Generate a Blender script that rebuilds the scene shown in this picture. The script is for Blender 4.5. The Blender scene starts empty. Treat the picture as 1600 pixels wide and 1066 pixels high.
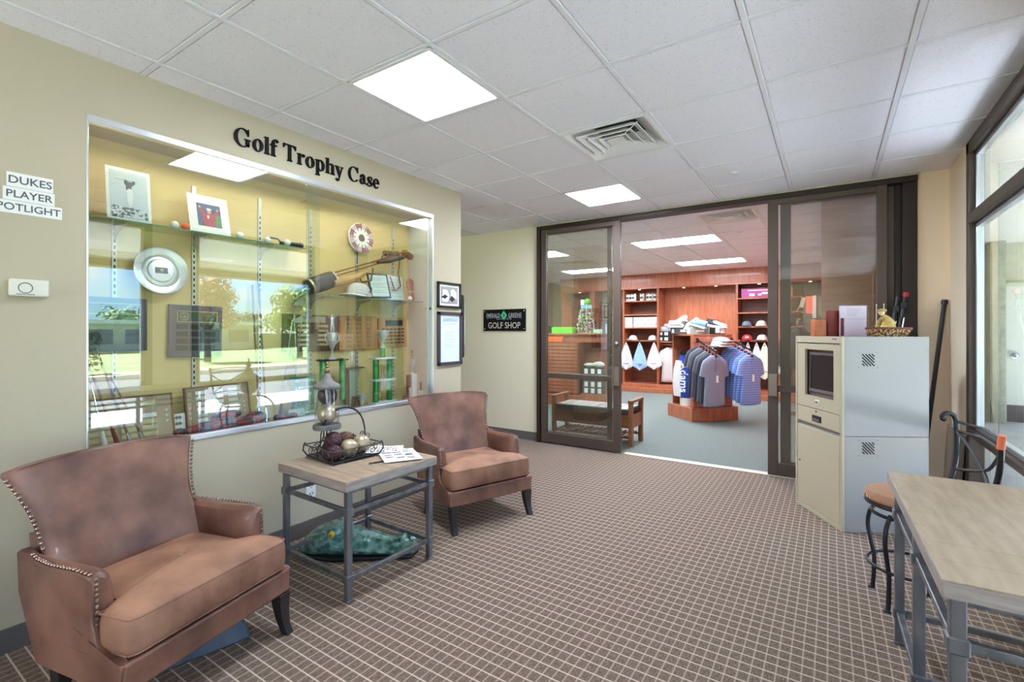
import bpy, math, random
from mathutils import Matrix, Vector, noise
R = math.radians
rnd = random.Random(7)
COL = bpy.context.scene.collection
sc = bpy.context.scene

# ------------------------------------------------------------------ camera
CAM_H = 1.37
cd = bpy.data.cameras.new('camera')
cam = bpy.data.objects.new('camera', cd)
COL.objects.link(cam)
cam.location = (0, 0, CAM_H)
cam.rotation_euler = (R(90), 0, math.atan2(498, 753))
cd.sensor_width = 36.0
cd.lens = 36.0 * 753 / 1600
cd.shift_y = -15 / 1600
cd.clip_start = 0.02
sc.camera = cam

# ------------------------------------------------------------------ exposure
sc.view_settings.view_transform = 'Standard'
sc.view_settings.look = 'None'
sc.view_settings.gamma = 1
sc.view_settings.use_curve_mapping = False
sc.view_settings.exposure = 0.68
sc.cycles.use_denoising = True
sc.cycles.max_bounces = 10
sc.cycles.diffuse_bounces = 6
sc.cycles.transparent_max_bounces = 16
sc.cycles.sample_clamp_indirect = 6.0
sc.cycles.caustics_reflective = False
sc.cycles.caustics_refractive = False

# ------------------------------------------------------------------ world (sky + clouds)
w = bpy.data.worlds.new('sky')
sc.world = w
w.use_nodes = True
nt = w.node_tree
nt.nodes.clear()
N = nt.nodes.new
L = nt.links.new
out = N('ShaderNodeOutputWorld')
bg = N('ShaderNodeBackground')
sky = N('ShaderNodeTexSky')
sky.sky_type = 'NISHITA'
sky.sun_disc = False
sky.sun_elevation = R(52)
sky.sun_rotation = R(68)
sky.air_density = 1.2
sky.dust_density = 0.4
sky.ozone_density = 2.5
tc = N('ShaderNodeTexCoord')
mp = N('ShaderNodeMapping')
mp.inputs['Scale'].default_value = (1.0, 1.0, 3.2)
ns = N('ShaderNodeTexNoise')
ns.inputs['Scale'].default_value = 2.6
ns.inputs['Detail'].default_value = 7
rp = N('ShaderNodeValToRGB')
rp.color_ramp.elements[0].position = 0.52
rp.color_ramp.elements[1].position = 0.64
mx = N('ShaderNodeMix')
mx.data_type = 'RGBA'
mx.inputs[7].default_value = (9, 9, 9.6, 1)
L(tc.outputs['Generated'], mp.inputs[0])
L(mp.outputs[0], ns.inputs['Vector'])
L(ns.outputs[0], rp.inputs[0])
L(rp.outputs[0], mx.inputs[0])
hz = N('ShaderNodeVectorMath')
hz.operation = 'MULTIPLY'
hz.inputs[1].default_value = (0.46, 0.80, 1.42)
L(sky.outputs[0], hz.inputs[0])
L(hz.outputs[0], mx.inputs[6])
L(mx.outputs[2], bg.inputs[0])
bg.inputs[1].default_value = 0.30
L(bg.outputs[0], out.inputs[0])

sd = bpy.data.lights.new('sun', 'SUN')
sd.energy = 52.0
sd.angle = R(1.0)
sd.color = (0.91, 0.95, 1.0)
so = bpy.data.objects.new('sun', sd)
COL.objects.link(so)
so.rotation_euler = Vector((-0.55, 0.22, -0.95)).to_track_quat('-Z', 'Y').to_euler()

# added fill light behind the viewpoint, tilted up toward the ceiling
ad_ = bpy.data.lights.new('back_fill_light', 'AREA')
ad_.shape = 'RECTANGLE'
ad_.size, ad_.size_y = 3.6, 1.7
ad_.energy = 150
ad_.color = (0.97, 0.95, 1.0)
ao_ = bpy.data.objects.new('back_fill_light', ad_)
COL.objects.link(ao_)
ao_.location = (-3.4, -3.42, 1.42)
ao_.rotation_euler = (R(135), 0, 0)

# ------------------------------------------------------------------ materials
def lin(c):
    return tuple(((v / 255) / 12.92 if v / 255 <= 0.04045 else ((v / 255 + 0.055) / 1.055) ** 2.4) for v in c)

MATS = {}
def mat(name, c, rough=0.6, metal=0.0, c2=None, scale=8.0, stretch=(1, 1, 1), bump=0.0, bscale=60.0, spec=0.5,
        coat=0.0, emit=0.0, detail=4.0, lo=0.35, hi=0.65, kind='noise', alpha=None, sheen=0.0, trans=0.0, obj=True):
    if name in MATS:
        return MATS[name]
    m = bpy.data.materials.new(name)
    m.use_nodes = True
    t = m.node_tree
    b = t.nodes['Principled BSDF']
    col = (*lin(c), 1)
    b.inputs['Base Color'].default_value = col
    b.inputs['Roughness'].default_value = rough
    b.inputs['Metallic'].default_value = metal
    b.inputs['Specular IOR Level'].default_value = spec
    b.inputs['Coat Weight'].default_value = coat
    b.inputs['Sheen Weight'].default_value = sheen
    b.inputs['Transmission Weight'].default_value = trans
    if emit:
        b.inputs['Emission Color'].default_value = col
        b.inputs['Emission Strength'].default_value = emit
    tcn = mpn = None
    if c2 or bump:
        tcn = t.nodes.new('ShaderNodeTexCoord')
        mpn = t.nodes.new('ShaderNodeMapping')
        mpn.inputs['Scale'].default_value = stretch
        t.links.new(tcn.outputs['Object'], mpn.inputs[0])
    if c2:
        if kind == 'wave':
            n = t.nodes.new('ShaderNodeTexWave')
            n.inputs['Scale'].default_value = scale
            n.inputs['Distortion'].default_value = 1.2
        elif kind == 'voronoi':
            n = t.nodes.new('ShaderNodeTexVoronoi')
            n.inputs['Scale'].default_value = scale
        else:
            n = t.nodes.new('ShaderNodeTexNoise')
            n.inputs['Scale'].default_value = scale
            n.inputs['Detail'].default_value = detail
        t.links.new(mpn.outputs[0], n.inputs['Vector'])
        r = t.nodes.new('ShaderNodeValToRGB')
        r.color_ramp.elements[0].position = lo
        r.color_ramp.elements[1].position = hi
        r.color_ramp.elements[0].color = col
        r.color_ramp.elements[1].color = (*lin(c2), 1)
        t.links.new(n.outputs[1] if kind == 'x' else n.outputs[0], r.inputs[0])
        t.links.new(r.outputs[0], b.inputs['Base Color'])
    if bump:
        n2 = t.nodes.new('ShaderNodeTexNoise')
        n2.inputs['Scale'].default_value = bscale
        n2.inputs['Detail'].default_value = 3
        t.links.new(mpn.outputs[0], n2.inputs['Vector'])
        bp = t.nodes.new('ShaderNodeBump')
        bp.inputs['Strength'].default_value = bump
        bp.inputs['Distance'].default_value = 0.01
        t.links.new(n2.outputs[0], bp.inputs['Height'])
        t.links.new(bp.outputs[0], b.inputs['Normal'])
    MATS[name] = m
    return m

def glass_mat(name, tint=(255, 255, 255), ior=1.5, base=0.0, rough=0.0):
    """thin clear sheet: fresnel reflection over a clear see-through body"""
    m = bpy.data.materials.new(name)
    m.use_nodes = True
    t = m.node_tree
    t.nodes.clear()
    o = t.nodes.new('ShaderNodeOutputMaterial')
    mixn = t.nodes.new('ShaderNodeMixShader')
    tr = t.nodes.new('ShaderNodeBsdfTransparent')
    gl = t.nodes.new('ShaderNodeBsdfGlossy')
    fr = t.nodes.new('ShaderNodeFresnel')
    fr.inputs[0].default_value = ior
    gl.inputs['Roughness'].default_value = rough
    tr.inputs[0].default_value = (*lin(tint), 1)
    ad = t.nodes.new('ShaderNodeMath')
    ad.inputs[1].default_value = base
    ad.use_clamp = True
    geo = t.nodes.new('ShaderNodeNewGeometry')
    inv = t.nodes.new('ShaderNodeMath')
    inv.operation = 'SUBTRACT'
    inv.inputs[0].default_value = 1.9          # both faces of the sheet counted on its outer one
    m2 = t.nodes.new('ShaderNodeMath')
    m2.operation = 'MULTIPLY'
    t.links.new(geo.outputs['Backfacing'], inv.inputs[1])
    t.links.new(inv.outputs[0], m2.inputs[0])
    t.links.new(fr.outputs[0], m2.inputs[1])
    bfz = t.nodes.new('ShaderNodeMath')        # the inner side of the sheet adds nothing
    bfz.operation = 'MULTIPLY'
    ib = t.nodes.new('ShaderNodeMath')
    ib.operation = 'SUBTRACT'
    ib.inputs[0].default_value = 1.0
    t.links.new(geo.outputs['Backfacing'], ib.inputs[1])
    t.links.new(m2.outputs[0], bfz.inputs[0])
    t.links.new(ib.outputs[0], bfz.inputs[1])
    t.links.new(bfz.outputs[0], ad.inputs[0])
    t.links.new(ad.outputs[0], mixn.inputs[0])
    t.links.new(tr.outputs[0], mixn.inputs[1])
    t.links.new(gl.outputs[0], mixn.inputs[2])
    t.links.new(mixn.outputs[0], o.inputs[0])
    return m

def carpet_mat():
    m = bpy.data.materials.new('grid_carpet')
    m.use_nodes = True
    t = m.node_tree
    b = t.nodes['Principled BSDF']
    b.inputs['Roughness'].default_value = 0.95
    b.inputs['Specular IOR Level'].default_value = 0.15
    tcn = t.nodes.new('ShaderNodeTexCoord')
    sp = t.nodes.new('ShaderNodeSeparateXYZ')
    t.links.new(tcn.outputs['Object'], sp.inputs[0])
    def math_(op, a, bb=None):
        n = t.nodes.new('ShaderNodeMath')
        n.operation = op
        for i, v in enumerate((a, bb)):
            if v is None:
                continue
            if isinstance(v, (int, float)):
                n.inputs[i].default_value = v
            else:
                t.links.new(v, n.inputs[i])
        return n.outputs[0]
    def line(coord, off, pitch, wd):
        q = math_('DIVIDE', math_('SUBTRACT', coord, off), pitch)
        f = math_('ABSOLUTE', math_('SUBTRACT', math_('FRACT', q), 0.5))      # 0.5 at the line
        mr = t.nodes.new('ShaderNodeMapRange')
        mr.inputs['From Min'].default_value = 0.5 - wd / pitch
        mr.inputs['From Max'].default_value = 0.5 - wd / pitch * 0.45
        t.links.new(f, mr.inputs[0])
        return mr.outputs[0]
    lx = line(sp.outputs[0], -2.085, 0.0432, 0.0042)
    ly = line(sp.outputs[1], 1.384, 0.0575, 0.0042)
    nz = t.nodes.new('ShaderNodeTexNoise')
    mp2 = t.nodes.new('ShaderNodeMapping')
    mp2.inputs['Scale'].default_value = (170, 55, 1)
    t.links.new(tcn.outputs['Object'], mp2.inputs[0])
    t.links.new(mp2.outputs[0], nz.inputs['Vector'])
    nz.inputs['Scale'].default_value = 1.0
    nz.inputs['Detail'].default_value = 3
    r = t.nodes.new('ShaderNodeValToRGB')
    r.color_ramp.elements[0].position = 0.30
    r.color_ramp.elements[1].position = 0.66
    r.color_ramp.elements[0].color = (*lin((88, 73, 64)), 1)
    r.color_ramp.elements[1].color = (*lin((127, 109, 96)), 1)
    t.links.new(nz.outputs[0], r.inputs[0])
    def mixc(fac, a, cc):
        n = t.nodes.new('ShaderNodeMix')
        n.data_type = 'RGBA'
        t.links.new(fac, n.inputs[0])
        t.links.new(a, n.inputs[6])
        n.inputs[7].default_value = (*lin(cc), 1)
        return n.outputs[2]
    c = mixc(math_('MULTIPLY', lx, 0.75), r.outputs[0], (168, 150, 136))
    c = mixc(ly, c, (194, 177, 162))
    t.links.new(c, b.inputs['Base Color'])
    bp = t.nodes.new('ShaderNodeBump')
    bp.inputs['Strength'].default_value = 0.35
    bp.inputs['Distance'].default_value = 0.003
    t.links.new(nz.outputs[0], bp.inputs['Height'])
    t.links.new(bp.outputs[0], b.inputs['Normal'])
    return m

def plaid_mat():
    m = bpy.data.materials.new('check_cloth')
    m.use_nodes = True
    t = m.node_tree
    b = t.nodes['Principled BSDF']
    b.inputs['Roughness'].default_value = 0.9
    tcn = t.nodes.new('ShaderNodeTexCoord')
    mp2 = t.nodes.new('ShaderNodeMapping')
    mp2.inputs['Rotation'].default_value = (0.4, 0.3, 0.8)
    ck = t.nodes.new('ShaderNodeTexChecker')
    ck.inputs['Scale'].default_value = 22
    ck.inputs[1].default_value = (*lin((150, 60, 66)), 1)
    ck.inputs[2].default_value = (*lin((62, 70, 86)), 1)
    t.links.new(tcn.outputs['Object'], mp2.inputs[0])
    t.links.new(mp2.outputs[0], ck.inputs[0])
    t.links.new(ck.outputs[0], b.inputs['Base Color'])
    return m

CHERRY = (152, 84, 58)
M = {
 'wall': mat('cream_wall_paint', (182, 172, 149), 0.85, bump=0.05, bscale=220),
 'wall_bright': mat('cream_wall_paint_brightened', (222, 212, 186), 0.85, bump=0.05, bscale=220),  # same cream paint, lightened to make up for weak light on that wall
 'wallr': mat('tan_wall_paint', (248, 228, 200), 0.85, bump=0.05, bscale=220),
 'gold': mat('gold_case_paint', (226, 200, 140), 0.8, c2=(220, 192, 130), scale=2.0),
 'greyp': mat('grey_case_paint', (206, 208, 200), 0.8),
 'soff': mat('case_top_paint', (190, 182, 160), 0.8),
 'tile': mat('ceiling_tile_board', (244, 243, 249), 0.95, c2=(212, 212, 219), scale=130, lo=0.62, hi=0.74, detail=2, bump=0.35, bscale=240, spec=0.1),
 'tbar': mat('white_tbar', (232, 233, 236), 0.5),
 'white': mat('white_paint', (232, 232, 230), 0.55),
 'base': mat('rubber_baseboard', (92, 86, 84), 0.6),
 'bronze': mat('bronze_aluminium', (86, 72, 64), 0.42, metal=0.2, spec=0.4),
 'bronzed': mat('dark_bronze_aluminium', (50, 40, 36), 0.45, metal=0.2, spec=0.4),
 'bronzel': mat('light_bronze', (132, 118, 104), 0.35, metal=0.6),
 'alu': mat('bright_aluminium', (222, 226, 232), 0.28, metal=0.75),
 'leather': mat('brown_leather', (88, 56, 45), 0.42, c2=(140, 98, 80), scale=4.5, detail=9, lo=0.34, hi=0.66, bump=0.28, bscale=11, spec=0.5, coat=0.12),
 'suede': mat('worn_tan_leather', (112, 76, 60), 0.62, c2=(172, 127, 102), scale=4.5, detail=9, lo=0.3, hi=0.68, bump=0.2, bscale=22, spec=0.3),
 'nail': mat('antique_nail', (150, 126, 114), 0.28, metal=0.9),
 'blackwood': mat('black_lacquer_wood', (34, 30, 32), 0.35, c2=(48, 42, 40), scale=14, stretch=(1, 1, 0.1)),
 'tabletop': mat('washed_oak', (148, 126, 106), 0.4, c2=(172, 150, 128), scale=5, stretch=(1, 7, 1), bump=0.08, bscale=30),
 'tabletop2': mat('washed_oak_light', (160, 142, 120), 0.36, c2=(182, 164, 142), scale=5, stretch=(7, 1, 1), bump=0.08, bscale=30),
 'tabedge': mat('grey_oak_edge', (142, 130, 124), 0.5, c2=(168, 156, 148), scale=8, stretch=(1, 1, 8)),
 'iron': mat('brushed_iron', (104, 106, 112), 0.42, metal=0.7, c2=(134, 134, 138), scale=18, stretch=(1, 1, 0.3)),
 'diron': mat('dark_wrought_iron', (44, 44, 48), 0.4, metal=0.5),
 'wire': mat('wrought_wire', (78, 74, 68), 0.45, metal=0.5),
 'cherry': mat('cherry_wood', CHERRY, 0.35, c2=(172, 100, 70), scale=3, stretch=(1.5, 1.5, 9), spec=0.4, coat=0.12),
 'cherryh': mat('cherry_wood_horizontal', (160, 92, 64), 0.38, c2=(178, 110, 80), scale=3, stretch=(9, 9, 1.2), spec=0.4, coat=0.1),
 'cherryd': mat('cherry_dark', (104, 56, 40), 0.4, c2=(126, 70, 50), scale=3, stretch=(1.5, 1.5, 9)),
 'walnut': mat('bench_wood', (122, 76, 48), 0.4, c2=(146, 94, 62), scale=5, stretch=(1, 8, 8)),
 'shopfloor': mat('green_grey_carpet', (104, 112, 108), 0.95, c2=(124, 131, 127), scale=60, bump=0.2, bscale=180, spec=0.1),
 'tan': mat('tan_enamel', (186, 174, 148), 0.42, spec=0.5),
 'pale': mat('pale_enamel', (156, 151, 146), 0.42, spec=0.5),
 'black': mat('black_plastic', (24, 24, 26), 0.4),
 'screen': mat('dark_screen', (44, 36, 36), 0.35, spec=0.15),
 'bezel': mat('grey_bezel', (110, 98, 96), 0.45),
 'slot': mat('dark_slot', (30, 30, 32), 0.8),
 'paper': mat('white_paper', (236, 236, 234), 0.8),
 'bluepaper': mat('bluish_paper', (214, 222, 238), 0.7),
 'ink': mat('grey_ink', (96, 96, 104), 0.8),
 'inkl': mat('light_ink', (170, 172, 180), 0.8),
 'letter': mat('black_letter', (12, 10, 8), 0.6, spec=0.2),
 'silver': mat('silver_plate', (222, 224, 228), 0.32, metal=0.75),
 'chrome': mat('chrome', (206, 208, 212), 0.14, metal=1.0),
 'goldm': mat('gold_metal', (196, 164, 90), 0.25, metal=0.95),
 'oldgold': mat('aged_gold', (168, 146, 112), 0.35, metal=0.6, c2=(206, 194, 170), scale=6),
 'purple': mat('burgundy_wicker', (92, 44, 54), 0.6, c2=(54, 34, 40), scale=60, bump=0.8, bscale=60),
 'dpurple': mat('dark_bronze_ball', (46, 38, 44), 0.3, metal=0.4, c2=(84, 70, 72), scale=7),
 'pewter': mat('pewter', (92, 90, 88), 0.55, c2=(116, 114, 110), scale=20),
 'greenfoil': mat('green_foil', (22, 118, 58), 0.22, metal=0.5, c2=(60, 168, 96), scale=34),
 'marble': mat('white_marble', (226, 228, 230), 0.3),
 'oakpl': mat('oak_plaque', (184, 128, 78), 0.4, c2=(200, 146, 94), scale=4, stretch=(1, 8, 1)),
 'walpl': mat('walnut_plaque', (86, 54, 42), 0.4, c2=(106, 68, 52), scale=4, stretch=(1, 8, 1)),
 'slate': mat('slate_plaque', (72, 72, 84), 0.3, c2=(92, 90, 100), scale=3),
 'brassp': mat('brass_plate', (206, 190, 148), 0.35, metal=0.5),
 'silvp': mat('silver_nameplate', (214, 210, 200), 0.35, metal=0.4),
 'cork': mat('faded_board', (168, 146, 122), 0.7, c2=(180, 158, 134), scale=5),
 'greensign': mat('green_sign', (24, 122, 92), 0.5),
 'bagleather': mat('old_bag_leather', (112, 80, 56), 0.7, c2=(146, 108, 76), scale=14, bump=0.4, bscale=30),
 'canvas': mat('tan_canvas', (196, 160, 104), 0.85, c2=(180, 142, 90), scale=10),
 'clubwood': mat('hickory', (134, 92, 60), 0.5),
 'ball': mat('golf_ball', (236, 236, 232), 0.3, bump=0.3, bscale=300),
 'orange': mat('orange_ball', (240, 92, 60), 0.35),
 'crocgreen': mat('green_glaze', (52, 104, 98), 0.28, c2=(122, 164, 154), scale=26, lo=0.3, hi=0.8, metal=0.2, coat=0.4, kind='voronoi', bump=0.9, bscale=45),
 'yellow': mat('yellow_eye', (226, 184, 40), 0.2),
 'grey': mat('grey_cloth', (96, 98, 108), 0.85, bump=0.2, bscale=80),
 'dgrey': mat('dark_grey_cloth', (58, 60, 68), 0.85, bump=0.2, bscale=80),
 'lgrey': mat('heather_cloth', (128, 132, 156), 0.85, c2=(142, 146, 168), scale=90, bump=0.1, bscale=80),
 'wcloth': mat('white_cloth', (206, 202, 200), 0.85),
 'pcloth': mat('pinkish_white_cloth', (226, 210, 208), 0.85),
 'bcloth': mat('pale_blue_cloth', (150, 182, 222), 0.85),
 'bagblue': mat('bag_blue', (38, 66, 166), 0.4),
 'bagwhite': mat('bag_white', (222, 218, 216), 0.45),
 'redcap': mat('red_cap', (190, 46, 56), 0.8),
 'bluecap': mat('blue_grey_cap', (104, 122, 136), 0.8),
 'cream': mat('cream_cap', (222, 216, 198), 0.8),
 'limegreen': mat('lime_green_box', (96, 214, 40), 0.5),
 'orangebox': mat('orange_box', (232, 110, 44), 0.5),
 'pinkbox': mat('pink_box', (216, 50, 110), 0.5, c2=(74, 70, 150), scale=1.4, stretch=(1.6, 0, 0)),
 'peach': mat('peach_box', (236, 150, 110), 0.5),
 'pinkglove': mat('pink_glove', (240, 130, 124), 0.7),
 'slat': mat('grey_slatwall', (142, 142, 132), 0.6),
 'skin': mat('ornament_face', (226, 190, 160), 0.6),
 'ornament': mat('yellow_ornament', (206, 190, 110), 0.45, c2=(176, 132, 70), scale=22),
 'wicker': mat('pale_wicker', (226, 190, 130), 0.7, c2=(90, 50, 36), scale=70, kind='voronoi', lo=0.25, hi=0.62),
 'wickerd': mat('red_brown_rim', (120, 58, 48), 0.7),
 'redbrown': mat('red_brown_board', (120, 38, 30), 0.5),
 'saddle': mat('saddle_leather', (176, 92, 50), 0.45, c2=(198, 116, 70), scale=8),
 'mauve': mat('mauve_print', (226, 208, 226), 0.5),
 'maroon': mat('maroon_strip', (96, 20, 40), 0.5),
 'seatweave': mat('woven_seat', (196, 152, 116), 0.7, c2=(110, 74, 54), scale=60, kind='wave', lo=0.3, hi=0.7),
 'grass': mat('lawn', (92, 116, 72), 0.95, c2=(120, 142, 92), scale=0.7, detail=8),
 'patio': mat('concrete_patio', (178, 178, 184), 0.9, c2=(194, 194, 199), scale=3),
 'stucco': mat('cream_stucco', (212, 208, 184), 0.9, c2=(196, 192, 172), scale=9, bump=0.5, bscale=30),
 'stuccod': mat('rough_stucco', (168, 170, 150), 0.95, c2=(194, 194, 172), scale=14, bump=0.8, bscale=40),
 'leaf': mat('green_leaves', (72, 112, 40), 0.7, c2=(150, 178, 80), scale=1.6, lo=0.3, hi=0.7),
 'leafd': mat('dark_conifer', (38, 64, 36), 0.8, c2=(60, 90, 50), scale=1.6),
 'leafr': mat('russet_leaves', (140, 92, 78), 0.8, c2=(184, 134, 108), scale=1.6),
 'bark': mat('bark', (84, 68, 56), 0.9),
 'acry': glass_mat('acrylic', (250, 250, 250), 1.45),
 'glass': glass_mat('window_glass', (246, 250, 248), 1.5),
 'caseglass': glass_mat('case_glass', (250, 254, 250), 1.52, 0.08),
 'doorglass': glass_mat('door_glass', (248, 250, 248), 1.5, 0.05),
 'shelfglass': glass_mat('shelf_glass', (206, 228, 212), 1.5, 0.02),
 'carpet': carpet_mat(),
 'plaid': plaid_mat(),
 'panel': mat('light_diffuser', (224, 237, 255), 0.6, emit=30.0),
 'panel3': mat('door_light_diffuser', (224, 237, 255), 0.6, emit=58.0),
 'panel2': mat('shop_light_diffuser', (234, 244, 255), 0.6, emit=33.0),
 'puck': mat('puck_lamp', (255, 226, 180), 0.6, emit=14.0),
 'shade': mat('dark_vent', (92, 94, 98), 0.8),
}
def stripe_mat():
    m = bpy.data.materials.new('blue_stripe_cloth')
    m.use_nodes = True
    t = m.node_tree
    b = t.nodes['Principled BSDF']
    b.inputs['Roughness'].default_value = 0.85
    tcn = t.nodes.new('ShaderNodeTexCoord')
    wv = t.nodes.new('ShaderNodeTexWave')
    wv.bands_direction = 'Z'
    wv.inputs['Scale'].default_value = 9
    r = t.nodes.new('ShaderNodeValToRGB')
    r.color_ramp.elements[0].color = (*lin((104, 134, 206)), 1)
    r.color_ramp.elements[1].color = (*lin((150, 176, 232)), 1)
    t.links.new(tcn.outputs['Object'], wv.inputs[0])
    t.links.new(wv.outputs[0], r.inputs[0])
    t.links.new(r.outputs[0], b.inputs['Base Color'])
    return m
M['bluestripe'] = stripe_mat()

# ------------------------------------------------------------------ mesh builder
class MB:
    def __init__(s):
        s.v = []
        s.f = []
        s.mi = []
        s.c = 0
    def slot(s, i):
        s.c = i
        return s
    def raw(s, vs, fs, mx=None):
        k = len(s.v)
        for p in vs:
            s.v.append(tuple(mx @ Vector(p)) if mx else tuple(p))
        for f in fs:
            s.f.append([k + i for i in f])
            s.mi.append(s.c)
        return s
    def box(s, c, d, rot=None, taper=1.0):
        x, y, z = d[0] / 2, d[1] / 2, d[2] / 2
        t = taper
        vs = [(-x, -y, -z), (x, -y, -z), (x, y, -z), (-x, y, -z), (-x * t, -y * t, z), (x * t, -y * t, z), (x * t, y * t, z), (-x * t, y * t, z)]
        fs = [(0, 3, 2, 1), (4, 5, 6, 7), (0, 1, 5, 4), (1, 2, 6, 5), (2, 3, 7, 6), (3, 0, 4, 7)]
        mx = Matrix.Translation(c)
        if rot is not None:
            mx = mx @ (rot if isinstance(rot, Matrix) else Matrix.Rotation(rot, 4, 'Z'))
        return s.raw(vs, fs, mx)
    def bx(s, x0, x1, y0, y1, z0, z1):
        return s.box(((x0 + x1) / 2, (y0 + y1) / 2, (z0 + z1) / 2), (abs(x1 - x0), abs(y1 - y0), abs(z1 - z0)))
    def bar(s, a, b, wd, h=None, up=(0, 0, 1)):
        h = h or wd
        a, b = Vector(a), Vector(b)
        d = (b - a)
        ln = d.length
        d.normalize()
        u = Vector(up)
        if abs(d.dot(u)) > 0.98:
            u = Vector((0, 1, 0))
        sx = d.cross(u).normalized()
        u2 = sx.cross(d)
        mx = Matrix.Translation((a + b) / 2) @ Matrix((( *sx, 0), (*d, 0), (*u2, 0), (0, 0, 0, 1))).transposed()
        return s.box((0, 0, 0), (wd, ln, h), mx) if False else s._boxm(mx, wd, ln, h)
    def _boxm(s, mx, a, b, c):
        x, y, z = a / 2, b / 2, c / 2
        vs = [(-x, -y, -z), (x, -y, -z), (x, y, -z), (-x, y, -z), (-x, -y, z), (x, -y, z), (x, y, z), (-x, y, z)]
        fs = [(0, 3, 2, 1), (4, 5, 6, 7), (0, 1, 5, 4), (1, 2, 6, 5), (2, 3, 7, 6), (3, 0, 4, 7)]
        return s.raw(vs, fs, mx)
    def tube(s, pts, r, n=8, caps=True, flat=1.0):
        pts = [Vector(p) for p in pts]
        m = len(pts)
        rs = r if isinstance(r, (list, tuple)) else [r] * m
        k = len(s.v)
        pu = None
        for i, p in enumerate(pts):
            d = (pts[min(i + 1, m - 1)] - pts[max(i - 1, 0)]).normalized()
            if pu is None:
                u = Vector((0, 0, 1)) if abs(d.z) < 0.9 else Vector((1, 0, 0))
            else:
                u = pu
            sx = d.cross(u)
            if sx.length < 1e-5:
                sx = d.cross(Vector((0, 1, 0)))
            sx.normalize()
            u = sx.cross(d).normalized()
            pu = u
            for j in range(n):
                a = 2 * math.pi * j / n
                s.v.append(tuple(p + sx * math.cos(a) * rs[i] + u * math.sin(a) * rs[i] * flat))
        for i in range(m - 1):
            for j in range(n):
                j2 = (j + 1) % n
                s.f.append([k + i * n + j, k + i * n + j2, k + (i + 1) * n + j2, k + (i + 1) * n + j])
                s.mi.append(s.c)
        if caps:
            s.f.append([k + j for j in range(n)][::-1])
            s.mi.append(s.c)
            s.f.append([k + (m - 1) * n + j for j in range(n)])
            s.mi.append(s.c)
        return s
    def lathe(s, prof, n=20, c=(0, 0, 0), mx=None, sx=1.0, sy=1.0):
        vs, fs = [], []
        m = len(prof)
        for (r, z) in prof:
            for j in range(n):
                a = 2 * math.pi * j / n
                vs.append((c[0] + r * sx * math.cos(a), c[1] + r * sy * math.sin(a), c[2] + z))
        for i in range(m - 1):
            for j in range(n):
                j2 = (j + 1) % n
                fs.append((i * n + j, i * n + j2, (i + 1) * n + j2, (i + 1) * n + j))
        if prof[0][0] > 1e-4:
            fs.append(tuple(range(n))[::-1])
        if prof[-1][0] > 1e-4:
            fs.append(tuple((m - 1) * n + j for j in range(n)))
        return s.raw(vs, fs, mx)
    def ball(s, c, r, n=16, m=10, sc_=(1, 1, 1)):
        pr = [(max(1e-5, r * math.sin(math.pi * i / m)), -r * math.cos(math.pi * i / m)) for i in range(m + 1)]
        mx = Matrix.Translation(c) @ Matrix.Diagonal((*sc_, 1))
        return s.lathe(pr, n, (0, 0, 0), mx)
    def prism(s, poly, z0, z1, mx=None):
        n = len(poly)
        vs = [(x, y, z0) for x, y in poly] + [(x, y, z1) for x, y in poly]
        fs = [tuple(range(n))[::-1], tuple(range(n, 2 * n))] + [(i, (i + 1) % n, n + (i + 1) % n, n + i) for i in range(n)]
        return s.raw(vs, fs, mx)
    def loft(s, rings, cap=True, closed=False, mx=None):
        n = len(rings[0])
        vs = [p for r in rings for p in r]
        fs = []
        for i in range(len(rings) - 1 + (1 if closed else 0)):
            i2 = (i + 1) % len(rings)
            for j in range(n):
                j2 = (j + 1) % n
                fs.append((i * n + j, i * n + j2, i2 * n + j2, i2 * n + j))
        if cap and not closed:
            fs.append(tuple(range(n))[::-1])
            fs.append(tuple((len(rings) - 1) * n + j for j in range(n)))
        return s.raw(vs, fs, mx)

def cat(pts, n=5):
    P_ = [Vector(p) for p in pts]
    P_ = [P_[0] * 2 - P_[1]] + P_ + [P_[-1] * 2 - P_[-2]]
    o = []
    for i in range(1, len(P_) - 2):
        for j in range(n):
            t_ = j / n
            a, b, c, d = P_[i - 1], P_[i], P_[i + 1], P_[i + 2]
            o.append(0.5 * (2 * b + (c - a) * t_ + (2 * a - 5 * b + 4 * c - d) * t_ * t_ + (3 * b - a - 3 * c + d) * t_ ** 3))
    o.append(P_[-2])
    return [tuple(p) for p in o]

def make(name, mb, mats, parent=None, smooth=False, bevel=0.0, sub=0, kind=None, label=None, seg=2, loc=None, rot=None, angle=35):
    me = bpy.data.meshes.new(name)
    me.from_pydata(mb.v, [], mb.f)
    if not isinstance(mats, (list, tuple)):
        mats = [mats]
    for m_ in mats:
        me.materials.append(M[m_] if isinstance(m_, str) else m_)
    me.polygons.foreach_set('material_index', mb.mi)
    if smooth:
        me.polygons.foreach_set('use_smooth', [True] * len(me.polygons))
        if not sub:
            me.set_sharp_from_angle(angle=R(angle))
    me.update()
    o = bpy.data.objects.new(name, me)
    COL.objects.link(o)
    if parent:
        o.parent = parent
    if loc:
        o.location = loc
    if rot:
        o.rotation_euler = rot
    if bevel:
        b = o.modifiers.new('bevel', 'BEVEL')
        b.width = bevel
        b.segments = seg
        b.limit_method = 'ANGLE'
        b.angle_limit = R(40)
        b.harden_normals = False
    if sub:
        b = o.modifiers.new('sub', 'SUBSURF')
        b.levels = sub
        b.render_levels = sub
    if kind:
        o['kind'] = kind
    if label:
        o['label'] = label
    return o

def tag(o, label, cat, group=None, kind=None):
    o['label'] = label
    o['category'] = cat
    if group:
        o['group'] = group
    if kind:
        o['kind'] = kind
    return o

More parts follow.
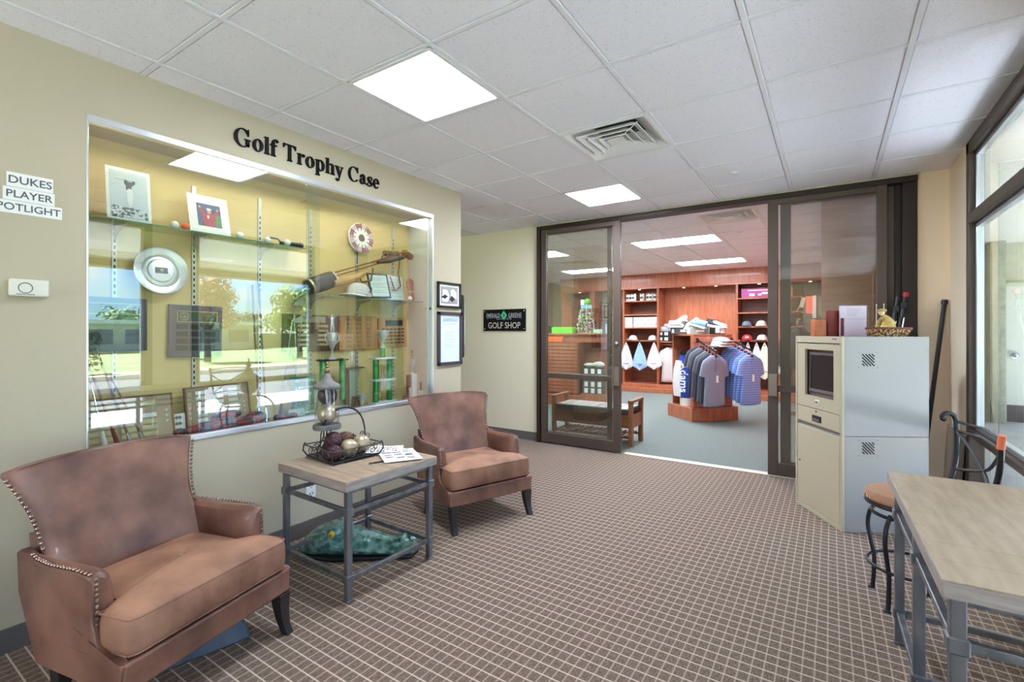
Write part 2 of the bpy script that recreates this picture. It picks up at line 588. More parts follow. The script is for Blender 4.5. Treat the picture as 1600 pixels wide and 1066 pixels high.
def thing(name, label, cat, loc=(0, 0, 0), rz=0.0, group=None, rot=None):
    o = bpy.data.objects.new(name, None)
    o.empty_display_size = 0.1
    COL.objects.link(o)
    o.location = loc
    o.rotation_euler = rot if rot else (0, 0, rz)
    return tag(o, label, cat, group)

def kids(o):
    return [c for c in bpy.data.objects if c.parent is o]

def dup(root, loc, rz=None, label=None, group=None, rot=None, scale=None):
    r = root.copy()
    COL.objects.link(r)
    r.location = loc
    if rz is not None:
        r.rotation_euler = (0, 0, rz)
    if rot:
        r.rotation_euler = rot
    if scale:
        r.scale = scale
    if label:
        r['label'] = label
    if group:
        r['group'] = group
    for ch in kids(root):
        c = ch.copy()
        COL.objects.link(c)
        c.parent = r
        for g in kids(ch):
            d = g.copy()
            COL.objects.link(d)
            d.parent = c
    return r

def text_geo(body, size, extrude=0.001, align='CENTER', bold=0.0):
    cu = bpy.data.curves.new('t', 'FONT')
    cu.body = body
    cu.size = size
    cu.extrude = extrude
    cu.offset = bold
    cu.resolution_u = 3
    cu.align_x = align
    cu.align_y = 'CENTER'
    o = bpy.data.objects.new('t', cu)
    COL.objects.link(o)
    bpy.context.view_layer.update()
    me = bpy.data.meshes.new_from_object(o.evaluated_get(bpy.context.evaluated_depsgraph_get()))
    vs = [tuple(v.co) for v in me.vertices]
    fs = [tuple(p.vertices) for p in me.polygons]
    bpy.data.objects.remove(o)
    bpy.data.curves.remove(cu)
    bpy.data.meshes.remove(me)
    return vs, fs

# matrices that lay flat text (x right, y up) on walls
def onwall_x(x, y, z):       # wall facing +X : text right = +Y
    return Matrix(((0, 0, 1, x), (1, 0, 0, y), (0, 1, 0, z), (0, 0, 0, 1)))
def onwall_y(x, y, z):       # wall facing -Y : text right = +X
    return Matrix(((1, 0, 0, x), (0, 0, -1, y), (0, 1, 0, z), (0, 0, 0, 1)))

# ================================================================== SETTING
WX = -2.93       # trophy wall face
RX = 0.80        # window wall
DY = 5.23        # shop front line
CZ = 2.677       # lobby ceiling
BX = -3.23       # back of trophy case
mb = MB()
mb.bx(-6.5, 0.88, -3.6, DY, -0.1, 0)
make('floor', mb, 'carpet', kind='structure')
mb = MB()
mb.bx(-7.0, 0.88, DY, 11.6, -0.1, 0)
make('floor', mb, 'shopfloor', kind='structure')
mb = MB()
mb.bx(-1.93, 0.55, DY - 0.07, DY + 0.03, 0, 0.008)
make('trim_1', mb, mat('threshold', (200, 190, 170), 0.5), kind='structure', bevel=0.003)

# ceilings -----------------------------------------------------------
def ceiling(x0, x1, y0, y1, gx, gy, skip, name='ceiling'):
    mb = MB()
    mb.bx(x0, x1, y0, y1, CZ + 0.10, CZ + 0.22)
    c = make(name, mb, 'tile', kind='structure')
    xs = [gx + 0.61 * k for k in range(-20, 20) if x0 < gx + 0.61 * k < x1]
    ys = [gy + 0.61 * k for k in range(-20, 30) if y0 < gy + 0.61 * k < y1]
    for x in xs:
        b = MB()
        b.bx(x - 0.012, x + 0.012, y0, y1, CZ, CZ + 0.035)
        make('grid_bar', b, 'tbar', c, bevel=0.0015, seg=1)
    for y in ys:
        b = MB()
        b.bx(x0, x1, y - 0.010, y + 0.010, CZ + 0.0015, CZ + 0.03)
        make('grid_bar', b, 'tbar', c)
    xs = [x0] + xs + [x1]
    ys = [y0] + ys + [y1]
    shared = {}
    for i in range(len(xs) - 1):
        for j in range(len(ys) - 1):
            a, b_, e, f_ = xs[i], xs[i + 1], ys[j], ys[j + 1]
            cx, cy = (a + b_) / 2, (e + f_) / 2
            if any(s[0] < cx < s[1] and s[2] < cy < s[3] for s in skip):
                continue
            key = (round(b_ - a, 3), round(f_ - e, 3))
            if key not in shared:
                q = MB()
                hx, hy = (b_ - a) / 2, (f_ - e) / 2
                q.box((0, 0, CZ + 0.018), (2 * hx, 2 * hy, 0.016))
                q.box((0, 0, CZ + 0.008), (2 * hx - 0.034, 2 * hy - 0.034, 0.008))
                o = make('ceiling_tile', q, 'tile', c, bevel=0.002, seg=1)
                shared[key] = o
            else:
                o = shared[key].copy()
                COL.objects.link(o)
                o.parent = c
            o.location = (cx, cy, rnd.uniform(-0.0008, 0.0008))
    return c
LIT = [(-2.133, -1.523, 1.623, 2.233), (-2.133, -1.523, 4.063, 4.673)]
VENT = (-1.523, -0.913, 2.843, 3.453)
ceiling(-4.6, RX, 0.403, DY - 0.03, 0.307, 2.843, LIT + [VENT])
SL = [(-2.50, -1.28, 6.88, 7.49), (-2.50, -1.28, 9.32, 9.93), (-4.94, -3.72, 6.88, 7.49), (-4.94, -3.72, 9.32, 9.93)]
SV = [(-1.28, -0.67, 5.66, 6.27), (-4.33, -3.72, 8.1, 8.71), (-0.67, -0.06, 8.71, 9.32)]
ceiling(-6.3, 0.84, DY + 0.07, 10.9, -1.28, 6.88, SL + SV)
mb = MB()
mb.bx(-6.5, 0.88, -3.6, 0.403, CZ + 0.005, CZ + 0.22)
mb.bx(-6.5, -4.6, 0.403, DY, CZ + 0.005, CZ + 0.22)
mb.bx(-7.0, -6.3, DY, 11.6, CZ + 0.005, CZ + 0.22)
mb.bx(-6.3, 0.84, 10.9, 11.6, CZ + 0.005, CZ + 0.22)
make('ceiling', mb, 'tile', kind='structure')
mb = MB()
mb.bx(-8, 0.95, -4.4, 13, CZ + 0.3, CZ + 0.5)
make('ceiling', mb, 'stucco', kind='structure')

def light_panel(x0, x1, y0, y1, label):
    t = thing('ceiling_light', label, 'ceiling light', ((x0 + x1) / 2, (y0 + y1) / 2, CZ), group='recessed ceiling lights')
    hx, hy = (x1 - x0) / 2 - 0.012, (y1 - y0) / 2 - 0.012
    f = MB()
    for a in (-1, 1):
        f.bx(a * hx, a * (hx - 0.022), -hy, hy, -0.002, 0.05)
        f.bx(-hx, hx, a * hy, a * (hy - 0.022), -0.0025, 0.05)
    make('frame', f, 'tbar', t)
    d = MB()
    d.bx(-hx + 0.02, hx - 0.02, -hy + 0.02, hy - 0.02, 0.008, 0.012)
    make('diffuser', d, 'panel2' if y0 > DY else ('panel3' if y0 > 3 else 'panel'), t)
    h = MB()
    h.bx(-hx, hx, -hy, hy, 0.05, 0.09)
    make('housing', h, 'white', t)
    return t
light_panel(*LIT[0], 'large square ceiling light panel nearest the trophy case')
light_panel(*LIT[1], 'small looking square ceiling light panel in front of the shop doors')
light_panel(*SL[0], 'long ceiling light of the shop nearest the opening between doors')
light_panel(*SL[1], 'long ceiling light of the shop close to the wooden valance on the right')
light_panel(*SL[2], 'long shop ceiling light seen through the left door glass, nearer one')
light_panel(*SL[3], 'long shop ceiling light beyond the left door glass, farther one')
for x, y in ((-2.133, -0.817), (0.0, -0.817)):  # unseen panels, added to brighten the room from behind
    light_panel(x, x + 0.61, y - 1.2, y + 0.02, 'added unseen ceiling light panel behind the viewpoint at x %s' % ('left' if x < -1 else 'right'))

def vent(x0, x1, y0, y1, label):
    t = thing('ceiling_vent', label, 'air vent', ((x0 + x1) / 2, (y0 + y1) / 2, CZ), group='square ceiling air diffusers')
    h = 0.293
    def ring(ho, hi, zo, zi, th=0.004):
        q = MB()
        for k in range(4):
            m_ = Matrix.Rotation(k * math.pi / 2, 4, 'Z')
            q.raw([(-ho, -ho, zo), (ho, -ho, zo), (hi, -hi, zi), (-hi, -hi, zi), (-ho, -ho, zo + th), (ho, -ho, zo + th), (hi, -hi, zi + th), (-hi, -hi, zi + th)],
                  [(0, 1, 2, 3), (4, 7, 6, 5), (0, 4, 5, 1), (3, 2, 6, 7), (0, 3, 7, 4), (1, 5, 6, 2)], m_)
        return q
    make('outer_frame', ring(h, h - 0.02, -0.003, -0.003, 0.006), 'white', t)
    make('throat', ring(h - 0.02, 0.15, 0.0, 0.09), 'white', t)
    for ho, hi, zo, zi in ((0.21, 0.155, -0.010, 0.030), (0.15, 0.10, -0.012, 0.026), (0.095, 0.055, -0.013, 0.018)):
        make('louver', ring(ho, hi, zo, zi, 0.006), 'white', t)
    q = MB()
    q.box((0, 0, -0.006), (0.11, 0.11, 0.006))
    make('center_plate', q, 'white', t)
    q = MB()
    q.lathe([(0.13, 0), (0.13, 0.004)], 24, (0, 0, 0.088))
    make('duct_opening', q, 'slot', t)
    q = MB()
    q.bar((-0.21, -0.21, 0.0), (0.21, 0.21, 0.0), 0.006)
    q.bar((-0.21, 0.21, 0.0), (0.21, -0.21, 0.0), 0.006)
    make('support_wire', q, 'tbar', t)
    q = MB()
    q.bx(-h, h, -h, h, 0.094, 0.098)
    make('housing', q, 'shade', t)
vent(*VENT, 'white square louvered air diffuser in the lobby ceiling')
vent(*SV[0], 'square louvered air diffuser just inside the shop ceiling')
vent(*SV[1], 'square air diffuser deep in the shop, seen through left door glass')
vent(*SV[2], 'square air diffuser deep in the shop, seen right of the right door stile')
def detector(x, y, label):
    q = MB()
    q.lathe([(0.042, 0), (0.040, -0.008), (0.02, -0.012), (0.012, -0.016)], 20, (0, 0, 0))
    o = make('sprinkler_cover', q, 'white', None, smooth=True, loc=(x, y, CZ + 0.004))
    tag(o, label, 'sprinkler', 'ceiling sprinkler covers')
detector(-0.666, 4.336, 'small round white sprinkler cover in the lobby ceiling')
detector(-1.0, 6.95, 'small round sprinkler cover in the shop ceiling beyond the vent')

# walls ---------------------------------------------------------------
CY0, CY1, CZ0, CZ1 = 0.789, 3.169, 0.770, 2.400
mb = MB()
T = 0.42
mb.bx(WX - T, WX, -3.5, CY0, 0, CZ + 0.1)
mb.bx(WX - T, WX, CY1, 3.55, 0, CZ + 0.1)
mb.bx(WX - T, WX, CY0, CY1, 0, CZ0)
mb.bx(WX - T, WX, CY0, CY1, CZ1, CZ + 0.1)
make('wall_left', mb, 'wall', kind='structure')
mb = MB()
mb.bx(-6.5, -3.045, DY - 0.03, DY + 0.09, 0, CZ + 0.1)
make('wall_back', mb, 'wall_bright', kind='structure')
mb = MB()
mb.bx(0.60, RX + 0.08, DY - 0.03, DY + 0.09, 0, CZ + 0.1)
mb.bx(0.60, 0.62, DY + 0.05, 5.5, 0, CZ)
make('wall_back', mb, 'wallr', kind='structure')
mb = MB()
mb.bx(RX, RX + 0.08, 4.556, DY, 0, CZ + 0.1)
mb.bx(RX, RX + 0.08, 2.40, 2.82, 0, CZ + 0.1)
mb.bx(RX, RX + 0.08, 0.18, 0.50, 0, CZ + 0.1)
mb.bx(RX, RX + 0.08, -3.5, -2.9, 0, CZ + 0.1)
make('wall_right', mb, 'wallr', kind='structure')
mb = MB()
mb.bx(-6.5, -5.6, -3.6, -3.5, 0, CZ + 0.1)
mb.bx(-5.6, 0.9, -3.6, -3.5, 0, 0.5)
mb.bx(-5.6, 0.9, -3.6, -3.5, 2.3, CZ + 0.1)
mb.bx(-1.5, 0.9, -3.6, -3.5, 0.5, 2.3)
make('wall_front', mb, 'wall', kind='structure')
mb = MB()
mb.bx(-6.5, -6.4, -3.5, DY, 0, CZ + 0.1)
make('wall_alcove', mb, 'wall', kind='structure')
def baseboard(name, x0, x1, y0, y1):
    q = MB()
    q.bx(x0, x1, y0, y1, 0, 0.105)
    make(name, q, 'base', kind='structure', bevel=0.003)
baseboard('baseboard_left', WX, WX + 0.008, -3.5, 3.558)
baseboard('baseboard_left', WX - T, WX, 3.55, 3.558)
baseboard('baseboard_back', -6.4, -3.045, DY - 0.038, DY - 0.03)
baseboard('baseboard_back', 0.60, RX, DY - 0.038, DY - 0.03)
baseboard('baseboard_right', RX - 0.008, RX, 4.556, DY - 0.03)

# right window --------------------------------------------------------
def window(name, y0, y1):
    t = bpy.data.objects.new(name, None)
    COL.objects.link(t)
    t['kind'] = 'structure'
    t.location = (RX, 0, 0)
    fw_ = 0.075
    def piece(nm, a, b, c, d, e, f, m_='bronze', bev=0.004):
        q = MB()
        q.bx(a, b, c, d, e, f)
        return make(nm, q, m_, t, bevel=bev, seg=1)
    piece('frame_post', -0.012, 0.07, y1 - fw_, y1, 0, CZ)
    piece('frame_post', -0.012, 0.07, y0, y0 + fw_, 0, CZ)
    piece('head_rail', -0.012, 0.07, y0, y1, CZ - 0.085, CZ)
    piece('transom_rail', -0.016, 0.07, y0 + fw_, y1 - fw_, 2.105, 2.175)
    piece('lower_rail', -0.012, 0.07, y0 + fw_, y1 - fw_, 0.655, 0.70)
    piece('bottom_rail', -0.012, 0.07, y0 + fw_, y1 - fw_, 0.0, 0.10)
    for z0, z1 in ((2.175, CZ - 0.085), (0.70, 2.105)):
        ym, yn = y0 + fw_, y1 - fw_
        for a, b, c, d in ((ym, ym + 0.03, z0, z1), (yn - 0.03, yn, z0, z1), (ym, yn, z0, z0 + 0.028), (ym, yn, z1 - 0.028, z1)):
            piece('sash_bead', 0.022, 0.062, a, b, c, d, 'alu', 0.003)
    for z0, z1 in ((2.175, CZ - 0.085), (0.70, 2.105), (0.10, 0.655)):
        piece('pane', 0.042, 0.046, y0 + fw_, y1 - fw_, z0, z1, 'glass', 0)
window('window_1', 2.82, 4.556)
window('window_2', 0.50, 2.40)
window('window_3', -2.9, 0.18)
t = bpy.data.objects.new('added_back_window', None)  # unseen window, added to let daylight in from behind the viewpoint
COL.objects.link(t)
t['kind'] = 'structure'
t.location = (0, -3.5, 0)
q = MB()
for x in (-5.6, -3.55, -1.56):
    q.bx(x, x + 0.06, -0.05, 0.01, 0.5, 2.3)
q.bx(-5.6, -1.5, -0.05, 0.01, 0.5, 0.56)
q.bx(-5.6, -1.5, -0.05, 0.01, 2.24, 2.3)
make('window_frame', q, 'bronze', t)
q = MB()
q.bx(-5.6, -1.5, -0.02, -0.015, 0.5, 2.3)
make('pane', q, 'glass', t)

# sliding shop doors ----------------------------------------------------
q = MB()
q.bx(-3.045, 0.60, DY - 0.075, DY + 0.075, CZ - 0.06, CZ + 0.002)
q.bx(-3.045, -3.0, DY - 0.075, DY + 0.075, 0, CZ - 0.06)
q.bx(0.50, 0.60, DY - 0.05, DY + 0.075, 0, CZ - 0.06)
q.bx(0.455, 0.50, DY + 0.0, DY + 0.075, 0, CZ - 0.06)
make('trim_2', q, 'bronzed', kind='structure', bevel=0.004)
q = MB()
q.bx(-3.06, 0.61, DY - 0.080, DY - 0.070, CZ - 0.012, CZ + 0.002)
make('trim_3', q, 'wall', kind='structure')
def sliding(name, x0, x1, y, wl, wr, handle_side, lock=True):
    t = bpy.data.objects.new(name, None)
    COL.objects.link(t)
    t['kind'] = 'structure'
    t.location = (x0, y, 0)
    W_ = x1 - x0
    zt = CZ - 0.06
    def piece(nm, a, b, c, d, m_='bronze', hy=0.022, bev=0.003, par=t):
        k = MB()
        k.bx(a, b, -hy, hy, c, d)
        return make(nm, k, m_, par, bevel=bev, seg=1)
    s1 = piece('stile', 0, wl, 0.012, zt)
    s2 = piece('stile', W_ - wr, W_, 0.012, zt)
    piece('bottom_rail', wl, W_ - wr, 0.012, 0.13)
    piece('top_rail', wl, W_ - wr, zt - 0.05, zt)
    piece('middle_rail', wl, W_ - wr, 0.80, 0.86)
    for a, b in ((0.13, 0.80), (0.86, zt - 0.05)):
        piece('pane', wl, W_ - wr, a, b, 'doorglass', 0.003, 0)
    if handle_side:
        hx = W_ - wr / 2 if handle_side > 0 else wl / 2
        st = s2 if handle_side > 0 else s1
        k = MB()
        k.bx(hx - 0.035, hx + 0.035, -0.040, -0.022, 0.76, 0.97)
        k.bx(hx - 0.035 * handle_side - 0.006, hx - 0.035 * handle_side + 0.006, -0.062, -0.03, 0.76, 0.97)
        make('pull_handle', k, 'bronzel', st, bevel=0.003)
        k = MB()
        k.lathe([(0.022, 0), (0.022, 0.012), (0.014, 0.016)], 18, (0, 0, 0), Matrix.Translation((hx, -0.022, 1.235)) @ Matrix.Rotation(R(90), 4, 'X'))
        if lock:
            make('lock', k, 'chrome', st, smooth=True)
sliding('door_1', -2.985, -1.965, DY - 0.045, 0.075, 0.085, 1)
sliding('door_2', -3.0, -2.10, DY + 0.03, 0.05, 0.05, 0)
sliding('door_3', -0.50, 0.40, DY - 0.045, 0.085, 0.07, -1, False)
sliding('door_4', -0.40, 0.455, DY + 0.03, 0.085, 0.06, 0)

# ================================================================== TROPHY CASE
tcse = thing('display_case', 'built-in trophy display case with gold painted back behind sliding glass', 'display case', (WX, CY0, CZ0))
CW, CH, CDp = CY1 - CY0, CZ1 - CZ0, WX - BX
def cpart(nm, a, b, c, d, e, f, m_, bev=0.0, label=None, par=None):
    k = MB()
    k.bx(a, b, c, d, e, f)
    return make(nm, k, m_, par or tcse, bevel=bev, seg=1, label=label)
cpart('back_panel', -CDp - 0.02, -CDp, 0, CW, 0, CH, 'gold')
cpart('side_panel', -CDp, -0.002, CW - 0.006, CW, 0, CH, 'greyp', label='pale grey right side panel')
cpart('side_panel', -CDp, -0.002, 0, 0.006, 0, CH, 'gold')
cpart('top_panel', -CDp, -0.002, 0.006, CW - 0.006, CH - 0.006, CH, 'soff')
cpart('base_panel', -CDp, -0.002, 0.006, CW - 0.006, 0, 0.006, 'soff')
cpart('top_track', -0.045, 0.006, 0, CW, CH - 0.032, CH, 'alu', 0.002)
cpart('bottom_track', -0.045, 0.008, 0, CW, 0, 0.030, 'alu', 0.003)
cpart('side_track', -0.045, 0.004, CW - 0.010, CW, 0.03, CH - 0.03, 'alu', 0.002)
cpart('side_track', -0.045, 0.004, 0, 0.008, 0.03, CH - 0.03, 'alu', 0.002)
cpart('glass_pane', -0.012, -0.006, 0.008, 1.25, 0.025, CH - 0.03, 'caseglass', label='left sliding glass pane')
cpart('glass_pane', -0.032, -0.026, 1.16, CW - 0.01, 0.025, CH - 0.03, 'caseglass', label='right sliding glass pane')
k = MB()
k.lathe([(0.009, 0), (0.009, 0.012), (0.006, 0.014)], 14, (0, 0, 0), Matrix.Translation((-0.006, CW - 0.04, 0.80)) @ Matrix.Rotation(R(90), 4, 'Y'))
make('lock', k, 'black', tcse)
for (y, zb, zt) in ((0.985, 0.0, 1.25), (1.374, 0.0, 1.38), (1.779, 0, 1.40), (2.16, 0, 1.40), (2.58, 0.0, 1.30), (2.97, 0.0, 1.42)):
    k = MB()
    yy = y - CY0
    k.bx(-CDp, -CDp + 0.010, yy - 0.011, yy + 0.011, zb + 0.006, zt + 0.10)
    s_ = make('shelf_standard', k, 'silvp', tcse)
    k = MB()
    for i in range(int((zt) / 0.035)):
        zz = 0.03 + i * 0.035
        k.bx(-CDp + 0.0102, -CDp + 0.0112, yy - 0.004, yy + 0.004, zz, zz + 0.018)
    make('slot', k, 'slot', s_, kind='stuff')
def shelf(y0, y1, z, dep, ys):
    sh = cpart('glass_shelf', -CDp + 0.005, -CDp + dep, y0 - CY0, y1 - CY0, z - 0.008 - CZ0, z - CZ0, 'shelfglass')
    cpart('shelf_edge', -CDp + dep, -CDp + dep + 0.002, y0 - CY0, y1 - CY0, z - 0.008 - CZ0, z - CZ0, mat('green_glass_edge', (110, 150, 128), 0.2), par=sh)
    for y in ys:
        k = MB()
        k.prism([(0, -0.012), (dep - 0.03, -0.012), (dep - 0.03, -0.022), (0.05, -0.045), (0.012, -0.085), (0, -0.085)], -0.002, 0.002,
                Matrix(((1, 0, 0, -CDp + 0.01), (0, 0, 1, y - CY0), (0, 1, 0, z - CZ0), (0, 0, 0, 1))))
        make('shelf_bracket', k, 'silvp', tcse)
Z1s, Z2s = 1.945, 1.635
shelf(0.80, 1.99, Z1s, 0.20, (0.985, 1.374, 1.779))
shelf(2.12, 3.14, Z2s, 0.20, (2.16, 2.58, 2.97))

cl_ = bpy.data.lights.new('case_lamp', 'AREA')
cl_.shape = 'RECTANGLE'
cl_.size, cl_.size_y = 0.05, 2.2
cl_.energy = 7
cl_.color = (1.0, 0.90, 0.70)
clo = bpy.data.objects.new('case_lamp', cl_)
COL.objects.link(clo)
clo.parent = tcse
clo.location = (-0.075, CW / 2, CH - 0.012)
clo.rotation_euler = (0, R(-14), 0)
cpart('lamp_strip', -0.105, -0.05, 0.09, CW - 0.09, CH - 0.010, CH - 0.006, 'white')

# wall lettering (serif capitals and small letters) ---------------------
def arcring(cx, cy, ro, ri, a0, a1, n=22, dx=0.0, dy=0.0):
    """crescent band between two ellipses, degrees"""
    vs, fs = [], []
    for i in range(n + 1):
        a = R(a0 + (a1 - a0) * i / n)
        vs.append((cx + ro[0] * math.cos(a), cy + ro[1] * math.sin(a)))
        vs.append((cx + dx + ri[0] * math.cos(a), cy + dy + ri[1] * math.sin(a)))
    return [[vs[2 * i], vs[2 * i + 2], vs[2 * i + 3], vs[2 * i + 1]] for i in range(n)]
def rect(x0, y0, x1, y1):
    return [[(x0, y0), (x1, y0), (x1, y1), (x0, y1)]]
def foot(x0, x1, y, up=1):
    m_ = (x0 + x1) / 2
    h = 0.03 * up
    return [[(x0 - 0.05, y), (x1 + 0.05, y), (x1 + 0.05, y + h), (x1, y + 2.0 * h), (x0, y + 2.0 * h), (x0 - 0.05, y + h)]]
GL = {
 'G': (0.778, arcring(0.385, 0.338, (0.345, 0.352), (0.215, 0.318), 38, 322) + rect(0.52, 0.05, 0.655, 0.31) + rect(0.455, 0.285, 0.725, 0.315) + [[(0.60, 0.44), (0.635, 0.44), (0.635, 0.70), (0.605, 0.70), (0.56, 0.60)]] + [[(0.52, 0.05), (0.655, 0.05), (0.655, 0.085), (0.56, 0.13)]]),
 'C': (0.722, arcring(0.385, 0.338, (0.345, 0.352), (0.215, 0.318), 38, 318) + [[(0.60, 0.44), (0.635, 0.44), (0.635, 0.70), (0.605, 0.70), (0.56, 0.60)]]),
 'o': (0.5, arcring(0.25, 0.23, (0.228, 0.245), (0.095, 0.215), 0, 360, 28)),
 'l': (0.278, rect(0.075, 0.02, 0.205, 0.66) + foot(0.075, 0.205, 0) + [[(0.02, 0.62), (0.205, 0.62), (0.205, 0.68), (0.02, 0.655)]]),
 'f': (0.333, rect(0.08, 0.02, 0.21, 0.52) + foot(0.08, 0.21, 0) + rect(0.015, 0.415, 0.32, 0.455) + arcring(0.255, 0.50, (0.175, 0.19), (0.045, 0.155), 60, 180, 14) + arcring(0.335, 0.615, (0.052, 0.052), (0.001, 0.001), 0, 360, 14)),
 'T': (0.667, rect(0.265, 0.02, 0.405, 0.676) + foot(0.265, 0.405, 0) + rect(0.03, 0.635, 0.64, 0.676) + [[(0.03, 0.50), (0.055, 0.50), (0.12, 0.60), (0.20, 0.64), (0.03, 0.66)]] + [[(0.64, 0.66), (0.47, 0.64), (0.55, 0.60), (0.615, 0.50), (0.64, 0.50)]]),
 'r': (0.444, rect(0.085, 0.02, 0.215, 0.45) + foot(0.085, 0.215, 0) + [[(0.025, 0.42), (0.215, 0.42), (0.215, 0.47), (0.025, 0.445)]] + arcring(0.33, 0.29, (0.13, 0.18), (0.10, 0.11), 60, 180, 12) + arcring(0.365, 0.405, (0.062, 0.062), (0.001, 0.001), 0, 360, 14)),
 'p': (0.556, rect(0.085, -0.19, 0.215, 0.45) + foot(0.085, 0.215, -0.215) + [[(0.02, 0.42), (0.215, 0.42), (0.215, 0.47), (0.02, 0.445)]] + arcring(0.30, 0.23, (0.225, 0.245), (0.09, 0.20), -140, 140, 22)),
 'h': (0.556, rect(0.075, 0.02, 0.205, 0.66) + foot(0.075, 0.205, 0) + [[(0.02, 0.62), (0.205, 0.62), (0.205, 0.68), (0.02, 0.655)]] + rect(0.36, 0.02, 0.49, 0.34) + foot(0.36, 0.49, 0) + arcring(0.33, 0.33, (0.16, 0.145), (0.045, 0.09), 0, 140, 14)),
 'y': (0.5, [[(0.05, 0.45), (0.19, 0.45), (0.33, 0.10), (0.25, -0.02)]] + [[(0.40, 0.45), (0.435, 0.45), (0.245, -0.12), (0.20, -0.14), (0.24, -0.02)]] + rect(0.01, 0.435, 0.245, 0.462) + rect(0.33, 0.435, 0.49, 0.462) + arcring(0.165, -0.10, (0.10, 0.115), (0.07, 0.05), 200, 345, 10) + arcring(0.10, -0.135, (0.052, 0.052), (0.001, 0.001), 0, 360, 14)),
 'a': (0.5, rect(0.25, 0.06, 0.375, 0.34) + arcring(0.215, 0.325, (0.16, 0.15), (0.05, 0.12), 0, 165, 14) + arcring(0.115, 0.345, (0.055, 0.055), (0.001, 0.001), 0, 360, 14) + arcring(0.195, 0.14, (0.165, 0.148), (0.055, 0.095), 60, 330, 18) + [[(0.25, 0.08), (0.375, 0.06), (0.47, 0.02), (0.48, 0.06), (0.375, 0.11)]] + [[(0.2, 0.25), (0.26, 0.27), (0.26, 0.31), (0.17, 0.272)]]),
 's': (0.389, arcring(0.19, 0.345, (0.155, 0.13), (0.06, 0.09), 40, 215, 14) + [[(0.035, 0.33), (0.10, 0.22), (0.30, 0.06), (0.352, 0.15), (0.26, 0.25), (0.09, 0.38)]] + arcring(0.19, 0.125, (0.165, 0.135), (0.06, 0.10), -140, 35, 14) + rect(0.035, 0.0, 0.06, 0.16) + rect(0.305, 0.31, 0.33, 0.46)),
 'e': (0.444, arcring(0.23, 0.23, (0.20, 0.245), (0.085, 0.208), 0, 320, 24) + rect(0.12, 0.235, 0.425, 0.27)),
}
t = thing('wall_lettering', 'black serif lettering reading Golf Trophy Case on the wall above the case', 'lettering', (WX, 1.455, 2.472))
pen = 0.0
EM, SXF = 0.158, 0.905
for ch in 'Golf Trophy Case':
    if ch == ' ':
        pen += 0.25
        continue
    adv, polys = GL[ch]
    k = MB()
    for p in polys:
        pp = [((pen + a) * EM * SXF, b * EM) for a, b in p]
        ar = sum(pp[i][0] * pp[(i + 1) % len(pp)][1] - pp[(i + 1) % len(pp)][0] * pp[i][1] for i in range(len(pp)))
        if ar < 0:
            pp = pp[::-1]
        k.prism(pp, 0.001, 0.014, onwall_x(0, 0, 0))
    make('letter', k, 'letter', t)
    pen += adv

# label strips
def strip(name, y0, y1, z0, z1, word, size, label):
    k = MB()
    k.bx(0, 0.003, y0, y1, z0, z1)
    o = make(name, k, 'paper', None, loc=(WX, 0, 0))
    tag(o, label, 'sign', 'printed name strips left of the case')
    vs, fs = text_geo(word, size, 0.0004, bold=size * 0.012)
    k = MB()
    k.raw(vs, fs, onwall_x(0.0036, (y0 + y1) / 2, (z0 + z1) / 2 - size * 0.02))
    make('lettering', k, 'ink', o)
strip('word_strip', 0.524, 0.672, 1.992, 2.054, 'DUKES', 0.046, 'narrowest white word strip, top of the three left of the trophy case')
strip('word_strip', 0.513, 0.677, 1.934, 1.990, 'PLAYER', 0.044, 'white strip printed PLAYER, middle of the three by the trophy case')
strip('word_strip', 0.468, 0.702, 1.878, 1.932, 'SPOTLIGHT', 0.043, 'white strip printed SPOTLIGHT, bottom of the three by the trophy case')
k = MB()
k.bx(0, 0.030, 0.528, 0.653, 1.522, 1.596)
o = make('door_chime', k, mat('ivory_plastic', (222, 220, 206), 0.5), None, bevel=0.006, loc=(WX, 0, 0), seg=3)
tag(o, 'ivory plastic chime box on the wall left of the trophy case', 'chime')
k = MB()
k.tube([(0.031, 0.577 + 0.022 * math.cos(a * 0.2618), 1.558 + 0.022 * math.sin(a * 0.2618)) for a in range(25)], 0.0016, 6)
make('speaker_ring', k, 'bezel', o)
k = MB()
k.bx(0.030, 0.031, 0.548, 0.606, 1.529, 1.532)
make('caption_line', k, 'ink', o)

# frames to the right of the case
def framed(name, y0, y1, z0, z1, fw_, fm, label, x=WX):
    t = thing(name, label, 'picture', (x, (y0 + y1) / 2, (z0 + z1) / 2))
    hy, hz = (y1 - y0) / 2, (z1 - z0) / 2
    k = MB()
    for a in (-1, 1):
        k.bx(0.001, 0.022, a * hy, a * (hy - fw_), -hz, hz)
        k.bx(0.001, 0.022, -hy, hy, a * hz, a * (hz - fw_))
    make('frame', k, fm, t, bevel=0.002, seg=1)
    return t, hy, hz
t, hy, hz = framed('picture_frame', 3.212, 3.532, 1.583, 1.818, 0.022, 'black', 'black framed black and white photograph right of the case, upper of the two')
k = MB()
k.bx(0.001, 0.010, -hy + 0.02, hy - 0.02, -hz + 0.02, hz - 0.02)
make('mat_board', k, 'paper', t)
k = MB()
k.bx(0.010, 0.011, -0.115, 0.115, -0.078, 0.078)
k.slot(1)
k.prism([(-0.10, -0.06), (-0.02, -0.06), (0, 0.0), (-0.03, 0.05), (-0.09, 0.05)], 0.0112, 0.0116, onwall_x(0, 0, 0))
k.prism([(0.02, -0.01), (0.10, -0.03), (0.10, 0.03), (0.06, 0.06), (0.02, 0.05)], 0.0112, 0.0116, onwall_x(0, 0, 0))
k.slot(2)
k.prism([(-0.115, -0.02), (-0.06, -0.035), (-0.02, -0.01), (-0.06, 0.005)], 0.0117, 0.012, onwall_x(0, 0, 0))
